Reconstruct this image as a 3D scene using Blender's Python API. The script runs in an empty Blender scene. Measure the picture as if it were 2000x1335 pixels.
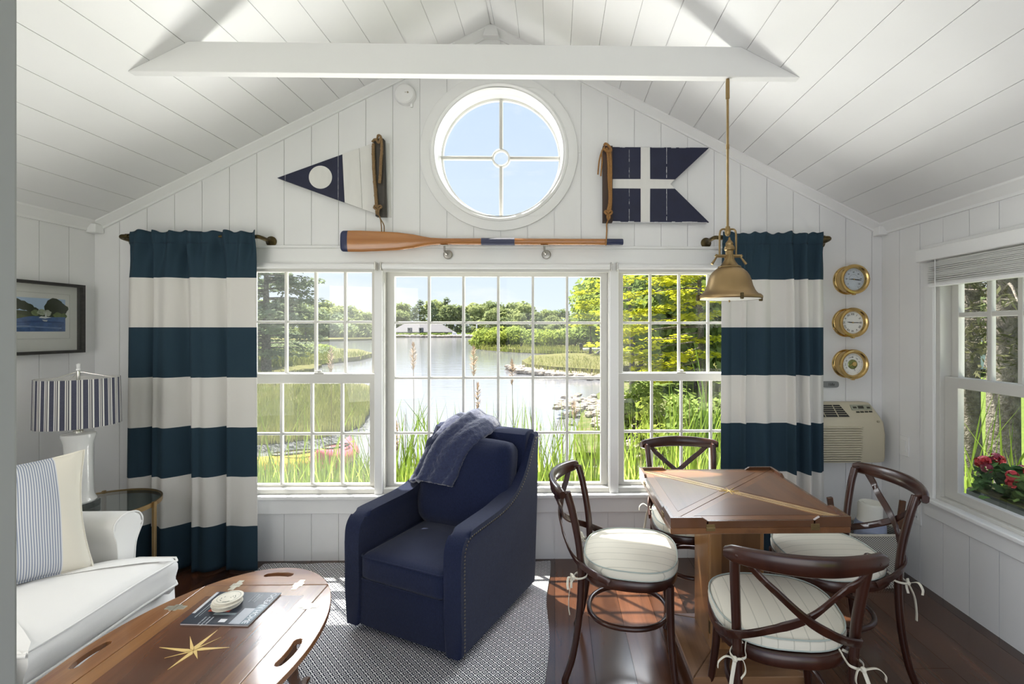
import bpy, bmesh, math, random
from mathutils import Vector, Matrix, noise
from mathutils.geometry import tessellate_polygon
PI = math.pi
random.seed(7)
SC = bpy.context.scene
COL = SC.collection
# ------------------------------------------------------------------ camera
EYE = 1.45; YAW = math.radians(.95); FPX = 913.0; CX = 1099.0; CY = 645.0
cd = bpy.data.cameras.new('camera'); cam = bpy.data.objects.new('camera', cd); COL.objects.link(cam)
cd.sensor_width = 36; cd.lens = 36 * FPX / 2000
cd.shift_x = (1000 - CX) / 2000; cd.shift_y = (CY - 667.5) / 2000
cd.clip_start = .02; cd.clip_end = 3000
cam.location = (0, 0, EYE); cam.rotation_euler = (PI / 2, 0, -YAW)
SC.camera = cam
SC.view_settings.view_transform = 'Standard'; SC.view_settings.look = 'None'
SC.view_settings.gamma = 1; SC.view_settings.use_curve_mapping = False
SC.view_settings.exposure = 0.42
# ------------------------------------------------------------------ sky
wd = bpy.data.worlds.new('world'); SC.world = wd; wd.use_nodes = True
def build_world():
    nt = wd.node_tree; nt.nodes.clear(); N = nt.nodes.new; L = nt.links.new
    out = N('ShaderNodeOutputWorld'); bg = N('ShaderNodeBackground'); tc = N('ShaderNodeTexCoord')
    sep = N('ShaderNodeSeparateXYZ'); L(tc.outputs['Generated'], sep.inputs[0])
    cr = N('ShaderNodeValToRGB'); L(sep.outputs['Z'], cr.inputs[0])
    e = cr.color_ramp.elements
    e[0].position = 0; e[0].color = (.80, .88, .98, 1)
    e[1].position = .9; e[1].color = (.34, .50, .86, 1)
    k = cr.color_ramp.elements.new(.12); k.color = (.70, .81, .97, 1)
    k = cr.color_ramp.elements.new(.5); k.color = (.56, .70, .97, 1)
    mp = N('ShaderNodeMapping'); mp.inputs['Scale'].default_value = (1.6, 1.6, 5.0); mp.inputs['Location'].default_value = (.35, .1, .55)
    L(tc.outputs['Generated'], mp.inputs[0])
    nz = N('ShaderNodeTexNoise'); nz.inputs['Scale'].default_value = 1.7; nz.inputs['Detail'].default_value = 7; nz.inputs['Roughness'].default_value = .58
    L(mp.outputs[0], nz.inputs['Vector'])
    c2 = N('ShaderNodeValToRGB'); c2.color_ramp.elements[0].position = .50; c2.color_ramp.elements[1].position = .68
    L(nz.outputs['Fac'], c2.inputs[0])
    mx = N('ShaderNodeMix'); mx.data_type = 'RGBA'; L(c2.outputs[0], mx.inputs['Factor'])
    L(cr.outputs[0], mx.inputs['A']); mx.inputs['B'].default_value = (.93, .95, 1.0, 1)
    L(mx.outputs['Result'], bg.inputs[0]); bg.inputs[1].default_value = .88
    L(bg.outputs[0], out.inputs[0])
build_world()
# ------------------------------------------------------------------ sun and lamps
def sun():
    l = bpy.data.lights.new('sun', 'SUN'); o = bpy.data.objects.new('sun', l); COL.objects.link(o)
    l.energy = 15.5; l.angle = math.radians(.6); l.color = (1, .95, .86)
    o.rotation_euler = Vector((1.0, -1, -2.35)).to_track_quat('-Z', 'Y').to_euler(); o.location = (-8, 12, 25)
sun()
def area(name, loc, d, sx, sy, e, c=(1, .98, .95)):
    l = bpy.data.lights.new(name, 'AREA'); o = bpy.data.objects.new(name, l); COL.objects.link(o)
    l.shape = 'RECTANGLE'; l.size = sx; l.size_y = sy; l.energy = e; l.color = c
    o.location = loc; o.rotation_euler = Vector(d).to_track_quat('-Z', 'Y').to_euler()
# added fill lamps, out of view, standing in for bounced light and daylight
area('added_ground_fill', (-.4, 3.75, -.05), (0, -.55, 1), 4.2, 1.1, 205, (1, .985, .95))  # added below the sills to brighten the ceiling, like ground bounce
area('added_sky_fill', (-2.6, 4.6, 2.9), (.25, -1, -.55), 2.4, 1.3, 160, (.93, .96, 1))  # added pair above the windows, extra to the sky itself
area('added_sky_fill', (1.9, 4.6, 2.9), (-.25, -1, -.55), 2.4, 1.3, 160, (.93, .96, 1))
area('added_side_fill', (2.75, 2.0, .1), (-1, 0, .9), 1.1, .8, 85, (1, .98, .95))  # added outside the right wall window, aimed up and in
area('added_doorway_fill', (.3, -.6, 1.0), (0, 1, .02), 1.6, 1.4, 9)  # added behind the camera as general fill
area('added_sofa_end_fill', (-1.82, .60, 1.30), (.45, 1, .02), 1.5, 1.3, 15)  # added fill out of view; no real lamp stands here

# ------------------------------------------------------------------ pixel helpers (where a sight line of the photo meets a plane of the place)
def _ray(px, py):
    r = (px - CX) / FPX; u = (CY - py) / FPX
    return (r * math.cos(YAW) + math.sin(YAW), math.cos(YAW) - r * math.sin(YAW), u)
def at(px, py, Y):
    d = _ray(px, py); t = Y / d[1]; return Vector((d[0] * t, Y, EYE + d[2] * t))
def gr(px, py, z):
    d = _ray(px, py); t = (z - EYE) / d[2]; return Vector((d[0] * t, d[1] * t, z))
def atx(px, py, X):
    d = _ray(px, py); t = X / d[0]; return Vector((X, d[1] * t, EYE + d[2] * t))

# ------------------------------------------------------------------ materials
MT = {}
def mat(name, col, rough=.5, metal=0, noise_amt=.0, nscale=20, bump=0, bscale=80, spec=.5, trans=0, coat=0, sheen=0, stretch=(1, 1, 1)):
    if name in MT: return MT[name]
    m = bpy.data.materials.new(name); m.use_nodes = True; nt = m.node_tree; b = nt.nodes['Principled BSDF']
    N = nt.nodes.new; L = nt.links.new
    b.inputs['Roughness'].default_value = rough; b.inputs['Metallic'].default_value = metal
    b.inputs['Specular IOR Level'].default_value = spec; b.inputs['Coat Weight'].default_value = coat
    b.inputs['Coat Roughness'].default_value = .15; b.inputs['Sheen Weight'].default_value = sheen
    tc = N('ShaderNodeTexCoord'); mp = N('ShaderNodeMapping'); mp.inputs['Scale'].default_value = stretch
    L(tc.outputs['Object'], mp.inputs[0])
    nz = N('ShaderNodeTexNoise'); nz.inputs['Scale'].default_value = nscale; nz.inputs['Detail'].default_value = 4
    L(mp.outputs[0], nz.inputs['Vector'])
    mx = N('ShaderNodeMix'); mx.data_type = 'RGBA'
    a = max(noise_amt, .02)
    mx.inputs['A'].default_value = (*[c * (1 - a) for c in col], 1); mx.inputs['B'].default_value = (*[min(1, c * (1 + a)) for c in col], 1)
    L(nz.outputs['Fac'], mx.inputs['Factor']); L(mx.outputs['Result'], b.inputs['Base Color'])
    if bump:
        n2 = N('ShaderNodeTexNoise'); n2.inputs['Scale'].default_value = bscale; n2.inputs['Detail'].default_value = 3; L(mp.outputs[0], n2.inputs['Vector'])
        bp = N('ShaderNodeBump'); bp.inputs['Strength'].default_value = bump; bp.inputs['Distance'].default_value = .003
        L(n2.outputs['Fac'], bp.inputs['Height']); L(bp.outputs[0], b.inputs['Normal'])
    if trans:
        out = nt.nodes['Material Output']; tr = N('ShaderNodeBsdfTranslucent'); ms = N('ShaderNodeMixShader'); ms.inputs[0].default_value = trans
        L(mx.outputs['Result'], tr.inputs[0]); L(b.outputs[0], ms.inputs[1]); L(tr.outputs[0], ms.inputs[2]); L(ms.outputs[0], out.inputs[0])
    MT[name] = m; return m
def wood(name, c1, c2, rough=.3, axis='Y', scale=9, coat=.0, fine=1.0, plank=0, spec=.5):
    m = bpy.data.materials.new(name); m.use_nodes = True; nt = m.node_tree; b = nt.nodes['Principled BSDF']; N = nt.nodes.new; L = nt.links.new
    tc = N('ShaderNodeTexCoord'); mp = N('ShaderNodeMapping')
    s = {'X': (.07, 1, 1), 'Y': (1, .07, 1), 'Z': (1, 1, .07)}[axis]; mp.inputs['Scale'].default_value = [k * scale for k in s]
    L(tc.outputs['Object'], mp.inputs[0])
    vec = mp.outputs[0]
    if plank:      # every plank its own piece of tree: shift the grain and tint per plank
        sp = N('ShaderNodeSeparateXYZ'); L(tc.outputs['Object'], sp.inputs[0])
        dv = N('ShaderNodeMath'); dv.operation = 'DIVIDE'; dv.inputs[1].default_value = plank; L(sp.outputs['X'], dv.inputs[0])
        fl = N('ShaderNodeMath'); fl.operation = 'FLOOR'; L(dv.outputs[0], fl.inputs[0])
        wn = N('ShaderNodeTexWhiteNoise'); wn.noise_dimensions = '1D'; L(fl.outputs[0], wn.inputs['W'])
        ad = N('ShaderNodeVectorMath'); ad.operation = 'MULTIPLY_ADD'; L(wn.outputs['Color'], ad.inputs[0]); ad.inputs[1].default_value = (30, 30, 30); L(mp.outputs[0], ad.inputs[2])
        vec = ad.outputs[0]
    nz = N('ShaderNodeTexNoise'); nz.inputs['Scale'].default_value = 1.0; nz.inputs['Detail'].default_value = 8; nz.inputs['Roughness'].default_value = .62; nz.inputs['Distortion'].default_value = .7
    L(vec, nz.inputs['Vector'])
    cr = N('ShaderNodeValToRGB'); cr.color_ramp.elements[0].position = .34; cr.color_ramp.elements[1].position = .68
    cr.color_ramp.elements[0].color = (*c1, 1); cr.color_ramp.elements[1].color = (*c2, 1); L(nz.outputs['Fac'], cr.inputs[0])
    res = cr.outputs[0]
    if plank:
        hs = N('ShaderNodeHueSaturation'); mr = N('ShaderNodeMapRange'); L(wn.outputs['Value'], mr.inputs[0]); mr.inputs[3].default_value = .65; mr.inputs[4].default_value = 1.3
        L(mr.outputs[0], hs.inputs['Value']); L(res, hs.inputs['Color']); res = hs.outputs[0]
    L(res, b.inputs['Base Color']); b.inputs['Roughness'].default_value = rough; b.inputs['Coat Weight'].default_value = coat; b.inputs['Coat Roughness'].default_value = .12
    b.inputs['Specular IOR Level'].default_value = spec
    bp = N('ShaderNodeBump'); bp.inputs['Strength'].default_value = .12 * fine; bp.inputs['Distance'].default_value = .002; L(nz.outputs['Fac'], bp.inputs['Height']); L(bp.outputs[0], b.inputs['Normal'])
    MT[name] = m; return m
def stripes(name, fn_nodes, rough=.85, trans=0, bump=.15, bscale=600):
    m = bpy.data.materials.new(name); m.use_nodes = True; nt = m.node_tree; b = nt.nodes['Principled BSDF']
    c = fn_nodes(nt); nt.links.new(c, b.inputs['Base Color']); b.inputs['Roughness'].default_value = rough; b.inputs['Specular IOR Level'].default_value = .2
    tc = nt.nodes.new('ShaderNodeTexCoord'); nz = nt.nodes.new('ShaderNodeTexNoise'); nz.inputs['Scale'].default_value = bscale
    nt.links.new(tc.outputs['Object'], nz.inputs['Vector']); bp = nt.nodes.new('ShaderNodeBump'); bp.inputs['Strength'].default_value = bump; bp.inputs['Distance'].default_value = .002
    nt.links.new(nz.outputs['Fac'], bp.inputs['Height']); nt.links.new(bp.outputs[0], b.inputs['Normal'])
    if trans:
        out = nt.nodes['Material Output']; tr = nt.nodes.new('ShaderNodeBsdfTranslucent'); ms = nt.nodes.new('ShaderNodeMixShader'); ms.inputs[0].default_value = trans
        nt.links.new(c, tr.inputs[0]); nt.links.new(b.outputs[0], ms.inputs[1]); nt.links.new(tr.outputs[0], ms.inputs[2]); nt.links.new(ms.outputs[0], out.inputs[0])
    MT[name] = m; return m
def M_(nt, op, a, b=None, c=None):
    n = nt.nodes.new('ShaderNodeMath'); n.operation = op
    for i, v in enumerate((a, b, c)):
        if v is None: continue
        if hasattr(v, 'links'): nt.links.new(v, n.inputs[i])
        else: n.inputs[i].default_value = v
    return n.outputs[0]
def XYZ(nt):
    tc = nt.nodes.new('ShaderNodeTexCoord'); s = nt.nodes.new('ShaderNodeSeparateXYZ'); nt.links.new(tc.outputs['Object'], s.inputs[0]); return s.outputs
def MIX(nt, f, a, b):
    n = nt.nodes.new('ShaderNodeMix'); n.data_type = 'RGBA'; nt.links.new(f, n.inputs['Factor'])
    for k, v in (('A', a), ('B', b)):
        if hasattr(v, 'links'): nt.links.new(v, n.inputs[k])
        else: n.inputs[k].default_value = (*v, 1)
    return n.outputs['Result']

WHITE = mat('white_paint', (.80, .80, .795), .42, noise_amt=.015, nscale=6)
WHITE2 = mat('white_trim_paint', (.82, .82, .81), .32, noise_amt=.015, nscale=6)
VINYL = mat('cream_vinyl', (.62, .61, .57), .35)
NAVYW = mat('navy_painted_wood', (.009, .012, .040), .6, noise_amt=.35, nscale=14, bump=.3, bscale=60)
WHITEW = mat('white_painted_wood', (.72, .71, .68), .5, noise_amt=.06, nscale=30, bump=.2, bscale=60, stretch=(1, 1, .2))
CHIP = mat('chipped_white_edge', (.62, .62, .64), .7, noise_amt=.3, nscale=60)
BROWNB = wood('brown_batten_wood', (.03, .017, .012), (.085, .045, .03), .6, 'Z', 14)
GREYB = wood('weathered_batten_wood', (.03, .028, .025), (.1, .085, .07), .7, 'Z', 14)
ROPE = mat('tan_rope', (.34, .17, .055), .85, noise_amt=.5, nscale=150, bump=.9, bscale=260)
ROPE2 = mat('worn_rope', (.24, .15, .07), .85, noise_amt=.5, nscale=150, bump=.9, bscale=260)
OAR = wood('varnished_oar_wood', (.32, .12, .03), (.48, .205, .055), .25, 'X', 10, coat=.6)
NAVYP = mat('navy_gloss_paint', (.022, .03, .085), .3)
ABRASS = mat('aged_brass', (.30, .21, .10), .38, metal=1, noise_amt=.3, nscale=25)
DBRASS = mat('dark_bronze', (.10, .075, .035), .45, metal=1, noise_amt=.5, nscale=60, bump=.4, bscale=120)
BRASS = mat('polished_brass', (.62, .43, .17), .20, metal=1, noise_amt=.08, nscale=20)
SATIN = mat('satin_brass', (.42, .29, .14), .34, metal=1, noise_amt=.1)
NICKEL = mat('brushed_nickel', (.38, .36, .33), .32, metal=1, noise_amt=.1)
CHROME = mat('plated_steel', (.75, .73, .68), .25, metal=1, noise_amt=.1)
BLACK = mat('black_plastic', (.012, .012, .012), .5)
DIALW = mat('white_dial', (.78, .78, .74), .5)
DIALB = mat('pale_blue_dial', (.50, .55, .60), .5, noise_amt=.15, nscale=160)
BEIGE = mat('beige_plastic', (.56, .51, .38), .42, noise_amt=.03)
BEIGED = mat('beige_plastic_button', (.34, .31, .23), .5)
DARKW = wood('dark_bentwood', (.022, .006, .0035), (.062, .019, .010), .28, 'Z', 7, coat=.2, fine=.5)
TEAK = wood('sheesham_table_wood', (.13, .050, .018), (.26, .11, .040), .30, 'Y', 6, coat=.2)
TEAKX = wood('mahogany_side_grain', (.075, .030, .012), (.15, .06, .024), .26, 'X', 6, coat=.4)
PEDW = wood('honey_pedestal_wood', (.22, .105, .038), (.40, .21, .08), .28, 'Z', 8, coat=.4)
ACACIA = wood('acacia_coffee_table_wood', (.14, .055, .020), (.33, .155, .054), .22, 'Y', 7, coat=.6)
ACACIAD = wood('acacia_centre_panel', (.070, .025, .011), (.155, .058, .022), .25, 'Y', 9, coat=.5)
INLAY = wood('pale_satinwood_inlay', (.62, .44, .16), (.80, .62, .30), .25, 'Y', 20, coat=.4)
FLOORW = wood('dark_walnut_floor', (.032, .012, .006), (.125, .050, .024), .20, 'Y', 7, coat=.35, plank=.17)
SLIP = mat('white_slipcover', (.80, .79, .765), .9, noise_amt=.03, nscale=6, bump=.12, bscale=500, spec=.2, sheen=.2)
CERAMIC = mat('white_glazed_ceramic', (.80, .80, .78), .12, coat=.5)
ACRYL = None
NAVYF = mat('indigo_linen', (.011, .0165, .048), .92, noise_amt=.55, nscale=240, bump=.5, bscale=700, spec=.12, sheen=.14, stretch=(1, 1, .35))
FLEECE = mat('blue_fleece', (.030, .038, .088), 1, noise_amt=.45, nscale=90, bump=1.0, bscale=170, spec=.1, sheen=.6)
CREAMF = mat('cream_cotton', (.78, .74, .64), .9, noise_amt=.03, bump=.15, bscale=500, spec=.2)
PIPE = mat('grey_green_piping', (.42, .47, .43), .9)
def pane_shader(name, col, base=.04, rough=0.0):
    """thin pane: transparent, with a reflection that grows towards grazing angles"""
    m = bpy.data.materials.new(name); m.use_nodes = True; nt = m.node_tree; nt.nodes.clear(); N = nt.nodes.new; L = nt.links.new
    o = N('ShaderNodeOutputMaterial'); t = N('ShaderNodeBsdfTransparent'); g = N('ShaderNodeBsdfGlossy'); g.inputs['Roughness'].default_value = rough
    t.inputs[0].default_value = (*col, 1); geo = N('ShaderNodeNewGeometry'); dt = N('ShaderNodeVectorMath'); dt.operation = 'DOT_PRODUCT'
    L(geo.outputs['Incoming'], dt.inputs[0]); L(geo.outputs['Normal'], dt.inputs[1])
    f = M_(nt, 'MULTIPLY_ADD', M_(nt, 'POWER', M_(nt, 'SUBTRACT', 1.0, M_(nt, 'ABSOLUTE', dt.outputs['Value'])), 4.0), 1 - base, base)
    mx = N('ShaderNodeMixShader'); L(f, mx.inputs[0]); L(t.outputs[0], mx.inputs[1]); L(g.outputs[0], mx.inputs[2]); L(mx.outputs[0], o.inputs[0]); return m
GLASS = pane_shader('clear_glass_pane', (.985, .99, .985), .025)
SMOKEG = pane_shader('smoked_table_glass', (.72, .76, .73), .12, .02); ACRYL = pane_shader('clear_acrylic', (.70, .72, .72), .12, .02)
def screen_mat():
    m = bpy.data.materials.new('insect_screen_mesh'); m.use_nodes = True; nt = m.node_tree; nt.nodes.clear(); N = nt.nodes.new; L = nt.links.new
    o = N('ShaderNodeOutputMaterial'); t = N('ShaderNodeBsdfTransparent'); g = N('ShaderNodeBsdfDiffuse'); g.inputs[0].default_value = (.25, .26, .25, 1)
    tr = N('ShaderNodeBsdfTranslucent'); tr.inputs[0].default_value = (.25, .26, .25, 1); m2 = N('ShaderNodeMixShader'); m2.inputs[0].default_value = .5
    L(g.outputs[0], m2.inputs[1]); L(tr.outputs[0], m2.inputs[2])
    mx = N('ShaderNodeMixShader'); mx.inputs[0].default_value = .07; L(t.outputs[0], mx.inputs[1]); L(m2.outputs[0], mx.inputs[2]); L(mx.outputs[0], o.inputs[0]); return m
SCREEN = screen_mat()

# ------------------------------------------------------------------ mesh helpers
def NB(): return bmesh.new()
def link(name, bm, m, parent=None, loc=None, smooth=False, rot=None, mods=None):
    bmesh.ops.recalc_face_normals(bm, faces=bm.faces[:])
    me = bpy.data.meshes.new(name); bm.to_mesh(me); bm.free()
    for x in (m if isinstance(m, (list, tuple)) else [m]): me.materials.append(x)
    if smooth:
        for p in me.polygons: p.use_smooth = True
        try: me.set_sharp_from_angle(angle=math.radians(smooth if smooth is not True else 40))
        except Exception: pass
    o = bpy.data.objects.new(name, me); COL.objects.link(o)
    if parent is not None: o.parent = parent
    if loc is not None: o.location = loc
    if rot is not None: o.rotation_euler = rot
    return o
def box(bm, x0, x1, y0, y1, z0, z1, bev=0, seg=2, mi=0):
    r = bmesh.ops.create_cube(bm, size=1)
    vs = r['verts']
    for v in vs: v.co = Vector(((x0 + x1) / 2 + v.co.x * (x1 - x0), (y0 + y1) / 2 + v.co.y * (y1 - y0), (z0 + z1) / 2 + v.co.z * (z1 - z0)))
    fs = set(f for v in vs for f in v.link_faces)
    for f in fs: f.material_index = mi
    if bev:
        es = list(set(e for v in vs for e in v.link_edges)); bmesh.ops.bevel(bm, geom=es, offset=bev, segments=seg, profile=.5, affect='EDGES')
    return vs
def prism(bm, pts, a, b, axis='y', bev=0, seg=2, mi=0):
    def P(p, t): return {'y': (p[0], t, p[1]), 'x': (t, p[0], p[1]), 'z': (p[0], p[1], t)}[axis]
    v0 = [bm.verts.new(P(p, a)) for p in pts]; v1 = [bm.verts.new(P(p, b)) for p in pts]
    n = len(pts); fs = [bm.faces.new(v0), bm.faces.new(v1[::-1])]
    for i in range(n): fs.append(bm.faces.new((v0[i], v1[i], v1[(i + 1) % n], v0[(i + 1) % n])))
    for f in fs: f.material_index = mi
    if bev:
        es = list(set(fs[0].edges) | set(fs[1].edges)); bmesh.ops.bevel(bm, geom=es, offset=bev, segments=seg, profile=.5, affect='EDGES')
def frames(pts, closed=False):
    pts = [Vector(p) for p in pts]; n = len(pts); T = []
    for i in range(n):
        if closed: t = pts[(i + 1) % n] - pts[i - 1]
        else: t = pts[min(i + 1, n - 1)] - pts[max(i - 1, 0)]
        T.append(t.normalized() if t.length > 1e-9 else Vector((0, 0, 1)))
    up = Vector((0, 0, 1)) if abs(T[0].z) < .9 else Vector((0, 1, 0))
    nrm = (up - T[0] * up.dot(T[0])).normalized(); out = []
    for i in range(n):
        nrm = (nrm - T[i] * nrm.dot(T[i]))
        nrm = nrm.normalized() if nrm.length > 1e-6 else T[i].orthogonal().normalized()
        out.append((pts[i], nrm.copy(), T[i].cross(nrm)))
    return out
def tube(bm, pts, r, n=10, closed=False, flat=1.0, cap=True, updir=None, mi=0):
    fr = frames(pts, closed); rings = []
    for i, (p, a, b) in enumerate(fr):
        if updir is not None:
            t = a.cross(b); u = Vector(updir); a = (u - t * u.dot(t)).normalized(); b = t.cross(a)
        ri = r[i] if isinstance(r, (list, tuple)) else r
        rings.append([bm.verts.new(p + a * math.cos(2 * PI * k / n) * ri + b * math.sin(2 * PI * k / n) * ri * flat) for k in range(n)])
    m = len(rings)
    for i in range(m if closed else m - 1):
        A, B = rings[i], rings[(i + 1) % m]
        for k in range(n):
            f = bm.faces.new((A[k], A[(k + 1) % n], B[(k + 1) % n], B[k])); f.material_index = mi
    if cap and not closed:
        bm.faces.new(rings[0][::-1]).material_index = mi; bm.faces.new(rings[-1]).material_index = mi
def strap(bm, pts, w, t, updir=(0, 0, 1), closed=False, side=None):
    """flat bar: w along updir, t across"""
    fr = frames(pts, closed); rings = []
    for i, (p, a, b) in enumerate(fr):
        tg = a.cross(b); u = Vector(updir[i] if isinstance(updir, list) else updir); a = (u - tg * u.dot(tg)).normalized(); b = tg.cross(a)
        wi = (w[i] if isinstance(w, list) else w) / 2; ti = t / 2; c = min(ti * .6, .006)
        pr = [(wi, ti - c), (wi - c, ti), (-wi + c, ti), (-wi, ti - c), (-wi, -ti + c), (-wi + c, -ti), (wi - c, -ti), (wi, -ti + c)]
        rings.append([bm.verts.new(p + a * x + b * y) for x, y in pr])
    m = len(rings); n = 8
    for i in range(m if closed else m - 1):
        A, B = rings[i], rings[(i + 1) % m]
        for k in range(n): bm.faces.new((A[k], A[(k + 1) % n], B[(k + 1) % n], B[k]))
    if not closed: bm.faces.new(rings[0][::-1]); bm.faces.new(rings[-1])
def spline(P, n=8, closed=False):
    P = [Vector(p) for p in P]; out = []; m = len(P)
    rng = range(m) if closed else range(m - 1)
    for i in rng:
        p0 = P[i - 1] if (i > 0 or closed) else P[0] * 2 - P[1]; p1 = P[i]; p2 = P[(i + 1) % m]
        p3 = P[(i + 2) % m] if (i + 2 < m or closed) else P[-1] * 2 - P[-2]
        for k in range(n):
            t = k / n; out.append(.5 * ((2 * p1) + (p2 - p0) * t + (2 * p0 - 5 * p1 + 4 * p2 - p3) * t * t + (3 * p1 - p0 - 3 * p2 + p3) * t ** 3))
    if not closed: out.append(P[-1])
    return out
def lathe(bm, prof, n=32, c=(0, 0, 0), axis='z', mi=0, cap=True):
    c = Vector(c); rings = []
    for r, h in prof:
        ring = []
        for k in range(n):
            a = 2 * PI * k / n; x, y = r * math.cos(a), r * math.sin(a)
            ring.append(bm.verts.new(c + (Vector((x, y, h)) if axis == 'z' else Vector((x, h, y)) if axis == 'y' else Vector((h, x, y)))))
        rings.append(ring)
    for A, B in zip(rings, rings[1:]):
        for k in range(n): bm.faces.new((A[k], A[(k + 1) % n], B[(k + 1) % n], B[k])).material_index = mi
    if cap:
        if prof[0][0] > 1e-5: bm.faces.new(rings[0][::-1]).material_index = mi
        if prof[-1][0] > 1e-5: bm.faces.new(rings[-1]).material_index = mi
    return rings
def ball(bm, c, r, s=(1, 1, 1), n=10):
    rr = bmesh.ops.create_uvsphere(bm, u_segments=n, v_segments=max(6, n * 2 // 3), radius=r)
    for v in rr['verts']: v.co = Vector(c) + Vector((v.co.x * s[0], v.co.y * s[1], v.co.z * s[2]))
def plate(outer, holes, z0, z1, bev=0, axis='z'):
    """polygon with holes, given thickness; returned as bmesh. axis z: in the XY plane, y: in the XZ plane, x: in the YZ plane"""
    loops = [outer] + holes; flat = [p for l in loops for p in l]; n = len(flat)
    tris = tessellate_polygon([[Vector((p[0], p[1], 0)) for p in l] for l in loops])
    bm = bmesh.new()
    A = [bm.verts.new((p[0], p[1], z0)) for p in flat]; B = [bm.verts.new((p[0], p[1], z1)) for p in flat]
    for t in tris:
        if abs((Vector(flat[t[1]]) - Vector(flat[t[0]])).cross(Vector(flat[t[2]]) - Vector(flat[t[0]]))) < 1e-10: continue
        try: bm.faces.new([A[i] for i in t]); bm.faces.new([B[i] for i in t][::-1])
        except ValueError: pass
    i0 = 0
    for l in loops:
        m = len(l)
        for i in range(m):
            p, q = i0 + i, i0 + (i + 1) % m; bm.faces.new((A[p], B[p], B[q], A[q]))
        i0 += m
    bmesh.ops.recalc_face_normals(bm, faces=bm.faces[:])
    if bev:
        es = [e for e in bm.edges if len(e.link_faces) == 2 and abs(e.verts[0].co.z - e.verts[1].co.z) < 1e-6 and abs(e.link_faces[0].normal.dot(e.link_faces[1].normal)) < .3]
        bmesh.ops.bevel(bm, geom=es, offset=bev, segments=2, profile=.5, affect='EDGES')
    for v in bm.verts:
        x, y, z = v.co
        v.co = (x, y, z) if axis == 'z' else (x, z, y) if axis == 'y' else (z, x, y)
    return bm
def text_bm(s, size, depth=.0006, align='CENTER'):
    cu = bpy.data.curves.new('t', 'FONT'); cu.body = s; cu.size = size; cu.extrude = depth; cu.align_x = align; cu.align_y = 'CENTER'
    o = bpy.data.objects.new('t', cu); COL.objects.link(o); dg = bpy.context.evaluated_depsgraph_get(); dg.update()
    me = bpy.data.meshes.new_from_object(o.evaluated_get(dg)); bm = bmesh.new(); bm.from_mesh(me)
    bpy.data.objects.remove(o); bpy.data.curves.remove(cu); bpy.data.meshes.remove(me); return bm
def merge(dst, src, M=None):
    me = bpy.data.meshes.new('t')
    if M is not None: src.transform(M)
    src.to_mesh(me); src.free(); dst.from_mesh(me); bpy.data.meshes.remove(me)
def sup(a, b, p, n=40):
    out = []
    for k in range(n):
        t = 2 * PI * k / n; c, s = math.cos(t), math.sin(t)
        out.append((a * math.copysign(abs(c) ** (2 / p), c), b * math.copysign(abs(s) ** (2 / p), s)))
    return out
def pad(bm, a, b, z0, z1, p=3, n=40, crown=.3, shape=None):
    """soft cushion: superellipse outline, rounded edge, crowned top"""
    o = shape or sup(a, b, p, n); h = (z1 - z0); zc = (z0 + z1) / 2
    rows = [(.0, 0, -1), (.6, 0, -1), (.93, 0, -.92), (.985, 0, -.6), (1, 0, 0), (.985, 0, .6), (.93, 0, .92), (.75, crown * .6, 1), (.45, crown, 1), (.2, crown * 1.1, 1), (0, crown * 1.12, 1)]
    rings = []
    for s, cr, k in rows:
        z = zc + k * h / 2 + cr * h * (1 if k > 0 else 0)
        if s == 0: rings.append([bm.verts.new((0, 0, z))])
        else: rings.append([bm.verts.new((x * s, y * s, z)) for x, y in o])
    m = len(o)
    for A, B in zip(rings, rings[1:]):
        for k in range(m):
            if len(A) == 1: bm.faces.new((A[0], B[(k + 1) % m], B[k]))
            elif len(B) == 1: bm.faces.new((A[k], A[(k + 1) % m], B[0]))
            else: bm.faces.new((A[k], A[(k + 1) % m], B[(k + 1) % m], B[k]))
def rbox(bm, sx, sy, sz, c=(0, 0, 0), r=.04, puff=(0, 0, 0), n=10, M=None, wr=0):
    """soft upholstered block, rounded edges, faces puffed outwards"""
    c = Vector(c); vs = []
    before = set(bm.verts); r0 = bmesh.ops.create_cube(bm, size=2); es = list(set(e for v in r0['verts'] for e in v.link_edges))
    sub = bmesh.ops.subdivide_edges(bm, edges=es, cuts=n, use_grid_fill=True)
    allv = [v for v in bm.verts if v not in before]
    H = Vector((sx / 2, sy / 2, sz / 2))
    for v in allv:
        q = v.co.copy(); p = Vector((q.x * H.x, q.y * H.y, q.z * H.z))
        inner = Vector([max(-(H[i] - r), min(H[i] - r, p[i])) if H[i] > r else 0 for i in range(3)])
        d = p - inner
        if d.length > 1e-9:
            rr = [min(r, H[i]) for i in range(3)]
            dn = d.normalized(); p = inner + Vector((dn.x * rr[0], dn.y * rr[1], dn.z * rr[2])) if min(H) >= r else inner + Vector((dn.x * min(r, H.x), dn.y * min(r, H.y), dn.z * min(r, H.z)))
        for i in range(3):
            j, k = (i + 1) % 3, (i + 2) % 3
            p[i] += math.copysign(1, q[i]) * puff[i] * max(0, 1 - q[j] ** 2) * max(0, 1 - q[k] ** 2) * abs(q[i]) ** 2
        if wr:
            nn = noise.noise_vector(p * 6 + c * 3); p += nn * wr
        v.co = (M @ p if M is not None else p) + c
def empty(name, label=None, cat=None, group=None, loc=(0, 0, 0), rz=0):
    o = bpy.data.objects.new(name, None); COL.objects.link(o); o.empty_display_size = .1; o.location = loc; o.rotation_euler = (0, 0, rz)
    tag(o, label, cat, group); return o
def tag(o, label=None, cat=None, group=None, kind=None):
    if label: o['label'] = label
    if cat: o['category'] = cat
    if group: o['group'] = group
    if kind: o['kind'] = kind
    return o
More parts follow.
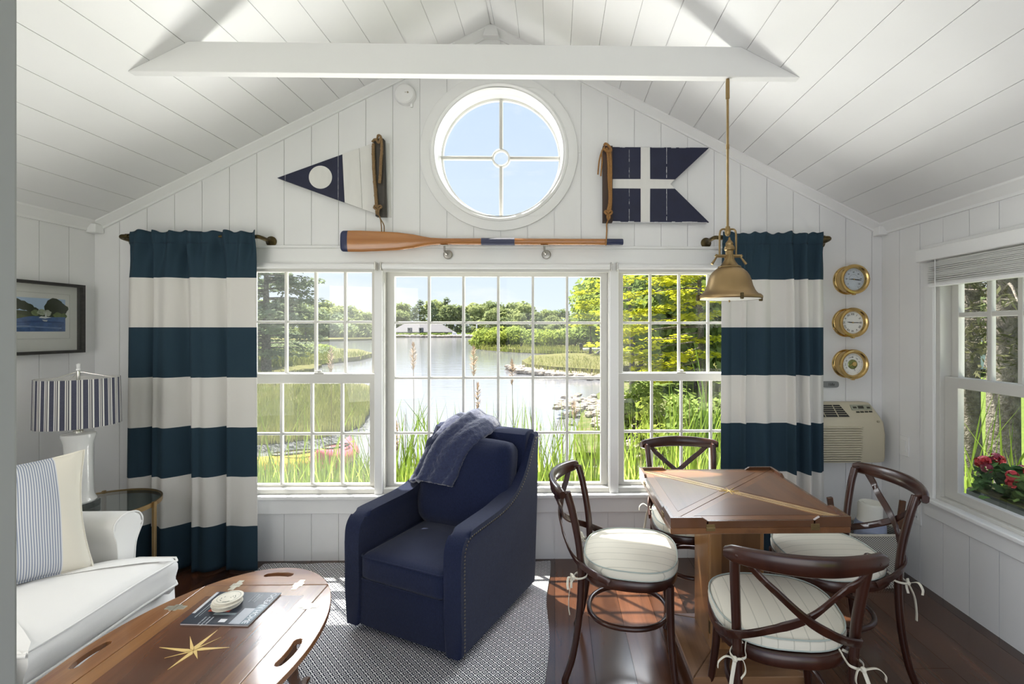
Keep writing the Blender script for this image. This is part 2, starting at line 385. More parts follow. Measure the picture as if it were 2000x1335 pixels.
def copy_tree(o, parent=None):
    c = o.copy(); COL.objects.link(c); c.parent = parent
    for k in ('label', 'group'):
        pass
    for ch in [x for x in bpy.data.objects if x.parent == o]: copy_tree(ch, c)
    return c
def struct(name, bm, m, parent=None, smooth=False, label=None):
    o = link(name, bm, m, parent, smooth=smooth)
    if parent is None: o['kind'] = 'structure'
    if label: o['label'] = label
    return o
def sempty(name, loc=(0, 0, 0)):
    o = bpy.data.objects.new(name, None); COL.objects.link(o); o.location = loc; o['kind'] = 'structure'; return o

# ------------------------------------------------------------------ the room
XL, XR, YB, YN = -2.876, 2.10, 2.97, .50
XA, ZA, ZE = -.40, 3.365, 2.107         # ridge, ridge height, eave height
SLL = (ZA - ZE) / (XA - XL); SLR = (ZA - ZE) / (XR - XA)
def zc(x): return ZA - (SLL * (XA - x) if x < XA else SLR * (x - XA))
BW = .17; GAP = .003; REC = .006
# floor
bm = NB()
x = -3.06
while x < 2.4:
    y = -.9 + (hash(round(x * 100)) % 7) * .2
    segs = [-.9, .9 + ((round(x * 37) * 7) % 10) * .12, 3.1]
    for a, b in zip(segs, segs[1:]): box(bm, x + .0008, x + BW - .0008, a + .0008, b - .0008, -.02, 0)
    x += BW
box(bm, -3.06, 2.4, -.9, 3.1, -.12, -.018)
struct('floor', bm, FLOORW)
# back wall: vertical boards around the window band and the round window
WX0, WX1, WZ0, WZ1 = -2.02, 1.26, .42, 1.90   # opening of the triple window
RC = Vector((-.353, 0, 2.577)); RR = .445       # opening of the round window
bm = NB(); k0 = at(341, 400, YB).x
x = k0 - BW * 8
while x < XR + BW:
    a, b = max(x + GAP / 2, XL), min(x + BW - GAP / 2, XR)
    x += BW
    if b - a < .01: continue
    xs = [a + (b - a) * i / 6 for i in range(7)]
    top = [(q, zc(q) + .01) for q in xs]
    def piece(lo, hi):
        pts = lo + hi[::-1]
        if max(p[1] for p in hi) - min(p[1] for p in lo) > .01: prism(bm, pts, YB, YB + REC + .004, 'y')
    inwin = a < WX1 and b > WX0
    base = [(q, 0) for q in xs]
    if inwin:
        aa, bb = max(a, WX0), min(b, WX1)
        piece(base, [(q, WZ0) for q in xs])
        base = [(q, WZ1) for q in xs]
        if a < WX0 - .01: prism(bm, [(a, WZ0), (WX0, WZ0), (WX0, WZ1), (a, WZ1)], YB, YB + REC + .004, 'y')
        if b > WX1 + .01: prism(bm, [(WX1, WZ0), (b, WZ0), (b, WZ1), (WX1, WZ1)], YB, YB + REC + .004, 'y')
    if a < RC.x + RR and b > RC.x - RR:
        def ch(q): return math.sqrt(max(0, RR * RR - (q - RC.x) ** 2))
        piece(base, [(q, RC.z - ch(q) - .0005) for q in xs]); piece([(q, RC.z + ch(q) + .0005) for q in xs], top)
    else: piece(base, top)
ring = [(RC.x + RR * math.cos(t * PI / 32), RC.z + RR * math.sin(t * PI / 32)) for t in range(64)]
body = plate([(XL - .15, -.1), (XR + .15, -.1), (XR + .15, ZE + .1), (XA, ZA + .14), (XL - .15, ZE + .1)],
             [[(WX0, WZ0), (WX1, WZ0), (WX1, WZ1), (WX0, WZ1)], ring], YB + REC, YB + .15, axis='y')
merge(bm, body)
struct('wall_back', bm, WHITE)
# left and right walls
def side_wall(name, X, s, hole):
    bm = NB(); y = -.2; bw = .16
    def bd(y0, y1, z0, z1): box(bm, min(X, X + s * .010), max(X, X + s * .010), y0, y1, z0, z1)
    yy = 2.975 - bw * 16
    while yy < YB:
        a, b = yy + GAP / 2, min(yy + bw - GAP / 2, YB + .005); yy += bw
        if a < .3: a = max(a, .3)
        if b <= a: continue
        if hole and a < hole[1] and b > hole[0]:
            bd(a, b, 0, hole[2]); bd(a, b, hole[3], ZE + .02)
            if a < hole[0]: bd(a, hole[0], hole[2], hole[3])
            if b > hole[1]: bd(hole[1], b, hole[2], hole[3])
        else: bd(a, b, 0, ZE + .02)
    o = [(.3, -.1), (YB + .15, -.1), (YB + .15, ZE + .04), (.3, ZE + .04)]
    h = [[(hole[0], hole[2]), (hole[1], hole[2]), (hole[1], hole[3]), (hole[0], hole[3])]] if hole else []
    merge(bm, plate(o, h, min(X + s * REC, X + s * .15), max(X + s * REC, X + s * .15), axis='x'))
    struct(name, bm, WHITE)
side_wall('wall_left', XL, -1, None)
RW = (1.55, 2.545, .525, 1.84)
side_wall('wall_right', XR, 1, RW)
# ceiling: boards running towards the window wall
bm = NB()
for s, X0, SL in ((-1, XL, SLL), (1, XR, SLR)):
    ln = math.hypot(X0 - XA, ZA - ZE); ux = (X0 - XA) / ln; uz = -(ZA - ZE) / ln; nx, nz = -uz * s, ux * s   # n points up/out
    if nz < 0: nx, nz = -nx, -nz
    t = ln + .02; bw = .1745
    while t > 0:
        t1, t0 = t - GAP / 2, max(t - bw + GAP / 2, 0); t -= bw
        if t1 - t0 < .01: continue
        P = lambda q, d: (XA + ux * q + nx * d, ZA + uz * q + nz * d)
        prism(bm, [P(t0, 0), P(t1, 0), P(t1, .010), P(t0, .010)], -.1, YB + .01, 'y')
    P = lambda q, d: (XA + ux * q + nx * d, ZA + uz * q + nz * d)
    prism(bm, [P(-.005, REC), P(ln + .2, REC), P(ln + .2, .16), P(-.07, .16)], -.4, YB + .16, 'y')
struct('ceiling', bm, WHITE)
# near wall with the doorway the camera stands in
bm = NB()
box(bm, XL, -.62, .40, .50, 0, ZE + .05); box(bm, 1.35, XR, .40, .50, 0, ZE + .05)
prism(bm, [(XL, 2.12), (XR, 2.12), (XR, ZE + .03), (XA, ZA + .03), (XL, ZE + .03)], .40, .50, 'y')
struct('wall_near', bm, WHITE)
DOORG = mat('grey_door_frame', (.33, .33, .335), .5)  # one even grey for jambs and head
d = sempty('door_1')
bm = NB(); box(bm, -.62, -.585, .34, .52, 0, 2.12, .004); box(bm, -.70, -.60, .505, .525, 0, 2.18, .004); box(bm, -.70, -.60, .335, .395, 0, 2.18, .004); link('door_jamb', bm, DOORG, d)
bm = NB(); box(bm, 1.315, 1.35, .38, .52, 0, 2.12, .004); box(bm, 1.33, 1.42, .505, .525, 0, 2.18, .004); link('door_jamb', bm, DOORG, d)
bm = NB(); box(bm, -.585, 1.315, .38, .52, 2.085, 2.12, .004); link('door_head', bm, DOORG, d)
# cove trim under the slopes and along the eaves
bm = NB()
for s, X0 in ((-1, XL), (1, XR)):
    ln = math.hypot(X0 - XA, ZA - ZE); ux = (X0 - XA) / ln; uz = -(ZA - ZE) / ln; nx, nz = uz, -ux
    if nz > 0: nx, nz = -nx, -nz
    prof = [(0, 0), (.045, 0), (.045, .008), (.012, .036), (.012, .048), (0, .048)]   # (off the wall, below the ceiling)
    A = [bm.verts.new((XA + nx * q, YB - p, ZA + nz * q - (.0))) for p, q in prof]
    B = [bm.verts.new((X0 + nx * q - 0, YB - p, ZE + nz * q)) for p, q in prof]
    n = len(prof)
    for i in range(n): bm.faces.new((A[i], A[(i + 1) % n], B[(i + 1) % n], B[i]))
prism(bm, [(XA - .05, ZA - .075), (XA + .05, ZA - .075), (XA + .03, ZA - .01), (XA - .03, ZA - .01)], YB - .046, YB, 'y')
struct('trim_1', bm, WHITE2)
bm = NB()
for s, X0 in ((1, XL), (-1, XR)):
    prism(bm, [(X0, ZE - .045), (X0 + s * .012, ZE - .045), (X0 + s * .012, ZE - .03), (X0 + s * .045, ZE + .012), (X0 + s * .045, ZE + .03), (X0, ZE + .01)], .5, YB, 'y')
box(bm, XL, XL + .06, YB - .06, YB, ZE - .055, ZE + .0, .004, 1); box(bm, XR - .06, XR, YB - .06, YB, ZE - .055, ZE + .0, .004, 1)
struct('trim_2', bm, WHITE2)
# tie beam
bm = NB(); bz0, bz1 = 2.602, 2.738; by = 2.11
def xs(z, s): return XA + s * (ZA - z) / (SLR if s > 0 else SLL)
prism(bm, [(xs(bz0, -1), bz0), (xs(bz0, 1), bz0), (xs(bz1, 1), bz1), (xs(bz1, -1), bz1)], by, by + .042, 'y', bev=.003)
o = struct('trim_3', bm, WHITE2); o['label'] = 'white painted tie beam across the vaulted ceiling'

# ------------------------------------------------------------------ windows of the back wall
YG = 3.02   # glass of the inner sash
def X_(px, Y=YB): return at(px, 700, Y).x
def Z_(py, Y=YB): return at(1000, py, Y).z
def sash(parent, name, x0, x1, z0, z1, gx0, gx1, gz0, gz1, vx, hz, y, t=.034, mw=.0165):
    bm = plate([(x0, z0), (x1, z0), (x1, z1), (x0, z1)], [[(gx0, gz0), (gx1, gz0), (gx1, gz1), (gx0, gz1)]], y, y + t, bev=.003, axis='y')
    s = link(name, bm, VINYL, parent)
    bm = NB()
    for v in vx: box(bm, v - mw / 2, v + mw / 2, y + .004, y + t - .006, gz0 - .003, gz1 + .003, .003, 1)
    link('vertical_muntins', bm, VINYL, s)
    bm = NB()
    for h in hz: box(bm, gx0 - .003, gx1 + .003, y + .007, y + t - .009, h - mw / 2, h + mw / 2, .003, 1)
    link('horizontal_muntins', bm, VINYL, s)
    bm = NB(); box(bm, gx0 - .005, gx1 + .005, y + t / 2 - .001, y + t / 2 + .001, gz0 - .005, gz1 + .005); link('glass_pane', bm, GLASS, s)
    return s
def latch(parent, x, y, z):
    bm = NB(); box(bm, x - .03, x + .03, y - .012, y + .006, z, z + .008, .003, 1); lathe(bm, [(.012, 0), (.012, .014), (.006, .018)], 12, (x + .004, y - .002, z + .006)); box(bm, x - .028, x + .006, y - .010, y - .002, z + .014, z + .02, .002, 1)
    link('sash_lock', bm, VINYL, parent, smooth=True)
YO = YG + .036
mz = Z_(737, YG)
# window_1: left double hung
w = sempty('window_1')
fx0, fx1 = -2.02, X_(736)
bm = plate([(fx0, WZ0), (fx1, WZ0), (fx1, WZ1), (fx0, WZ1)], [[(fx0 + .03, WZ0 + .03), (fx1 - .012, WZ0 + .03), (fx1 - .012, WZ1 - .05), (fx0 + .03, WZ1 - .05)]], YB - .0, YB + .13, bev=.003, axis='y'); link('window_frame', bm, VINYL, w)
X1 = lambda p, y=YO: at(p, 700, y).x; ZZ = lambda p, y=YO: at(1000, p, y).z
sash(w, 'upper_sash', fx0 + .03, fx1 - .014, ZZ(742), WZ1 - .045, X1(497), X1(726), ZZ(727), ZZ(532), [X1(557), X1(615), X1(673)], [ZZ(628.5)], YO)
s = sash(w, 'lower_sash', fx0 + .03, fx1 - .014, WZ0 + .03, ZZ(729, YG), X1(489, YG), X1(722, YG), ZZ(943, YG), ZZ(748, YG), [X1(548, YG), X1(607.5, YG), X1(666.5, YG)], [ZZ(846, YG)], YG)
latch(w, X1(622, YG), YG + .01, ZZ(729, YG)); 
bm = NB(); box(bm, fx0 + .03, fx1 - .014, YO + .04, YO + .042, WZ0 + .03, WZ1 - .045); link('insect_screen', bm, SCREEN, w)
# window_2: centre picture window
w = sempty('window_2')
cx0, cx1 = X_(744), X_(1194)
bm = plate([(cx0, WZ0), (cx1, WZ0), (cx1, WZ1), (cx0, WZ1)], [[(cx0 + .018, WZ0 + .03), (cx1 - .018, WZ0 + .03), (cx1 - .018, WZ1 - .05), (cx0 + .018, WZ1 - .05)]], YB, YB + .13, bev=.003, axis='y'); link('window_frame', bm, VINYL, w)
sash(w, 'fixed_sash', cx0 + .018, cx1 - .018, WZ0 + .03, WZ1 - .05, X1(770, YG), X1(1173, YG), ZZ(943, YG), ZZ(540, YG), [X1(q, YG) for q in (837, 904.5, 972.7, 1040.5, 1107.6)], [ZZ(q, YG) for q in (630, 738, 845.5)], YG)
# window_3: right double hung
w = sempty('window_3')
rx0, rx1 = X_(1204), 1.26
bm = plate([(rx0, WZ0), (rx1, WZ0), (rx1, WZ1), (rx0, WZ1)], [[(rx0 + .012, WZ0 + .03), (rx1 - .03, WZ0 + .03), (rx1 - .03, WZ1 - .05), (rx0 + .012, WZ1 - .05)]], YB, YB + .13, bev=.003, axis='y'); link('window_frame', bm, VINYL, w)
sash(w, 'upper_sash', rx0 + .014, rx1 - .03, ZZ(742), WZ1 - .045, X1(1217), X1(1441), ZZ(727), ZZ(535), [X1(1270.5), X1(1327), X1(1384)], [ZZ(630)], YO)
sash(w, 'lower_sash', rx0 + .014, rx1 - .03, WZ0 + .03, ZZ(729, YG), X1(1219, YG), X1(1447, YG), ZZ(941, YG), ZZ(744, YG), [X1(1273.5, YG), X1(1331.6, YG), X1(1389.5, YG)], [ZZ(843.5, YG)], YG)
latch(w, X1(1331, YG), YG + .01, ZZ(729, YG))
# posts between the three windows, casing, stool and apron
bm = NB()
for a, b in ((fx1, cx0), (cx1, rx0)): box(bm, a - .012, b + .012, YB - .012, YB + .02, WZ0, 1.875, .003, 1); box(bm, a, b, YB, YB + .13, WZ0, WZ1)
struct('trim_4', bm, WHITE2)['label'] = 'white posts between the three back windows'
bm = NB()
box(bm, -2.11, 1.35, YB - .018, YB + .001, 1.868, Z_(485, YB - .018), .003, 1); box(bm, -2.12, 1.36, YB - .026, YB, Z_(485) - .004, Z_(485) + .012, .003, 1)
box(bm, -2.11, -2.005, YB - .018, YB + .001, WZ0 - .02, 1.87, .003, 1); box(bm, 1.245, 1.35, YB - .018, YB + .001, WZ0 - .02, 1.87, .003, 1)
struct('trim_5', bm, WHITE2)['label'] = 'white flat casing around the back windows'
bm = NB(); zs = WZ0
box(bm, -2.15, 1.39, YB - .045, YB + .02, zs - .024, zs, .006, 2)
box(bm, -2.11, 1.35, YB - .018, YB + .001, Z_(1001, YB - .018), zs - .022, .003, 1)
struct('trim_6', bm, WHITE2)['label'] = 'white window stool and apron below the back windows'
# roller shades above the windows
def roller(x0, x1, label):
    zt, zb = Z_(513, 2.93), Z_(528, 2.93)
    r = empty('roller_shade', label, 'window shade', None, ((x0 + x1) / 2, YB - .045, (zt + zb) / 2)); h = (x1 - x0) / 2
    bm = NB(); tube(bm, [(-h + .006, 0, 0), (h - .006, 0, 0)], .019, 20); link('shade_roll', bm, WHITE2, r, smooth=True)
    bm = NB(); box(bm, -h + .01, h - .01, -.004, .004, -.036, -.010, .002, 1); link('hem_bar', bm, VINYL, r)
    for s in (-1, 1):
        bm = NB(); box(bm, s * h - .004, s * h + .004, -.022, .027, -.026, .026, .002, 1); link('bracket', bm, CHROME, r)
roller(-2.0, X_(735, 2.93), 'white rolled window shade above the left window')
roller(X_(746, 2.93), X_(1193, 2.93), 'white rolled window shade, the wide one above the centre window')
roller(X_(1205, 2.93), 1.24, 'white rolled window shade above the right window, beside the brass pendant')
# window_4: round window
w = sempty('window_4', (RC.x, YB, RC.z))
def circ(r, n=72): return [(r * math.cos(2 * PI * k / n), r * math.sin(2 * PI * k / n)) for k in range(n)]
link('flat_casing', plate(circ(.497), [circ(.405)], -.016, .002, bev=.003, axis='y'), WHITE2, w, smooth=30)
bm = NB()
prof = [(.447, .12), (.447, 0), (.436, -.022), (.424, -.026), (.414, -.018), (.408, .01), (.402, .02), (.396, .045), (.392, .05), (.388, .085), (.386, .12)]
lathe(bm, prof, 72, (0, 0, 0), 'y', cap=False); link('jamb_ring', bm, WHITE2, w, smooth=30)
bm = NB(); lathe(bm, [(.44, .118), (.44, .088), (.386, .088), (.378, .098), (.378, .118)], 72, (0, 0, 0), 'y', cap=False); link('sash_ring', bm, VINYL, w, smooth=30)
bm = NB()
for sx, sz in ((1, 0), (-1, 0), (0, 1), (0, -1)):
    if sx: box(bm, min(sx * .05, sx * .382), max(sx * .05, sx * .382), .09, .115, -.011, .011, .003, 1)
    else: box(bm, -.011, .011, .09, .115, min(sz * .05, sz * .382), max(sz * .05, sz * .382), .003, 1)
lathe(bm, [(.060, .115), (.060, .092), (.053, .085), (.046, .092), (.046, .115)], 40, (0, 0, 0), 'y', cap=False); link('cross_muntins', bm, VINYL, w, smooth=30)
bm = NB(); lathe(bm, [(.384, .104), (.384, .106)], 72, (0, 0, 0), 'y'); link('glass_pane', bm, GLASS, w)
# window_5: double hung in the right wall
w = sempty('window_5', (XR, 0, 0))
y0, y1, z0, z1 = RW
link('window_frame', plate([(y0, z0), (y1, z0), (y1, z1), (y0, z1)], [[(y0 + .03, z0 + .02), (y1 - .03, z0 + .02), (y1 - .03, z1 - .02), (y0 + .03, z1 - .02)]], -.0, .13, bev=.003, axis='x'), VINYL, w)
def rsash(name, a, b, c, d_, ga, gb, gc, gd, x, vy, hz, mw=.026):
    s = link(name, plate([(a, c), (b, c), (b, d_), (a, d_)], [[(ga, gc), (gb, gc), (gb, gd), (ga, gd)]], x, x + .036, bev=.003, axis='x'), VINYL, w)
    if vy:
        bm = NB()
        for v in vy: box(bm, x + .004, x + .03, v - mw / 2, v + mw / 2, gc - .003, gd + .003, .003, 1)
        link('vertical_muntins', bm, VINYL, s); bm = NB()
        for h in hz: box(bm, x + .006, x + .028, ga - .003, gb + .003, h - mw / 2, h + mw / 2, .003, 1)
        link('horizontal_muntins', bm, VINYL, s)
    bm = NB(); box(bm, x + .017, x + .019, ga - .005, gb + .005, gc - .005, gd + .005); link('glass_pane', bm, GLASS, s)
mrz = atx(1845, 738, XR + .03).z
rsash('upper_sash', y0 + .03, y1 - .03, mrz - .03, z1 - .02, y0 + .07, atx(1878, 650, XR + .08).y, mrz + .01, z1 - .06, .062, [atx(1937, 650, XR + .08).y, atx(1998, 650, XR + .08).y, 1.99, 1.82], [atx(1905, 614, XR + .08).z, 1.76])
rsash('lower_sash', y0 + .03, y1 - .03, z0 + .02, mrz + .01, y0 + .075, atx(1878, 850, XR + .045).y, z0 + .07, mrz - .045, .024, [], [])
bm = NB(); box(bm, .026, .05, 2.03, 2.09, mrz + .01, mrz + .018, .002, 1); box(bm, .02, .04, 2.02, 2.055, mrz + .018, mrz + .03, .003, 1); link('sash_lock', bm, VINYL, w)
bm = NB()
box(bm, -.018, .001, y1 - .005, 2.605, .50, 1.86, .003, 1); box(bm, -.018, .001, y0 - .085, y0 + .005, .50, 1.86, .003, 1)
box(bm, -.018, .001, y0 - .1, 2.605, 1.832, 1.925, .003, 1); link('casing', bm, WHITE2, w)
bm = NB(); box(bm, -.05, .03, y0 - .11, 2.64, .502, .526, .006, 2); box(bm, -.018, .001, y0 - .09, 2.61, .415, .503, .003, 1); link('stool_and_apron', bm, WHITE2, w)
# stacked horizontal blind with a valance, right window
bl = empty('venetian_blind', 'white slatted blind pulled up at the top of the right wall window', 'window blind', None, (XR - .02, 2.0, 1.86))
bm = NB(); box(bm, -.052, .018, -.52, .60, -.03, .038, .004, 1); link('valance', bm, WHITE2, bl)
bm = NB()
for i in range(14): 
    zz = -.040 - i * .0084; j = random.uniform(-.002, .002)
    v = box(bm, -.03 + j, .014 + j, -.48, .54, zz - .0033, zz + .0033)
    for q in v: q.co.z += .0026 * math.sin(q.co.y * 9 + i) + .006 * q.co.x
link('slats', bm, mat('thin_white_slat', (.84, .84, .82), .5, trans=.4), bl)
bm = NB(); box(bm, -.032, .016, -.48, .54, -.172, -.154, .004, 1); link('bottom_rail', bm, WHITE2, bl)
bm = NB(); tube(bm, [(-.045, .47, -.02), (-.045, .47, -.75)], .0022, 6); link('tilt_wand', bm, WHITE2, bl)

# ------------------------------------------------------------------ curtains and rods
def curtain_mat(bounds, hem, name='striped_curtain_cloth'):
    def f(nt):
        z = XYZ(nt)[2]; acc = None
        for i in range(0, len(bounds), 2):     # navy between bounds[i] and bounds[i+1]
            a = M_(nt, 'LESS_THAN', z, bounds[i]); b = M_(nt, 'GREATER_THAN', z, bounds[i + 1]); p = M_(nt, 'MULTIPLY', a, b)
            acc = p if acc is None else M_(nt, 'MAXIMUM', acc, p)
        return MIX(nt, acc, (.76, .74, .70), (.027, .054, .078))
    return stripes(name, f, .9, trans=.10, bump=.2, bscale=900)
def curtain(px0, px1, Y, stripes_py, label, folds, seed, zbot, widen=1.0, back=.09):
    rnd = random.Random(seed)
    x0, x1 = at(px0, 600, Y).x, at(px1, 600, Y).x; xc = (x0 + x1) / 2; W = x1 - x0
    zt = at(1000, 455, Y).z; zr = 2.018
    b = [at(1000, p, Y).z for p in stripes_py]; bounds = [3] + b + ([-1] if len(b) % 2 == 0 else [])
    m = curtain_mat(bounds, zbot, 'striped_curtain_cloth' + str(seed))
    root = empty('curtain', label, 'curtain', 'navy and white striped curtains', (xc, Y, 0))
    nx, nz = 150, 90; bm = NB(); V = []
    ph = [rnd.uniform(0, 6.3) for _ in range(8)]
    def fold(u, t):     # t 0 top .. 1 bottom; folds are pairs (position, width, depth, side)
        y = 0
        for c, w, d, s in folds:
            cc = c + .008 * math.sin(3 * t + c * 9); q = (u - cc) / w
            y += d * (.6 + .75 * t) * math.exp(-q * q) * s
        return y
    for j in range(nz + 1):
        t = j / nz; z = zt + (zbot - zt) * t; row = []
        for i in range(nx + 1):
            u = i / nx
            top = max(0, 1 - t / .14)
            y = fold(u, t) + top * (.020 * math.sin(u * 46 + ph[0] + 5 * t * math.sin(u * 9)) + .012 * math.sin(u * 77 + ph[1] + t * 30)) + .004 * math.sin(u * 19 + ph[2] + t * 2)
            if abs(z - zr) < .05: y = y * .55
            y = min(y, back) - .022 - .010 * max(0, 1 - abs(z - zr) / .06)
            x = x0 + W * (u + .006 * math.sin(u * 30 + t * 3 + ph[3]) * (u * (1 - u) * 4)) - xc
            x *= (.985 + .03 * t * widen)
            zz = z + (.009 * math.sin(u * 38 + ph[4]) * math.sin(u * 17 + ph[5]) * max(0, 1 - t / .03))
            row.append(bm.verts.new((x, y, zz)))
        V.append(row)
    for j in range(nz):
        for i in range(nx): bm.faces.new((V[j][i], V[j][i + 1], V[j + 1][i + 1], V[j + 1][i]))
    o = link('curtain_panel', bm, m, root, smooth=80)
    md = o.modifiers.new('thick', 'SOLIDIFY'); md.thickness = .0025; md.offset = 0
    bm = NB()    # stitched rod pocket seam
    pts = []
    for i in range(0, nx + 1, 2):
        u = i / nx; t = (zt - (zr - .045)) / (zt - zbot)
        y = fold(u, t) + max(0, 1 - t / .14) * (.012 * math.sin(u * 46 + ph[0]) + .008 * math.sin(u * 77 + ph[1] + t * 30)) + .004 * math.sin(u * 19 + ph[2] + t * 2)
        y = min(y * 1, back) - .023
        pts.append(((x0 + W * (u + .006 * math.sin(u * 30 + t * 3 + ph[3]) * (u * (1 - u) * 4)) - xc) * (.985 + .03 * t * widen), y - .002, zr - .045))
    tube(bm, pts, .0012, 5); link('pocket_seam', bm, mat('navy_thread', (.006, .02, .04), .9), root)
    return root
FL_ = [(.03, .03, .018, -1), (.165, .035, .05, 1), (.19, .02, .035, -1), (.30, .05, .03, -1), (.44, .05, .055, 1), (.50, .035, .03, -1), (.60, .05, .02, -1), (.72, .04, .05, 1), (.76, .02, .02, -1), (.9, .07, .012, -1)]
curtain(258, 507, 2.865, [544, 639, 735, 830.5, 925, 1019], 'long navy and white striped curtain beside the sofa, left of the windows', FL_, 3, .012)
FR_ = [(.05, .05, 0.018, -1), (.22, .02, 0.048, -1), (.27, .06, .02, 1), (.42, .06, 0.033, -1), (.60, .035, .05, 1), (.66, .03, 0.081, -1), (.72, .03, .045, 1), (.80, .035, 0.081, -1), (.86, .025, .035, 1), (.95, .04, 0.030, -1)]
curtain(1405, 1603, 2.845, [546, 639, 732, 825, 920, 1013], 'long navy and white striped curtain beside the brass clocks, right of the windows', FR_, 5, .012, back=-.004)
def rod(x0, x1, Y, ends, label):
    z = 2.018; r = empty('curtain_rod', label, 'curtain rod', None, ((x0 + x1) / 2, YB, z)); h = (x1 - x0) / 2; dy = Y - YB
    bm = NB(); tube(bm, [(-h, dy, 0), (h, dy, 0)], .0115, 14); link('rod', bm, DBRASS, r, smooth=True)
    for s in ends:
        bm = NB(); tube(bm, spline([(s * (h - .01), dy, 0), (s * (h + .012), dy, 0), (s * (h + .026), dy + .014, -.004), (s * (h + .030), dy * .5, -.008), (s * (h + .030), -.004, -.010)], 5), .012, 12)
        tube(bm, [(s * (h - .03), dy, 0), (s * (h - .012), dy, 0)], .0155, 12); link('elbow', bm, DBRASS, r, smooth=True)
        bm = NB(); lathe(bm, [(.033, -.001), (.033, -.006), (.026, -.010), (.020, -.018), (.013, -.026), (.012, -.03)], 28, (s * (h + .030), 0, -.010), 'y'); link('rosette', bm, DBRASS, r, smooth=True)
rod(-2.60, at(497, 467, 2.865).x + .01, 2.865, (-1, 1), 'dark bronze curtain rod over the curtain beside the sofa')
rod(at(1401, 467, 2.845).x, at(1614, 467, 2.845).x, 2.845, (-1, 1), 'dark bronze curtain rod over the curtain behind the pendant lamp')

# ------------------------------------------------------------------ oar on its brackets
zo = at(1000, 472, 2.90).z; yo = 2.895
def oar():
    xa = at(665, 472, yo).x; xb = at(1217, 472, yo).x; r = empty('oar', 'varnished wooden oar with navy tips hung above the centre window', 'oar', None, (xa, yo, zo)); L = xb - xa; k = L / 552
    def sec(bm, pts, m=None):   # pts: (x, half height, half depth, z offset)
        rings = []
        for x, hh, hd, dz in pts:
            rings.append([bm.verts.new((x, math.cos(a) * hd, dz + math.sin(a) * hh)) for a in [2 * PI * i / 16 for i in range(16)]])
        for A, B in zip(rings, rings[1:]):
            for i in range(16): bm.faces.new((A[i], A[(i + 1) % 16], B[(i + 1) % 16], B[i]))
        bm.faces.new(rings[0][::-1]); bm.faces.new(rings[-1])
    K = k
    bm = NB(); P = [(14, 20.5, 5), (40, 20.6, 5), (80, 19, 5), (110, 17.5, 5), (140, 14, 5.5), (160, 10, 6), (175, 7.5, 6.5), (200, 6.3, 6.3), (276, 6.6, 6.6)]
    sec(bm, [(x * K, h * K, d * K, (.0 - .0 * x) * K) for x, h, d in P]); link('blade_and_loom', bm, OAR, r, smooth=50)
    bm = NB(); sec(bm, [(0, 15 * K, 2 * K, 0), (2 * K, 18.5 * K, 4 * K, 0), (5 * K, 20.3 * K, 5 * K, 0), (14.5 * K, 20.6 * K, 5.1 * K, 0)]); link('blade_tip', bm, NAVYP, r, smooth=50)['label'] = 'navy painted blade tip'
    bm = NB(); sec(bm, [(274 * K, 7.2 * K, 7.2 * K, 0), (339 * K, 7.2 * K, 7.2 * K, 0)]); link('loom_sleeve', bm, mat('slate_navy_wrap', (.05, .055, .105), .55), r, smooth=50)
    bm = NB(); sec(bm, [(338 * K, 6.6 * K, 6.6 * K, 0), (518 * K, 6.2 * K, 6.2 * K, 0)]); link('loom', bm, OAR, r, smooth=50)
    bm = NB(); sec(bm, [(517 * K, 6.4 * K, 6.4 * K, 0), (551 * K, 6.2 * K, 6.2 * K, 0), (552 * K, 5.2 * K, 5.2 * K, 0)]); link('grip', bm, NAVYP, r, smooth=50)['label'] = 'navy painted grip'
oar()
for px, lab in ((875, 'small steel bracket carrying the oar near its blade'), (1067, 'small steel bracket carrying the oar near its grip')):
    p = at(px, 497, YB - .026); r = empty('oar_bracket', lab, 'bracket', 'oar brackets', (p.x, YB - .026, p.z))
    bm = NB(); lathe(bm, [(.0285, 0), (.0285, -.005), (.024, -.009), (.010, -.011)], 28, (0, 0, 0), 'y'); link('wall_disc', bm, NICKEL, r, smooth=30)
    dz = zo - p.z - .026; yq = yo - YB + .026; bm = NB(); tube(bm, spline([(-.002, -.008, 0), (-.006, -.03, .002), (-.011, yq, dz * .45), (-.012, yq, dz)], 6), .0065, 10); link('arm', bm, NICKEL, r, smooth=True)
    bm = NB(); box(bm, -.034, .012, yq - .014, yq + .014, dz - .001, dz + .004, .0015, 1); link('saddle', bm, CHROME, r)

# ------------------------------------------------------------------ the two wooden signal flags
def rope(name, pts, r, m, parent, twist=True):
    bm = NB(); pp = spline(pts, 7)
    tube(bm, pp, r, 8)
    # laid strand standing proud of the core
    fr = frames(pp); s = [p + (a * math.cos(i * 1.35) + b * math.sin(i * 1.35)) * r * .55 for i, (p, a, b) in enumerate(fr)]
    tube(bm, s, r * .62, 6)
    return link(name, bm, m, parent, smooth=True)
def knot(bm, c, R, r):
    pts = []
    for i in range(28):
        t = 2 * PI * i / 28; pts.append((c[0] + R * (math.sin(t) + 1.3 * math.sin(2 * t)) * .42, c[1] - R * .55 * abs(math.sin(3 * t)) - r, c[2] + R * (math.cos(t) - 1.3 * math.cos(2 * t)) * .55))
    tube(bm, pts, r, 7, closed=True)
yf = YB - .034
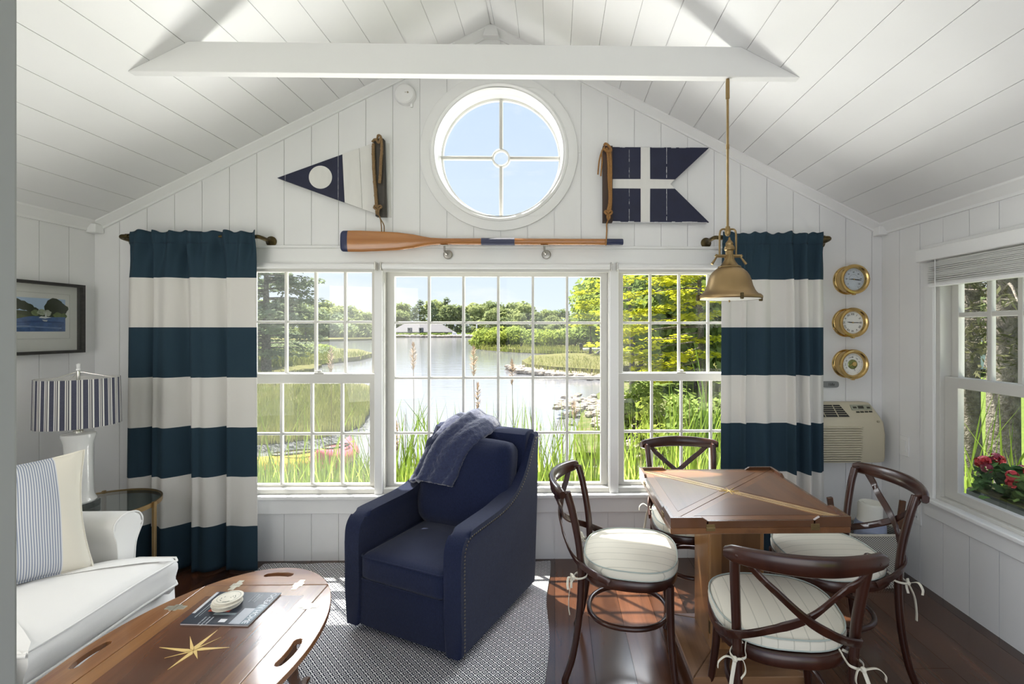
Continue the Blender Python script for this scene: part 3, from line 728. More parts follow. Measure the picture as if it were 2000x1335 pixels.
# pennant
o0 = at(645, 347, yf); r = empty('wooden_pennant', 'triangular wooden pennant, navy tip with a white dot, roped batten at its wide end', 'wall decoration', None, (o0.x, YB, o0.z))
def q(px, py): 
    p = at(px, py, yf); return (p.x - o0.x, p.z - o0.z)
tip, tr, br = q(541, 347), q(735, 277), q(742, 420)
def on(a, b, t): return (a[0] + (b[0] - a[0]) * t, a[1] + (b[1] - a[1]) * t)
s0 = (q(668, 300)[0] - tip[0]) / (tr[0] - tip[0])
bm = NB(); prism(bm, [tip, on(tip, br, s0), on(tip, tr, s0)], -.034, -.012, 'y', .0015, 1); link('tip_board', bm, NAVYW, r)['label'] = 'navy painted tip'
bm = NB(); A, B = on(tip, tr, s0 + .003), on(tip, br, s0 + .003); n = 2
for i in range(n):
    t0, t1 = s0 + .003 + (1 - s0) * i / n, s0 + (1 - s0) * (i + 1) / n - .0004
    prism(bm, [on(tip, br, t0), on(tip, br, t1), on(tip, tr, t1), on(tip, tr, t0)], -.034, -.012, 'y')
link('white_boards', bm, WHITEW, r)
bm = NB(); c = q(626, 346); lathe(bm, [(.0715, -.0335), (.0715, -.0352)], 48, (c[0], 0, c[1]), 'y'); link('white_dot', bm, WHITEW, r)
bm = NB()
for px, a in ((557, 0), (660.5, 1)):
    bm = NB()
    xx = q(px, 347)[0]; t = (xx - tip[0]) / (tr[0] - tip[0]); zt, zb = on(tip, tr, t)[1], on(tip, br, t)[1]; rnd = random.Random(4); zz = zb
    while zz < zt:
        l = rnd.uniform(.006, .03); w_ = rnd.uniform(.0008, .0022); box(bm, xx - w_ / 2, xx + w_ / 2, -.0347, -.0338, zz, min(zz + l, zt)); zz += l + (rnd.uniform(0, .012) if rnd.random() < .12 else 0)
    link('worn_seam', bm, CHIP, r)
bm = NB(); a0, a1 = q(731, 272), q(750, 272); b0, b1 = q(735, 423), q(754, 423); prism(bm, [b0, b1, a1, a0], -.05, -.01, 'y', .002, 1); link('batten', bm, GREYB, r)
bm = NB(); k = [q(752.5, 275), q(757, 421)]; prism(bm, [q(755, 422), q(760.5, 422), q(757, 276), q(751.5, 276)], -.006, 0, 'y'); link('backing_strip', bm, WHITEW, r)
def R3(l, y): return [(*q(px, py)[:1], y + dy, q(px, py)[1]) for px, py, dy in l]
rope('rope', R3([(733, 284, 0), (732.5, 300, 0), (734, 340, 0), (737, 380, 0), (739, 405, 0), (742, 415, -.004)], -.062), .010, ROPE2, r)
rope('rope', R3([(747, 272, .0), (749, 290, 0), (747, 320, 0), (746, 345, 0), (744, 360, .003)], -.062), .009, ROPE2, r)
rope('rope', R3([(731, 281, 0), (738, 277, -.008), (744, 283, -.004), (748, 272, -.006), (742, 268, .004), (740, 276, .002)], -.066), .007, ROPE2, r)
bm = NB(); cc = q(742, 411); knot(bm, (cc[0], -.058, cc[1]), .026, .006); link('knot', bm, ROPE2, r, smooth=True)
for e in ((746, 455), (751, 454)): rope('rope_tail', R3([(742, 418, 0), (745, 428, .012), (e[0], 440, .02), (e[0] + .5, e[1], .022)], -.066), .0035, ROPE2, r)
# swallowtail flag
o0 = at(1280, 360, yf); r = empty('wooden_swallowtail_flag', 'swallow-tailed wooden flag, navy with a white cross, brown batten and rope', 'wall decoration', None, (o0.x, YB, o0.z))
xl, xr, zt, zb = q(1196, 287)[0], q(1385, 287)[0], q(1200, 287)[1], q(1200, 433)[1]; nt_ = q(1309, 359); c0, c1 = q(1251.5, 0)[0], q(1269.5, 0)[0]; h0, h1 = q(1200, 367.5)[1], q(1200, 349.5)[1]
ym = nt_[1]
# boards with the outline of the flag
bm = NB()
def edge_x(z): return nt_[0] + (xr - nt_[0]) * (abs(z - ym) / ((zt - ym) if z > ym else (ym - zb)))
# painted fields, each a slab in its own colour
def slab(pts, mt, name, lab=None):
    bm = NB(); prism(bm, pts, -.034, -.014, 'y', .0008, 1); o = link(name, bm, mt, r)
    if lab: o['label'] = lab
g = .0004
slab([(xl, h1 + g), (c0 - g, h1 + g), (c0 - g, zt), (xl, zt)], NAVYW, 'navy_field'); slab([(xl, zb), (c0 - g, zb), (c0 - g, h0 - g), (xl, h0 - g)], NAVYW, 'navy_field')
slab([(c1 + g, h1 + g), (edge_x(h1), h1 + g), (xr, zt), (c1 + g, zt)], NAVYW, 'navy_field'); slab([(c1 + g, zb), (xr, zb), (edge_x(h0), h0 - g), (c1 + g, h0 - g)], NAVYW, 'navy_field')
slab([(c0, zb), (c1, zb), (c1, h0), (edge_x(h0), h0), nt_, (edge_x(h1), h1), (c1, h1), (c1, zt), (c0, zt), (c0, h1), (xl, h1), (xl, h0), (c0, h0)], WHITEW, 'white_cross')
bm = NB(); rnd = random.Random(8)
for px in (1229, 1302):
    xx = q(px, 0)[0]; zz = zb
    while zz < zt:
        l = rnd.uniform(.004, .02); w_ = rnd.uniform(.0008, .0035 if px > 1250 else .002)
        if not (h0 < zz < h1): box(bm, xx - w_ / 2 + rnd.uniform(-.001, .001), xx + w_ / 2, -.0347, -.0338, zz, min(zz + l, zt if zz > ym else h0))
        zz += l + (rnd.uniform(0, .02) if rnd.random() < .15 else 0)
for z_ in (zt, zb):
    x = xl
    while x < xr - .03:
        l = rnd.uniform(.01, .05); d = rnd.uniform(.001, .004)
        if rnd.random() < .55 and not (c0 - l < x < c1): box(bm, x, x + l, -.0347, -.0338, z_ - (d if z_ == zt else 0), z_ + (0 if z_ == zt else d))
        x += l
box(bm, xl, xr - .012, -.033, -.014, zb - .004, zb - .0005); box(bm, xl, xr - .012, -.033, -.014, zt + .0005, zt + .002)
link('worn_edges', bm, CHIP, r)
bm = NB(); box(bm, q(1177, 0)[0], xl, -.05, -.008, zb - .004, zt + .003, .002, 1); link('batten', bm, BROWNB, r)
rope('rope', R3([(1184, 292, 0), (1187, 310, 0), (1188, 350, 0), (1190, 390, 0), (1187, 412, 0), (1186, 418, 0)], -.060), .0085, ROPE, r)
rope('rope', R3([(1190, 294, 0), (1192, 320, .0), (1192, 360, 0), (1192, 395, 0), (1190, 415, 0)], -.058), .0085, ROPE, r)
rope('rope', R3([(1179, 287, 0), (1182, 285, -.01), (1188, 290, -.012), (1192, 298, -.008), (1184, 299, -.004), (1178, 293, .004)], -.062), .0075, ROPE, r)
bm = NB(); cc = q(1187, 421); knot(bm, (cc[0], -.058, cc[1]), .026, .0065); link('knot', bm, ROPE, r, smooth=True)
for e in ((1167, 343), (1172.5, 346)): rope('rope_tail', R3([(1180, 290, 0), (1174, 300, .0), (e[0] + 2.5, 318, .0), (e[0], e[1], .003)], -.062), .0045, ROPE, r)
rope('rope_tail', R3([(1187, 430, 0), (1184, 440, 0), (1183, 452, -.035), (1182, 466, -.045), (1181, 483, -.045)], -.062), .0045, ROPE, r)

# smoke detector
p = at(793, 187, YB); r = empty('smoke_detector', 'round white smoke detector high on the wall left of the round window', 'smoke detector', None, (p.x, YB, p.z))
bm = NB(); lathe(bm, [(.066, 0), (.066, -.012), (.062, -.030), (.055, -.036), (.0, -.038)], 40, (0, 0, 0), 'y', cap=False); link('housing', bm, WHITE2, r, smooth=35)
bm = NB(); lathe(bm, [(.006, -.036), (.006, -.0385)], 12, (.022, 0, .004), 'y'); lathe(bm, [(.0025, -.037), (.0025, -.039)], 8, (.008, 0, .004), 'y'); link('test_button', bm, BEIGED, r)
bm = NB(); box(bm, .03, .045, -.012, 0, -.075, -.05, .002, 1); link('mounting_tab', bm, WHITE2, r)

# ------------------------------------------------------------------ three brass instruments
def gauge(px, py, kind, label):
    p = at(px, py, YB - .0); r = empty('brass_' + kind, label, kind, 'round brass ship instruments beside the curtain', (p.x - .020, YB, p.z)); r.scale = (1, 1.35, 1)
    bm = NB(); lathe(bm, [(.091, 0), (.091, -.006), (.088, -.010), (.083, -.012), (.082, -.050), (.084, -.052)], 56, (0, 0, 0), 'y', cap=False); link('case', bm, BRASS, r, smooth=35)
    bm = NB(); lathe(bm, [(.084, -.050), (.092, -.052), (.094, -.058), (.090, -.066), (.080, -.068), (.072, -.064), (.068, -.056), (.068, -.050)], 56, (0, 0, 0), 'y', cap=False); link('bezel', bm, BRASS, r, smooth=35)
    bm = NB(); lathe(bm, [(.0685, -.048), (.0685, -.050)], 48, (0, 0, 0), 'y'); d = link('dial', bm, DIALB if kind == 'thermometer' else DIALW, r)
    bm = NB(); RY = Matrix.Rotation(PI / 2, 4, 'X')
    if kind == 'clock':
        for i, s in enumerate(['XII', 'I', 'II', 'III', 'IIII', 'V', 'VI', 'VII', 'VIII', 'IX', 'X', 'XI']):
            a = -i * PI / 6; merge(bm, text_bm(s, .0185, .0003), Matrix.Translation((.052 * math.sin(-a), -.0505, .052 * math.cos(a))) @ Matrix.Rotation(-a if False else a, 4, 'Y').inverted() @ RY)
        for i in range(60):
            a = i * PI / 30; x, z = math.sin(a), math.cos(a); tube(bm, [(x * .063, -.0503, z * .063), (x * .066, -.0503, z * .066)], .0005, 4)
        H = ((275, .036, .0028), (91, .05, .0022))
    elif kind == 'thermometer':
        for i in range(36):
            a = math.radians(-150 + i * 300 / 35); x, z = math.sin(a), math.cos(a); k = .058 if i % 5 else .053; tube(bm, [(x * k, -.0503, z * k), (x * .064, -.0503, z * .064)], .0007, 4)
        for i, s in enumerate(['0', '20', '40', '60', '80', '100', '120']):
            a = math.radians(-130 + i * 43.3); merge(bm, text_bm(s, .011, .0003), Matrix.Translation((.045 * math.sin(a), -.0505, .045 * math.cos(a))) @ RY)
        for i in range(24):
            a = math.radians(-100 + i * 200 / 23); x, z = math.sin(a), math.cos(a); tube(bm, [(x * .028, -.0503, z * .028), (x * .031, -.0503, z * .031)], .0006, 4)
        H = ((98, .05, .003), (272, .03, .002))
    else:
        for i in range(60):
            a = math.radians(-150 + i * 300 / 59); x, z = math.sin(a), math.cos(a); k = .059 if i % 5 else .054; tube(bm, [(x * k, -.0503, z * k), (x * .064, -.0503, z * .064)], .0006, 4)
        for s, a in (('28', -120), ('29', -60), ('30', 0), ('31', 70), ('RAIN', -92), ('CHANGE', -14), ('FAIR', 38)):
            a = math.radians(a); merge(bm, text_bm(s, .010 if len(s) < 3 else .0075, .0003), Matrix.Translation((.044 * math.sin(a), -.0505, .044 * math.cos(a))) @ Matrix.Rotation(a, 4, 'Y') @ RY)
        H = ((160, .045, .0015),)
    link('scale', bm, BLACK, d)
    if kind == 'barometer':
        bm = NB(); lathe(bm, [(.030, -.0495), (.030, -.0515), (.026, -.053)], 32, (0, 0, 0), 'y'); link('open_centre', bm, mat('green_brass', (.22, .24, .10), .35, metal=1, noise_amt=.7, nscale=90), d)
        bm = NB(); lathe(bm, [(.015, -.053), (.013, -.056)], 24, (.008, 0, .002), 'y'); tube(bm, [(-.022, -.054, -.008), (.02, -.054, .012)], .0025, 6); link('mechanism', bm, BRASS, d)
    for a, l, w_ in H:
        a = math.radians(a); bm = NB(); x, z = math.sin(a), math.cos(a); strap(bm, [(-x * .012, -.052, -z * .012), (x * l * .6, -.052, z * l * .6), (x * l, -.052, z * l)], [w_ * 1.5, w_ * 2, w_ * .5], .001, (z, 0, -x)); link('hand', bm, BLACK, d)
    bm = NB(); lathe(bm, [(.004, -.050), (.004, -.055)], 12, (0, 0, 0), 'y'); link('hub', bm, BRASS, d)
    bm = NB(); box(bm, -.010, .010, -.060, -.044, -.099, -.088, .003, 1); link('catch', bm, BRASS, r)
    bm = NB(); box(bm, .090, .101, -.058, -.040, -.012, .012, .003, 1); link('hinge', bm, BRASS, r)
gauge(1660, 547.5, 'thermometer', 'round brass dial thermometer, topmost of the three instruments beside the curtain')
gauge(1658, 630, 'clock', 'round brass wall clock with roman numerals, between the other two instruments')
gauge(1658, 709.5, 'barometer', 'round brass barometer with open centre, lowest of the three instruments')
p = at(1620.5, 750, YB); r = empty('wall_plaque', 'small rounded grey plate on the wall above the air conditioner', 'wall plate', None, (p.x, YB, p.z))
bm = NB(); prism(bm, [(x, z) for x, z in sup(.052, .020, 5, 32)], -.014, 0, 'y', .003, 2); link('plate', bm, mat('grey_plate', (.22, .23, .23), .5), r)
bm = text_bm('1life', .026, .0004); bm.transform(Matrix.Translation((.002, -.0145, 0)) @ Matrix.Rotation(PI / 2, 4, 'X')); link('lettering', bm, BLACK, r)

# ------------------------------------------------------------------ air conditioner
ax1 = at(1731, 860, 2.86).x; az0, az1 = at(1700, 903, 2.86).z, at(1700, 785, 2.93).z
r = empty('air_conditioner', 'beige wall air conditioner with louvred grille under the brass instruments', 'air conditioner', None, (ax1 - .30, YB, az0)); H = az1 - az0
# side profile: (y, z)
pf = [(0, 0), (-.108, 0), (-.112, .01), (-.118, H * .5), (-.112, H * .70), (-.098, H * .80), (-.048, H * .985), (-.04, H), (0, H)]
bm = NB(); n = len(pf)
def ring_(x, ins): return [bm.verts.new((x, y + (ins if y < -.02 else 0), z - (ins if z > .05 else -ins))) for y, z in pf]
secs = [ring_(-.30, .01), ring_(-.29, 0), ring_(.262, 0), ring_(.288, .004), ring_(.300, .014)]
for A, B in zip(secs, secs[1:]):
    for i in range(n): bm.faces.new((A[i], A[(i + 1) % n], B[(i + 1) % n], B[i]))
bm.faces.new(secs[0][::-1]); bm.faces.new(secs[-1])
for v in bm.verts:                      # the right cheek leans in towards the top
    if v.co.x > .2: v.co.x -= .045 * max(0, (v.co.z - H * .62) / (H * .38)) + .006 * v.co.z / H
link('cabinet', bm, BEIGE, r, smooth=30)
bm = NB(); ns = 15
for i in range(ns):
    z = .012 + i * (H * .60 / ns); y = -.113 - .006 * math.sin(PI * z / (H * 1.0))
    prism(bm, [(y, z), (y - .011, z + .003), (y - .010, z + .0075), (y, z + .0115)], -.29, .135, 'x')
    tube(bm, [(.135, y - .004, z + .006), (.155, y + .004, z + .006)], [.0045, .0005], 6)
link('louvre_grille', bm, BEIGE, r)
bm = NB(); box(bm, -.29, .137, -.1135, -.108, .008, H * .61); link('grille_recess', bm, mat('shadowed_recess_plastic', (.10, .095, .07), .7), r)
# sloped discharge grille
fa, fb = Vector((0, -.098, H * .80)), Vector((0, -.048, H * .985)); dv = (fb - fa); nn = Vector((0, -dv.z, dv.y)).normalized()
if nn.y > 0: nn = -nn
def S(x, t, d=0): return Vector((x, 0, 0)) + fa + dv * t + nn * d
bm = NB()
def quadbox(x0, x1, t0, t1, d0, d1, sk0=0, sk1=0):
    vs = [bm.verts.new(S(x, t, d)) for d in (d0, d1) for x, t in ((x0, t0), (x1, t0), (x1 - sk1, t1), (x0 - sk0, t1))]
    for f in ((0, 1, 2, 3), (7, 6, 5, 4), (0, 4, 5, 1), (1, 5, 6, 2), (2, 6, 7, 3), (3, 7, 4, 0)): bm.faces.new([vs[i] for i in f])
quadbox(-.28, .075, -.12, .86, .0008, .0016, 0, .035); link('discharge_opening', bm, BLACK, r)
bm = NB()
for i in range(5): t = -.12 + (i + 1) * .98 / 6; quadbox(-.28, .068 - .035 * (t + .12), t - .012, t + .012, .001, .005)
for i, x in enumerate((-.24, -.165, -.09, -.01)): quadbox(x + .012 * 1, x + .0155, -.12, .86, .001, .0055, .012, .012)
link('discharge_vanes', bm, BEIGE, r)
bm = NB(); quadbox(.105, .235, .42, .86, .001, .003); link('control_panel', bm, mat('panel_green_grey', (.33, .34, .26), .4), r)
bm = NB(); quadbox(.118, .14, .56, .70, .003, .0045); quadbox(.150, .185, .54, .76, .003, .0045); quadbox(.205, .225, .54, .68, .003, .0045)
for i in range(4): quadbox(.128 + i * .027, .148 + i * .027, .20 + i * .01, .32 + i * .01, .001, .0035)
link('buttons', bm, mat('dark_button', (.05, .05, .035), .5), r)
bm = NB(); lathe(bm, [(.008, -.113), (.008, -.1175), (.0055, -.118)], 16, (.247, 0, H * .70), 'y'); link('round_emblem', bm, BEIGED, r, smooth=30)

# ------------------------------------------------------------------ rug
def rug_mat():
    def f(nt):
        o = XYZ(nt); x, y = o[0], o[1]
        k = 27.0     # diamonds per metre
        a = M_(nt, 'MULTIPLY', M_(nt, 'ADD', x, y), k); b = M_(nt, 'MULTIPLY', M_(nt, 'SUBTRACT', x, y), k)
        fa = M_(nt, 'ABSOLUTE', M_(nt, 'SUBTRACT', M_(nt, 'FRACT', a), .5)); fb = M_(nt, 'ABSOLUTE', M_(nt, 'SUBTRACT', M_(nt, 'FRACT', b), .5))
        mxx = M_(nt, 'MAXIMUM', fa, fb)         # 0 centre .5 edge of each diamond
        line = M_(nt, 'GREATER_THAN', mxx, .415)
        ringo = M_(nt, 'MULTIPLY', M_(nt, 'GREATER_THAN', mxx, .12), M_(nt, 'LESS_THAN', mxx, .25))
        p = M_(nt, 'MAXIMUM', line, ringo)
        tc = nt.nodes.new('ShaderNodeTexCoord'); nz = nt.nodes.new('ShaderNodeTexNoise'); nz.inputs['Scale'].default_value = 260; nt.links.new(tc.outputs['Object'], nz.inputs['Vector'])
        p = M_(nt, 'MULTIPLY', p, M_(nt, 'MULTIPLY_ADD', M_(nt, 'GREATER_THAN', nz.outputs['Fac'], .42), .45, .55))
        return MIX(nt, p, (.012, .015, .032), (.88, .88, .88))
    return stripes('diamond_woven_rug', f, .95, bump=.6, bscale=450)
bm = NB(); nx, ny = 60, 90
rx_0, rx_1, ry_0, ry_1 = -1.80, -.035, .62, 2.925; g = []
for j in range(ny + 1):
    row = []
    for i in range(nx + 1):
        u, v = i / nx, j / ny; x = rx_0 + (rx_1 - rx_0) * u; y = ry_0 + (ry_1 - ry_0) * v
        if u > .9: x += .010 * math.sin(v * 21) * (u - .9) * 10
        if v > .95: y += .006 * math.sin(u * 33)
        row.append(bm.verts.new((x, y, .007 + .0008 * math.sin(x * 31) * math.sin(y * 23))))
    g.append(row)
for j in range(ny):
    for i in range(nx): bm.faces.new((g[j][i], g[j][i + 1], g[j + 1][i + 1], g[j + 1][i]))
bd = [e for e in bm.edges if len(e.link_faces) == 1]; ex = bmesh.ops.extrude_edge_only(bm, edges=bd)
for v in ex['geom']:
    if isinstance(v, bmesh.types.BMVert): v.co.z = .0008
rug = link('rug', bm, rug_mat(), smooth=50); tag(rug, 'navy and white diamond-woven flat rug under the blue armchair', 'rug')

# ------------------------------------------------------------------ blue swivel armchair
ch = empty('swivel_armchair', 'dark blue linen swivel armchair with nailhead trim on the rug', 'armchair', None, (-.560, 2.452, .008), math.radians(-24.8))
HW, HD, TH = .340, .350, .092
def side_profile(inner=False):
    P = [(-HD, .035), (-HD, .20), (-HD - .002, .42), (-HD + .004, .49), (-HD + .028, .535), (-HD + .075, .560), (-.16, .566), (-.02, .572), (.08, .592), (.16, .632), (.225, .695), (.272, .770), (.310, .835), (.335, .868)]
    top = [tuple(v.xy) for v in spline([Vector((*p, 0)) for p in P[2:]], 4)]
    return P[:2] + top + [(.385, .868), (.392, .85), (.362, .5), (HD - .004, .035)]
for s in (-1, 1):
    bm = NB(); a, b = s * HW, s * (HW - TH); prism(bm, side_profile(), min(a, b), max(a, b), 'x', bev=.020, seg=3)
    for v in bm.verts:
        k = max(0, min(1, (v.co.y - .02) / .24)); k = k * k * (3 - 2 * k)
        if abs(v.co.x) < HW - TH * .5: v.co.x += s * TH * .58 * k
    link('side_arm', bm, NAVYF, ch, smooth=35)
# welt seams along arm edges
def prof_line(x, inset):
    P = side_profile(); c = Vector((.05, .35)); out = []
    for y, z in P[:-3]:
        out.append(Vector((x, y, z)))
    return out
bm = NB(); L = []
for y, z in side_profile()[:-3]: L.append(Vector((HW - .001, y, z)))
# offset the line inwards by 22 mm for the nails
pts = []; 
for i, p in enumerate(L):
    a = L[max(i - 1, 0)]; b = L[min(i + 1, len(L) - 1)]; t = (b - a).normalized(); n = Vector((0, t.z, -t.y)); pts.append(p + n * .026)
acc = 0; last = pts[0]
tot = []
for a, b in zip(pts, pts[1:]):
    d = (b - a).length; 
    while acc < d: tot.append(a + (b - a) * (acc / d)); acc += .0155
    acc -= d
NAIL = mat('dark_pewter_nail', (.16, .145, .12), .35, metal=1)
for p in tot: ball(bm, (HW + .0005, p.y, p.z), .0048, (.55, 1, 1), 8)
link('nailhead_trim', bm, NAIL, ch, smooth=True)
# front rail, outside back, inside back
bm = NB(); rbox(bm, 2 * (HW - TH) + .01, .06, .225, (0, -HD + .038, .148), .012, n=4); link('front_rail', bm, NAVYF, ch, smooth=True)
bm = NB(); pf = [(.255, .035), (.225, .40), (.262, .80), (.285, .865), (.318, .882), (.380, .878), (.396, .855), (.366, .5), (HD - .004, .035)]
prism(bm, pf, -HW + .03, HW - .03, 'x', bev=.012, seg=3); link('back', bm, NAVYF, ch, smooth=35)
bm = NB(); rbox(bm, 2 * (HW - TH) + .0, .60, .05, (0, -.03, .235), .01, n=3); link('seat_deck', bm, NAVYF, ch, smooth=True)
# seat cushion with welts
bm = NB(); rbox(bm, 2 * (HW - TH) - .004, .60, .125, (0, -.047, .318), .026, (0, .004, .020), n=14, wr=.001); sc_ = link('seat_cushion', bm, NAVYF, ch, smooth=True)
def welt(bm, hx, hy, z, r=.0042, c=.022):
    o = []
    for (cx, cy, a0) in ((hx - c, hy - c, 0), (-hx + c, hy - c, 90), (-hx + c, -hy + c, 180), (hx - c, -hy + c, 270)):
        for k in range(5): a = math.radians(a0 + k * 22.5); o.append((cx + c * math.cos(a), cy + c * math.sin(a), z))
    tube(bm, o, r, 6, closed=True)
bm = NB(); welt(bm, HW - TH - .004, .300, .372); bm.transform(Matrix.Translation((0, -.047, 0))); link('piping', bm, NAVYF, sc_, smooth=True)
bm = NB(); welt(bm, HW - TH - .004, .300, .264); bm.transform(Matrix.Translation((0, -.047, 0))); link('piping', bm, NAVYF, sc_, smooth=True)
# loose back cushion
bm = NB(); Mx = Matrix.Rotation(math.radians(-13), 3, 'X'); rbox(bm, 2 * (HW - TH) + .075, .15, .47, (0, .165, .602), .055, (.004, .035, .014), n=14, M=Mx, wr=.003)
for v in bm.verts: v.co.x *= 1 - .13 * max(0, (.50 - v.co.z) / .12) if v.co.z < .5 else 1
bc = link('back_cushion', bm, NAVYF, ch, smooth=True)
bm = NB(); lathe(bm, [(.24, 0), (.24, .02), (.20, .028)], 40, (0, 0, .0)); link('swivel_base', bm, BLACK, ch, smooth=30)

# fleece throw over the back corner and down the wing
th = empty('throw_blanket', 'fluffy blue throw blanket draped over the back and arm of the armchair', 'blanket', None, ch.location[:], ch.rotation_euler.z)
def throw():
    rows = [((886, 905, 2.955), (962, 905, 2.87)), ((884, 860, 2.955), (966, 858, 2.87)), ((880, 829, 2.92), (974, 832, 2.82)), ((873, 826, 2.84), (972, 833, 2.73)), ((858, 846, 2.78), (944, 850, 2.60)),
            ((842, 872, 2.745), (917, 874, 2.535)), ((829, 898, 2.71), (901, 903, 2.515)), ((815, 923, 2.67), (892, 929, 2.51)), ((803, 941, 2.64), (881, 951, 2.50))]
    Mi = (Matrix.Translation(ch.location) @ Matrix.Rotation(ch.rotation_euler.z, 4, 'Z')).inverted()
    Ls = spline([Mi @ at(*a) for a, b in rows], 7); Rs = spline([Mi @ at(*b) for a, b in rows], 7); n = 30; G = []; bm = NB()
    for i, (l, r_) in enumerate(zip(Ls, Rs)):
        w = r_ - l; j = min(i + 1, len(Ls) - 1); k0 = max(i - 1, 0); t = ((Ls[j] + Rs[j]) - (Ls[k0] + Rs[k0])).normalized(); nn = w.cross(t).normalized()
        if nn.dot(Vector((0, -1, .6))) < 0 and i > 18: nn = -nn
        if i <= 18 and nn.dot(Vector((0, .2, 1)) if i > 10 else Vector((0, 1, .3))) < 0: nn = -nn
        row = []
        for k in range(n + 1):
            u = k / n; bow = .060 * math.sin(PI * u) ** .7
            h = bow + .012 * math.sin(u * 11 + i * .05) * math.sin(PI * u) + .008 * math.sin(u * 21 + 1 + i * .09) - (.015 if k in (0, n) else 0)
            row.append(bm.verts.new(l + w * u + nn * h + noise.noise_vector(l * 8 + Vector((u * 3, 0, i * .02))) * .007))
        G.append(row)
    for A, B in zip(G, G[1:]):
        for k in range(n): bm.faces.new((A[k], A[k + 1], B[k + 1], B[k]))
    o = link('throw_cloth', bm, FLEECE, th, smooth=80)
    m = o.modifiers.new('s', 'SOLIDIFY'); m.thickness = .030; m.offset = 0
    m = o.modifiers.new('b', 'SUBSURF'); m.levels = 1; m.render_levels = 1
    tx = bpy.data.textures.new('fleece_tufts', 'CLOUDS'); tx.noise_scale = .016
    m = o.modifiers.new('d', 'DISPLACE'); m.texture = tx; m.strength = .012; m.mid_level = .5
throw()

# ------------------------------------------------------------------ bentwood cross-back chairs with tied cushions
def make_chair():
    r = empty('cross_back_chair', 'x', 'chair', 'dark bentwood cross-back chairs around the games table')
    seat_z = .425
    so = sup(.205, .20, 2.6, 48); so = [(x * (1 - .06 * (y / .2)), y) for x, y in so]
    bm = NB(); strap(bm, [(x, y, seat_z) for x, y in so], .042, .026, closed=True); link('seat_ring', bm, DARKW, r, smooth=45)
    bm = NB(); prism(bm, [(x * .95, y * .95) for x, y in so], seat_z + .004, seat_z + .014, 'z', .003, 1); link('seat', bm, DARKW, r)
    def leg(pts, rad, nm='leg'):
        bm = NB(); sp = spline(pts, 6); n = len(sp); rr = [rad[0] + (rad[1] - rad[0]) * (i / (n - 1)) for i in range(n)]; tube(bm, sp, rr, 12); return link(nm, bm, DARKW, r, smooth=60)
    for s in (-1, 1):
        leg([(s * .190, .255, 0), (s * .180, .222, .10), (s * .172, .198, .25), (s * .172, .188, .42), (s * .178, .196, .56), (s * .188, .222, .70), (s * .192, .245, .782)], (.0140, .0162), 'back_leg')
        leg([(s * .192, -.198, 0), (s * .180, -.186, .10), (s * .165, -.176, .24), (s * .160, -.172, .415)], (.0125, .0172), 'front_leg')
    # hoop stretcher
    ho = sup(.158, .172, 2.2, 44)
    bm = NB(); tube(bm, [(x, y + .0, .222 + .0 * y) for x, y in ho], (.0108), 10, closed=True); link('hoop_stretcher', bm, DARKW, r, smooth=60)
    # bent corner brackets under the seat
    for s in (-1, 1):
        bm = NB(); tube(bm, spline([(s * .150, -.160, .30), (s * .135, -.162, .375), (s * .09, -.175, .402), (0, -.183, .406)], 6), .006, 8); link('corner_brace', bm, DARKW, r, smooth=60)
    # crest rail
    bm = NB(); cp = []
    for k in range(25):
        u = k / 12 - 1; cp.append((u * .226,   .258 + .078 * (1 - u * u), .785 - .004 * u * u))
    ww = [(.048 + .012 * (1 - (abs(k / 12 - 1)) ** 2)) * (1 if 0 < k < 24 else .62) for k in range(25)]
    strap(bm, cp, ww, .024, (0, .12, 1)); link('crest_rail', bm, DARKW, r, smooth=50)
    for s in (-1, 1):
        bm = NB(); tube(bm, [(s * .193, .235, .778), (s * .196, .268, .782)], .009, 10); ball(bm, (s * .1965, .284, .782), .0085, n=8); link('crest_bolt', bm, DARKW, r, smooth=True)
    # cross bars: from under one end of the crest, over the back, round the other post and down to the seat ring
    for s in (-1, 1):
        d = .007 * s
        pts = spline([(s * .172, .290, .770), (s * .135, .296, .730), (s * .090, .298 + d, .690), (0, .298 + d, .612), (-s * .100, .258 + d, .545), (-s * .176, .212, .502), (-s * .205, .150, .470), (-s * .214, .070, .436)], 7)
        bm = NB(); strap(bm, pts, .028, .010, [Vector((s * .35, .3, .9)) if i < 26 else Vector((-.0, .35, .9)) for i in range(len(pts))]); link('cross_bar', bm, DARKW, r, smooth=45)
    return r
def cushion_mat():
    def f(nt):
        o = XYZ(nt); a = M_(nt, 'FRACT', M_(nt, 'MULTIPLY', M_(nt, 'ADD', o[0], 1.0), 21.0))
        p = M_(nt, 'MULTIPLY', M_(nt, 'LESS_THAN', a, .075), M_(nt, 'GREATER_THAN', o[2], -.2))
        return MIX(nt, M_(nt, 'MULTIPLY', p, .6), (.76, .72, .61), (.46, .44, .36))
    return stripes('pinstriped_cream_cushion', f, .9, bump=.15, bscale=500)
CUSH = cushion_mat()
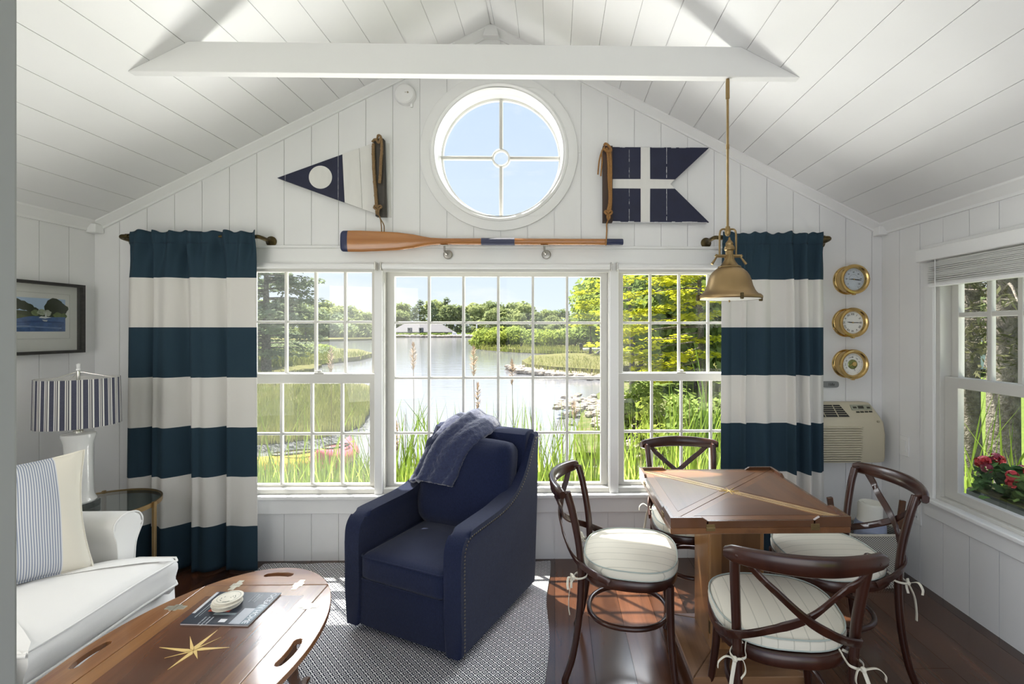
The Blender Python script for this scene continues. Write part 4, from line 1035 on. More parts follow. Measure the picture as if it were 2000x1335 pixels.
def make_cushion():
    r = empty('seat_cushion', 'x', 'chair cushion', 'cream pinstriped cushions tied to the bentwood chairs')
    o = sup(.215, .205, 2.7, 44); o = [(x * (1 - .05 * (y / .2)), y - .012) for x, y in o]
    bm = NB(); pad(bm, 0, 0, .442, .488, shape=o, crown=.30); link('pad', bm, CUSH, r, smooth=True)
    for z in (.451, .484):
        bm = NB(); tube(bm, [(x * .983, y * .983, z) for x, y in o], .0028, 6, closed=True); link('piping', bm, PIPE, r, smooth=True)
    TIE = mat('cream_tie_tape', (.70, .66, .54), .9)
    for s in (-1, 1):
        bm = NB(); x, y, z = s * .172, .190, .432; ru = .024
        strap(bm, spline([(s * .14, .165, .452), (x - s * ru, y - .005, z + .003), (x - s * ru * .8, y + ru * .9, z), (x + s * ru * .4, y + ru * 1.15, z - .003), (x + s * ru, y + ru * .2, z), (x + s * ru * .3, y - ru, z + .004), (s * .15, .165, .450)], 5), .008, .0025)
        kx, ky, kz = x + s * ru * .6, y + ru * 1.15, z - .004; ball(bm, (kx, ky, kz), .009, n=8)
        strap(bm, spline([(kx, ky, kz), (kx + s * .030, ky + .016, kz + .018), (kx + s * .052, ky + .018, kz + .002), (kx + s * .055, ky + .015, kz - .018)], 5), .010, .002, (0, 1, .2))
        strap(bm, spline([(kx, ky, kz), (kx + s * .012, ky + .015, kz - .045), (kx + s * .020, ky + .018, kz - .10), (kx + s * .028, ky + .012, kz - .135)], 5), .012, .002, (1, 0, .2))
        strap(bm, spline([(kx, ky, kz), (kx - s * .02, ky + .012, kz + .008), (kx - s * .028, ky + .014, kz - .025), (kx - s * .015, ky + .012, kz - .05)], 5), .010, .002, (0, 1, .2))
        link('tie', bm, TIE, r, smooth=60)
    return r
CH0 = make_chair(); CU0 = make_cushion()
spots = [(.324, 2.075, math.radians(80), 'dark bentwood cross-back chair between the blue armchair and the table', 'cream cushion on the chair beside the blue armchair, lit by the window'),
         (.730, 2.470, math.radians(180), 'dark bentwood cross-back chair behind the table with its back to the window', 'cream cushion on the chair behind the table, mostly hidden by the tabletop'),
         (1.212, 2.055, math.radians(-90), 'dark bentwood cross-back chair beside the right wall, right of the table', 'cream cushion on the chair beside the right wall'),
         (.775, 1.635, math.radians(-8), 'dark bentwood cross-back chair nearest the camera, seen from behind', 'cream cushion on the nearest chair, behind its crossed back bars')]
for i, (x, y, a, l1, l2) in enumerate(spots):
    # local front is -y; the angle turns it
    for src, lab in ((CH0, l1), (CU0, l2)):
        o = src if i == 0 else copy_tree(src)
        o.location = (x, y, 0); o.rotation_euler = (0, 0, {0: a, 1: 0, 2: a, 3: PI + a}[i]); o['label'] = lab

# ------------------------------------------------------------------ games table
TX0, TX1, TY0, TY1, TZ = .414, 1.066, 1.665, 2.288, .770
tx, ty = (TX0 + TX1) / 2, (TY0 + TY1) / 2; hx, hy = (TX1 - TX0) / 2, (TY1 - TY0) / 2
T = empty('games_table', 'square folding-top wooden games table with diagonal leaves and a brass star', 'table', None, (tx, ty, 0))
# lower leaf frame
bm = NB(); box(bm, -hx, hx, -hy, hy, TZ - .050, TZ - .027, .003, 1); link('under_frame', bm, TEAK, T)
# four triangular folded leaves, dark field with lighter border
e = .0012
cor = [(-hx, -hy), (hx, -hy), (hx, hy), (-hx, hy)]
for i in range(4):
    A, B = Vector(cor[i]), Vector(cor[(i + 1) % 4]); C = Vector((0, 0))
    ctr = (A + B + C) / 3
    def ins(p, d): return p + (ctr - p).normalized() * d
    tri = [ins(A, .0016), ins(B, .0016), ins(C, .0016)]
    bm = NB(); prism(bm, [tuple(p) for p in tri], TZ - .025, TZ - .003, 'z', .0008, 1); lf = link('leaf', bm, TEAK, T)
    # inner veneer panel, inset from rim and diagonals
    t = (B - A).normalized(); n = Vector((-t.y, t.x)); n = n if n.dot(C - A) > 0 else -n
    def offs(d1, d2):    # d1 from the outer edge, d2 from the diagonals
        P = []; dA, dB = (C - A).normalized(), (C - B).normalized()
        nA = Vector((-dA.y, dA.x)); nA = nA if nA.dot(ctr - A) > 0 else -nA; nB = Vector((-dB.y, dB.x)); nB = nB if nB.dot(ctr - B) > 0 else -nB
        def isect(p, u, q_, v):
            den = u.x * v.y - u.y * v.x; w_ = q_ - p; return p + u * ((w_.x * v.y - w_.y * v.x) / den)
        p0 = A + n * d1; 
        return [isect(p0, t, A + nA * d2, dA), isect(p0, t, B + nB * d2, dB), isect(A + nA * d2, dA, B + nB * d2, dB)]
    bm = NB(); prism(bm, [tuple(p) for p in offs(.050, .032)], TZ - .004, TZ - .0022, 'z'); link('veneer_panel', bm, wood('table_veneer_%d' % i, (.095, .038, .017), (.19, .080, .034), .28, 'X' if i % 2 == 0 else 'Y', 7, coat=.25), lf)
# light strips along one diagonal
bm = NB()
for s in (1,):
    for a, b in ((Vector((-hx, hy)), Vector((-.02, .02 * hy / hx))), (Vector((.02, -.02 * hy / hx)), Vector((hx, -hy)))):
        d = (b - a).normalized(); n = Vector((-d.y, d.x)); a2, b2 = a + d * .03, b - d * .0
        if a.x > 0: a2, b2 = a, b - d * .03
        prism(bm, [tuple(a2 + n * .0018), tuple(b2 + n * .0018), tuple(b2 + n * .020), tuple(a2 + n * .020)], TZ - .004, TZ - .0020, 'z'); prism(bm, [tuple(a2 - n * .020), tuple(b2 - n * .020), tuple(b2 - n * .0018), tuple(a2 - n * .0018)], TZ - .004, TZ - .0020, 'z')
link('pale_diagonal_band', bm, wood('pale_teak_band', (.40, .24, .10), (.55, .36, .17), .25, 'Y', 8, coat=.4), T)
# raised corner lips with sloped ends
for i in range(4):
    A = Vector(cor[i])
    for other in (cor[(i + 1) % 4], cor[i - 1]):
        d = (Vector(other) - A).normalized(); n = -A.normalized(); n = Vector((-d.y, d.x)); n = n if n.dot(-A) > 0 else -n
        bm = NB(); L = .135; pts = [A, A + d * L, A + d * (L - .0) , A]
        v = []
        for off in (0, .012):
            for dist, z in ((0 + off * .98, -.026), (L, -.026), (L, -.004), (L - .022, .010), (0 + off * .98, .010)):
                p = A + d * dist + n * off; v.append(bm.verts.new((p.x, p.y, TZ + z)))
        bm.faces.new(v[:5]); bm.faces.new(v[5:][::-1])
        for k in range(5): bm.faces.new((v[k], v[5 + k], v[5 + (k + 1) % 5], v[(k + 1) % 5]))
        link('corner_lip', bm, TEAKX, T)
    # edge rail between lips
    d = (Vector(cor[(i + 1) % 4]) - A); n = Vector((-d.y, d.x)).normalized(); n = n if n.dot(-A) > 0 else -n; dn = d.normalized()
    a, b = A + dn * .13, Vector(cor[(i + 1) % 4]) - dn * .13
    bm = NB(); prism(bm, [tuple(a), tuple(b), tuple(b + n * .012), tuple(a + n * .012)], TZ - .026, TZ - .0025, 'z'); link('edge_rail', bm, TEAKX, T)
# brass star
def star(R, r2, n=8, half=None):
    out = []
    for k in range(n * 2):
        a = k * PI / n; rr = (R if (k // 2) % 2 == 0 else r2) if k % 2 == 0 else R * .10
        out.append((rr * math.sin(a), rr * math.cos(a)))
    return out
bm = NB(); prism(bm, star(.052, .042), TZ - .003, TZ - .0008, 'z'); bm.transform(Matrix.Rotation(math.radians(45), 4, 'Z')); link('star_inlay', bm, mat('brass_inlay', (.85, .62, .22), .3, metal=.6), T)
# hinges on the rim
for i in range(4):
    A = Vector(cor[i]); B = Vector(cor[(i + 1) % 4]); d = (B - A).normalized(); n = Vector((-d.y, d.x)); n = n if n.dot(-A) > 0 else -n
    for f in (.22, .80):
        p = A + (B - A) * f; bm = NB(); a = math.atan2(d.y, d.x)
        box(bm, -.016, .016, -.0012, .003, -.012, .012, .001, 1); tube(bm, [(-.016, -.0015, 0), (.016, -.0015, 0)], .0022, 8)
        for q_ in (-.009, .009):
            for z_ in (-.007, .007): ball(bm, (q_, -.0014, z_), .0016, n=6)
        bm.transform(Matrix.Translation((p.x, p.y, TZ - .026)) @ Matrix.Rotation(a if n.dot(Vector((-math.sin(a), math.cos(a)))) > 0 else a + PI, 4, 'Z')); link('rim_hinge', bm, ABRASS, T)
# slide board under the top, pedestal, plinth
bm = NB(); prism(bm, [(-.12, -.20), (.155, -.20), (.17, -.19), (.17, .18), (-.12, .18)], TZ - .078, TZ - .051, 'z', .004, 2); link('swivel_board', bm, TEAK, T)
px0, px1, py0, py1 = .668 - tx, .900 - tx, 1.997 - ty, 2.228 - ty
bm = NB(); box(bm, px0, px1, py0, py1, .078, TZ - .077, .003, 1); pd = link('pedestal', bm, PEDW, T)
bm = NB(); box(bm, px0 + .048, px1 - .018, py0 - .003, py0 + .01, .11, TZ - .10, .002, 1); link('door_panel', bm, wood('dark_door_wood', (.10, .045, .017), (.19, .09, .034), .3, 'Z', 8, coat=.3), T)
bm = NB(); box(bm, px0 - .002, px0 + .012, py0 + .022, py1 - .022, .11, TZ - .10, .002, 1); sd = link('side_door', bm, PEDW, T)
bm = NB(); ball(bm, (px0 - .008, py0 + .19, .57), .006, (1, 1, 1.6), 8); link('door_pull', bm, ABRASS, sd, smooth=True)
for z in (.17, .64):
    bm = NB(); box(bm, px0 - .003, px0 + .004, py0 + .004, py0 + .018, z - .025, z + .025, .001, 1); link('door_hinge', bm, DBRASS, sd)
bx0, bx1, by0, by1 = .545 - tx, 1.002 - tx, 1.835 - ty, 2.258 - ty
cen = ((px0 + px1) / 2, (py0 + py1) / 2)
oc = [(bx0, by0), (bx1, by0), (bx1, by1), (bx0, by1)]; ic = [(px0 + .01, py0 + .01), (px1 - .01, py0 + .01), (px1 - .01, py1 - .01), (px0 + .01, py1 - .01)]
for i in range(4):
    a, b, c, d = oc[i], oc[(i + 1) % 4], ic[(i + 1) % 4], ic[i]; g = .0006
    bm = NB(); mx_ = (a[0] + b[0] + c[0] + d[0]) / 4; my_ = (a[1] + b[1] + c[1] + d[1]) / 4
    prism(bm, [(p[0] + (mx_ - p[0]) * .004, p[1] + (my_ - p[1]) * .004) for p in (a, b, c, d)], .045, .080, 'z', .003, 1)
    link('plinth_board', bm, wood('plinth_wood_%d' % i, (.20, .10, .05), (.36, .20, .10), .25, 'X' if i % 2 == 0 else 'Y', 7, coat=.5), T)
bm = NB(); box(bm, bx0 + .02, bx1 - .02, by0 + .02, by1 - .02, 0, .047, .003, 1); link('plinth_base', bm, TEAKX, T)

# ------------------------------------------------------------------ pendant lamp
pc = at(1427, 585, 2.131); P = empty('pendant_lamp', 'aged brass bell pendant lamp hanging from the beam over the table', 'pendant lamp', None, (.800, 2.131, pc.z))
z0 = bz0 - pc.z
bm = NB(); tube(bm, [(-.008, 0, z0), (-.008, 0, .335)], .0058, 12); lathe(bm, [(.009, z0 - .09), (.009, z0 - .015), (.0075, z0)], 14, (-.008, 0, 0)); lathe(bm, [(.0075, z0 - .32), (.0075, z0 - .30)], 14, (-.008, 0, 0)); link('stem', bm, ABRASS, P, smooth=30)
bm = NB(); lathe(bm, [(.010, .335), (.011, .325), (.014, .318), (.012, .300), (.007, .292)], 16, (-.008, 0, 0)); link('stem_collar', bm, ABRASS, P, smooth=30)
sh = [(.139, .002), (.143, .006), (.143, .014), (.136, .022), (.124, .026), (.112, .040), (.102, .062), (.096, .085), (.088, .108), (.076, .126), (.060, .140), (.045, .148), (.040, .152)]
bm = NB(); lathe(bm, sh, 56, cap=False); lathe(bm, [(r_ - .003, z_ - .002) for r_, z_ in sh][1:], 56, cap=False); s_ = link('shade', bm, mat('brushed_antique_brass', (.36, .25, .125), .42, metal=1, noise_amt=.12, nscale=8), P, smooth=40)
bm = NB(); lathe(bm, [(.136, .003), (.05, -.001), (.001, -.002)], 56, cap=False); link('glass_diffuser', bm, mat('frosted_diffuser', (.80, .80, .75), .35), P, smooth=True)
bm = NB(); lathe(bm, [(.0015, -.012), (.004, -.010), (.004, -.004), (.0015, -.001)], 12); link('bottom_finial', bm, ABRASS, P, smooth=True)
bm = NB(); lathe(bm, [(.052, .146), (.050, .152), (.040, .156), (.030, .170), (.021, .186), (.0175, .205), (.0175, .224), (.023, .228), (.024, .236), (.020, .246), (.016, .250), (.0175, .258), (.013, .266), (.006, .274), (.0045, .284), (.001, .288)], 28); link('lamp_holder', bm, ABRASS, P, smooth=35)
bm = NB()
for k in range(8):
    a = k * PI / 4; tube(bm, [(.021 * math.cos(a), .021 * math.sin(a), .160 + .02), (.0185 * math.cos(a), .0185 * math.sin(a), .205)], .003, 6)
link('fluted_ribs', bm, ABRASS, P, smooth=True)
bm = NB(); tube(bm, spline([(-.045, 0, .200), (-.045, 0, .26), (-.044, 0, .305), (-.034, 0, .322), (-.008, 0, .322), (.020, 0, .322), (.030, 0, .305), (.031, 0, .26), (.031, 0, .200)], 6), .0045, 10); link('yoke', bm, ABRASS, P, smooth=True)
bm = NB(); tube(bm, [(-.058, 0, .200), (-.018, 0, .200)], .0075, 12); tube(bm, [(.016, 0, .200), (.050, 0, .200)], .0075, 12); link('yoke_pins', bm, ABRASS, P, smooth=30)
for s in (-1, 1):
    bm = NB(); c0_ = (-.056 if s < 0 else .050); tube(bm, [(c0_, 0, .205), (c0_ + s * .006, 0, .196)], .008, 10); tube(bm, [(c0_ + s * .002, 0, .196), (c0_ + s * .026, -.004, .162)], [.0035, .0065], 10); link('thumb_lever', bm, ABRASS, P, smooth=True)
for a in (180, 0, 270):
    x, y = .143 * math.cos(math.radians(a)), .143 * math.sin(math.radians(a)); bm = NB(); box(bm, -.006, .010, -.006, .006, -.006, .022, .003, 2); bm.transform(Matrix.Translation((x, y, 0)) @ Matrix.Rotation(math.radians(a), 4, 'Z')); link('rim_clip', bm, DBRASS, P)

# ------------------------------------------------------------------ sofa
SF = empty('sofa', 'white slipcovered two-seat sofa along the left wall', 'sofa', None, (-2.20, 1.35, 0))
def sx(x): return x + 2.20
def sy(y): return y - 1.35
bm = NB(); box(bm, sx(-2.55), sx(-1.70), sy(.66), sy(1.985), .10, .35, .01, 2); link('base_frame', bm, SLIP, SF)
# skirt with soft folds
bm = NB(); o_ = []
for (a, b) in (((-2.6, .64), (-1.655, .64)), ((-1.655, .64), (-1.655, 2.06)), ((-1.655, 2.06), (-2.6, 2.13))):
    for k in range(24): t = k / 24; o_.append((sx(a[0] + (b[0] - a[0]) * t), sy(a[1] + (b[1] - a[1]) * t)))
A = [bm.verts.new((x, y, .355)) for x, y in o_]; Bq = [bm.verts.new((x + .008 * math.sin(i * .8) + (.012 if x > .5 else 0), y, .012)) for i, (x, y) in enumerate(o_)]
for i in range(len(o_) - 1): bm.faces.new((A[i], A[i + 1], Bq[i + 1], Bq[i]))
sk = link('skirt', bm, SLIP, SF, smooth=True); m = sk.modifiers.new('s', 'SOLIDIFY'); m.thickness = .006
# rolled arms (profile in XZ is straight; the roll shows on the front: profile in YZ, run along X)
def arm(y_in, s):
    pr = [(0, .33), (0, .48), (-.004, .55), (-.016, .59), (-.020, .62), (-.008, .645), (.022, .660), (.060, .662), (.096, .650), (.116, .622), (.116, .590), (.100, .560), (.084, .52), (.078, .45), (.078, .33)]
    pr = [(sy(y_in) + s * a, z) for a, z in [tuple(v.xy) for v in spline([Vector((p[0], p[1], 0)) for p in pr], 3)]]
    bm = NB(); prism(bm, pr, sx(-2.62), sx(-1.845), 'x', bev=.012, seg=3); a_ = link('arm', bm, SLIP, SF, smooth=40)
    bm = NB(); tube(bm, [(sx(-1.8455), sy(y_in) + s * (.05 + (a - sy(y_in)) * s * 1 - .05) if False else a, z) for a, z in pr], .0035, 6); link('arm_piping', bm, SLIP, a_, smooth=True)
arm(2.005, 1); arm(.70, -1)
bm = NB(); rbox(bm, .22, 1.42, .60, (sx(-2.60), sy(1.35), .56), .06, (.01, 0, .01), n=10, M=Matrix.Rotation(math.radians(-6), 3, 'Y')); link('back', bm, SLIP, SF, smooth=True)
def tcush(y0, y1, wing, name):
    # seat cushion outline; the outer one wraps in front of the arm
    X0, X1 = -2.46, -1.615
    out = [(X0, y0), (X1 + .02, y0), (X1, y0 + .02), (X1, y1 + wing - .03), (X1 - .03, y1 + wing)]
    if wing: out += [(-1.800, y1 + wing), (-1.825, y1 + wing - .02), (-1.83, y1), (-1.86, y1 - .006)]
    out += [(X0, y1 - .006)]
    # densify
    D = []
    for i in range(len(out)):
        a, b = Vector(out[i]), Vector(out[(i + 1) % len(out)]); n = max(1, int((b - a).length / .05))
        for k in range(n): D.append(a + (b - a) * k / n)
    c = Vector(((X0 + X1) / 2, (y0 + y1) / 2))
    bm = NB(); rows = [(.045, .350), (.018, .358), (.005, .376), (0, .40), (0, .435), (.005, .458), (.018, .476), (.045, .488)]
    rings = []
    N = len(D)
    for ins_, z in rows:
        rg = []
        for i, p in enumerate(D):
            t = (D[(i + 1) % N] - D[i - 1]); t = t.normalized() if t.length > 0 else Vector((1, 0)); n = Vector((-t.y, t.x)); n = n if n.dot(c - p) > 0 or wing and p.y > y1 else -n
            if wing and p.y > y1 - .01: n = Vector((0, -1)) if p.y > y1 + wing - .035 else n
            q_ = p + n * ins_ + Vector((.007 * math.sin(z * 60 + p.y * 9) + .012 * noise.noise(Vector((p.x * 4, p.y * 7, z * 12))), 0)) * (1 if p.x > -1.7 else 0); rg.append(bm.verts.new((sx(q_.x), sy(q_.y), z + .004 * math.sin(p.y * 11))))
        rings.append(rg)
    for A, B in zip(rings, rings[1:]):
        for i in range(N): bm.faces.new((A[i], A[(i + 1) % N], B[(i + 1) % N], B[i]))
    # crowned top: shrink towards the centre line
    prev = rings[-1]
    for s, z in ((.85, .498), (.6, .510), (.3, .517)):
        rg = [bm.verts.new((sx(c.x) + (v.co.x - sx(c.x)) * s, sy(c.y) + (v.co.y - sy(c.y)) * s, z + noise.noise(v.co * 5) * .010 + noise.noise(v.co * 17) * .004)) for v in rings[-1]]
        for i in range(N): bm.faces.new((prev[i], prev[(i + 1) % N], rg[(i + 1) % N], rg[i]))
        prev = rg
    bm.faces.new(prev); bm.faces.new(rings[0][::-1])
    o = link(name, bm, SLIP, SF, smooth=60)
    for zz, iz in ((.468, 4), (.368, 1)):
        bm = NB(); tube(bm, [(sx(p.x) , sy(p.y), zz + .004 * math.sin(p.y * 11)) for p in D if p.x > -2.3], .0045, 6, cap=True); link('welt', bm, SLIP, o, smooth=True)
tcush(1.435, 1.995, .06, 'seat_cushion'); tcush(.72, 1.425, 0, 'seat_cushion')
bm = NB(); rbox(bm, .20, .60, .46, (sx(-2.42), sy(1.69), .725), .06, (.035, .01, .015), n=12, M=Matrix.Rotation(math.radians(-10), 3, 'Y'), wr=.006); link('back_cushion', bm, SLIP, SF, smooth=True)
bm = NB(); rbox(bm, .20, .66, .46, (sx(-2.42), sy(1.05), .725), .06, (.035, .01, .015), n=12, M=Matrix.Rotation(math.radians(-10), 3, 'Y'), wr=.006); link('back_cushion', bm, SLIP, SF, smooth=True)

# throw pillow: cream sides, blue ticking panel between
def pillow_mat():
    def f(nt):
        o = XYZ(nt); x = o[0]
        wob = x
        tick = M_(nt, 'LESS_THAN', M_(nt, 'FRACT', M_(nt, 'MULTIPLY', M_(nt, 'ADD', x, 1.0), 150.0)), .48)
        band = M_(nt, 'MULTIPLY', M_(nt, 'LESS_THAN', x, .140), M_(nt, 'GREATER_THAN', x, -.03))
        tk = MIX(nt, tick, (.66, .67, .68), (.25, .285, .37))
        return MIX(nt, band, (.76, .72, .62), tk)
    return stripes('cream_and_ticking_cotton', f, .95, bump=.2, bscale=400)
def pillow(name, label, W_, H_, loc, rot, m, D_=.15, cat='cushion'):
    bm = NB(); n = 28; F = []
    for side in (1, -1):
        g = []
        for j in range(n + 1):
            row = []
            for i in range(n + 1):
                u, v = i / n * 2 - 1, j / n * 2 - 1
                t = (max(0, 1 - u ** 4) * max(0, 1 - v ** 4)) ** .55
                pin = 1 - .10 * (1 - abs(u) ** 2 * 1) * abs(v) ** 3; pin2 = 1 - .10 * (1 - v * v) * abs(u) ** 3
                x, z = u * W_ / 2 * pin2, v * H_ / 2 * pin
                y = side * t * D_ / 2 * (1 + .12 * math.sin(u * 3 + v * 2)) + .006 * math.sin(u * 7 + v * 5) * t
                row.append((x, y, z))
            g.append(row)
        F.append(g)
    V = [[[None] * (n + 1) for _ in range(n + 1)] for _ in range(2)]
    for s in range(2):
        for j in range(n + 1):
            for i in range(n + 1):
                if s == 1 and (i in (0, n) or j in (0, n)): V[1][j][i] = V[0][j][i]
                else:
                    c = F[s][j][i]; V[s][j][i] = bm.verts.new((c[0], 0 if (i in (0, n) or j in (0, n)) else c[1], c[2]))
        for j in range(n):
            for i in range(n):
                q_ = [V[s][j][i], V[s][j][i + 1], V[s][j + 1][i + 1], V[s][j + 1][i]]
                bm.faces.new(q_ if s else q_[::-1])
    r = empty(name, label, cat, None, loc); r.rotation_euler = rot
    link('cover', bm, m, r, smooth=True)
    bm = NB(); b = [F[0][0][i] for i in range(n)] + [F[0][j][n] for j in range(n)] + [F[0][n][i] for i in range(n, 0, -1)] + [F[0][j][0] for j in range(n, 0, -1)]
    tube(bm, [(p[0], 0, p[2]) for p in b], .004, 6, closed=True); link('edge_welt', bm, m, r, smooth=True)
    return r
pillow('throw_pillow', 'cream throw pillow with a blue ticking panel leaning on the sofa', .46, .47, (-2.035, 1.752, .728), (math.radians(-18), math.radians(0), math.radians(55)), pillow_mat())

# ------------------------------------------------------------------ end table, lamp
E_ = empty('glass_end_table', 'round smoked glass end table with a brass frame, behind the sofa arm', 'side table', None, (-2.37, 2.46, 0)); ER = .255; EZ = .545
bm = NB(); lathe(bm, [(ER + .004, EZ - .022), (ER + .004, EZ + .002), (ER - .004, EZ + .002), (ER - .004, EZ - .022)], 64, cap=False); A = bm.verts
bmesh.ops.bridge_loops(bm, edges=[e for e in bm.edges if len(e.link_faces) == 1]); link('rim', bm, SATIN, E_, smooth=30)
bm = NB(); lathe(bm, [(ER - .004, EZ - .010), (ER - .004, EZ - .002)], 64); link('glass_top', bm, SMOKEG, E_, smooth=30)
for a in (8, 128, 248):
    x, y = (ER + .008) * math.cos(math.radians(a)), (ER + .008) * math.sin(math.radians(a)); bm = NB(); box(bm, x - .008, x + .008, y - .008, y + .008, 0, EZ + .006, .002, 1); link('leg', bm, SATIN, E_)
bm = NB(); lathe(bm, [(ER, .11), (ER, .122)], 48, cap=False); lathe(bm, [(ER - .008, .11), (ER - .008, .122)], 48, cap=False); link('lower_ring', bm, SATIN, E_, smooth=30)
Lm = empty('table_lamp', 'white ceramic table lamp with a navy striped shade on the glass end table', 'lamp', None, (-2.435, 2.43, EZ - .002))
bm = NB(); prism(bm, sup(.068, .068, 4, 32), .0, .032, 'z', .003, 1); link('acrylic_base', bm, ACRYL, Lm)
bm = NB(); lathe(bm, [(.066, .032), (.070, .040), (.066, .050), (.060, .064), (.0575, .09), (.056, .15), (.0545, .26), (.055, .31), (.057, .335), (.063, .356), (.067, .370), (.066, .380), (.060, .384), (.02, .386)], 40); link('column', bm, CERAMIC, Lm, smooth=35)
bm = NB(); lathe(bm, [(.02, .386), (.02, .396), (.008, .40), (.008, .70), (.001, .702)], 16); link('stem', bm, CHROME, Lm, smooth=30)
bm = NB(); lathe(bm, [(.010, .703), (.010, .710), (.007, .714), (.009, .735), (.001, .740)], 12); link('finial', bm, mat('milk_glass_finial', (.75, .75, .75), .15), Lm, smooth=30)
def shade_mat():
    def f(nt):
        tc = nt.nodes.new('ShaderNodeTexCoord'); s = nt.nodes.new('ShaderNodeSeparateXYZ'); nt.links.new(tc.outputs['Object'], s.inputs[0])
        a = M_(nt, 'ARCTAN2', s.outputs[1], s.outputs[0]); t = M_(nt, 'FRACT', M_(nt, 'MULTIPLY', M_(nt, 'ADD', a, 3.2), 25 / (2 * PI)))
        # wide stripe, then thin lines
        w1 = M_(nt, 'LESS_THAN', t, .46)
        l1 = M_(nt, 'MULTIPLY', M_(nt, 'GREATER_THAN', t, .56), M_(nt, 'LESS_THAN', t, .64))
        l2 = M_(nt, 'MULTIPLY', M_(nt, 'GREATER_THAN', t, .72), M_(nt, 'LESS_THAN', t, .84))
        nz = nt.nodes.new('ShaderNodeTexNoise'); nz.inputs['Scale'].default_value = 350; nt.links.new(tc.outputs['Object'], nz.inputs['Vector'])
        navy = MIX(nt, nz.outputs['Fac'], (.040, .042, .068), (.12, .125, .17)); th_ = M_(nt, 'MAXIMUM', l1, l2)
        return MIX(nt, w1, MIX(nt, th_, (.74, .73, .69), (.10, .10, .12)), navy)
    return stripes('striped_lampshade_linen', f, .95, trans=.15, bump=.3, bscale=500)
bm = NB(); zb_, zt_ = .425, .665; R0, R1 = .162, .158
lathe(bm, [(R0, zb_), (R1 + .0, zt_)], 72, cap=False); sh_ = link('shade', bm, shade_mat(), Lm, smooth=30)
bm = NB(); lathe(bm, [(R0 - .0035, zb_), (R1 - .0035, zt_)], 72, cap=False); link('shade_lining', bm, mat('white_styrene_lining', (.82, .81, .78), .6, trans=.2), sh_, smooth=30)
bm = NB()
for k in range(3): a = k * 2.094 + .4; tube(bm, [(0, 0, zt_ + .03), (.02 * math.cos(a), .02 * math.sin(a), zt_ + .028), ((R1 - .004) * math.cos(a), (R1 - .004) * math.sin(a), zt_ - .006)], .0018, 6)
link('shade_spider', bm, CHROME, Lm)

# ------------------------------------------------------------------ oval coffee table
CT = empty('coffee_table', 'oval hinged-leaf wooden coffee table with pale star inlay in the foreground', 'coffee table', None, (-1.125, 1.462, .0)); CZ = .455
ca, cb, rxh, ryh = .352, .520, .222, .385
def ell(a0, a1, n=26): return [(ca * math.cos(a0 + (a1 - a0) * k / n), cb * math.sin(a0 + (a1 - a0) * k / n)) for k in range(n + 1)]
th0 = math.asin(ryh / cb); rxh = ca * math.cos(th0)
g = .0012; T_ = .018
bm = NB(); box(bm, -rxh + g, rxh - g, -ryh + g, ryh - g, CZ - T_, CZ, .002, 1); link('centre_board', bm, ACACIA, CT)
bm = NB(); box(bm, -rxh + .055, rxh - .055, -ryh + .075, ryh - .075, CZ - .0015, CZ + .0004); link('centre_panel', bm, ACACIAD, CT)
def slot(cx, cy, L, w, ang, bend=.008):
    o = []
    for k in range(9): t = -1 + k / 4; o.append((t * L, w + bend * (1 - t * t)))
    for k in range(5): a = PI / 2 - k * PI / 4 ; o.append((L + w * math.cos(a), w * math.sin(a)))
    for k in range(9): t = 1 - k / 4; o.append((t * L, -w + bend * .6 * (1 - t * t)))
    for k in range(5): a = -PI / 2 - k * PI / 4; o.append((-L + w * math.cos(a), w * math.sin(a)))
    q_ = [];
    for p in o:
        if not q_ or (Vector(p) - Vector(q_[-1])).length > .0008: q_.append(p)
    c, s = math.cos(ang), math.sin(ang); return [(cx + x * c - y * s, cy + x * s + y * c) for x, y in q_][::-1]
leaves = [ell(-th0, th0), ell(th0, PI - th0), ell(PI - th0, PI + th0), ell(PI + th0, 2 * PI - th0)]
for i, arc in enumerate(leaves):
    sh2 = [(g * 1.0, 0), (0, g), (-g, 0), (0, -g)][i]; o = [(x + sh2[0], y + sh2[1]) for x, y in arc]
    c = [(rxh + (ca - rxh) * .56, 0), (0, ryh + (cb - ryh) * .56), (-rxh - (ca - rxh) * .56, 0), (0, -ryh - (cb - ryh) * .56)][i]
    sl = slot(c[0], c[1], .05 if i % 2 == 0 else .045, .0125, [-PI / 2, 0, PI / 2, PI][i])
    link('leaf', plate(o, [sl], CZ - T_, CZ, bev=.002), wood('acacia_leaf_%d' % i, (.16, .062, .024), (.34, .155, .056), .2, 'Y' if i % 2 == 0 else 'X', 7, coat=.6), CT)
HIN = mat('worn_hinge_plate', (.55, .52, .42), .3, metal=.8, noise_amt=.3, nscale=60)
for hx_, hy_, a in ((rxh, .24, 0), (rxh, -.24, 0), (-rxh, .24, 0), (-rxh, -.24, 0), (.12, ryh, 90), (-.12, ryh, 90), (.12, -ryh, 90), (-.12, -ryh, 90)):
    bm = NB(); sc2 = 1
    for s in (-1, 1):
        prism(bm, [(s * .001, -.018), (s * .012, -.018), (s * .014, -.010), (s * .034, -.010), (s * .034, .010), (s * .014, .010), (s * .012, .018), (s * .001, .018)][::s], CZ, CZ + .0012, 'z')
        for k in (-1, 1): lathe(bm, [(.0022, CZ + .0012), (.0015, CZ + .0018)], 8, (s * .009, k * .012, 0)); lathe(bm, [(.0022, CZ + .0012), (.0015, CZ + .0018)], 8, (s * .027, k * .005, 0))
    bm.transform(Matrix.Translation((hx_, hy_, 0)) @ Matrix.Rotation(math.radians(a), 4, 'Z')); link('leaf_hinge', bm, HIN, CT)
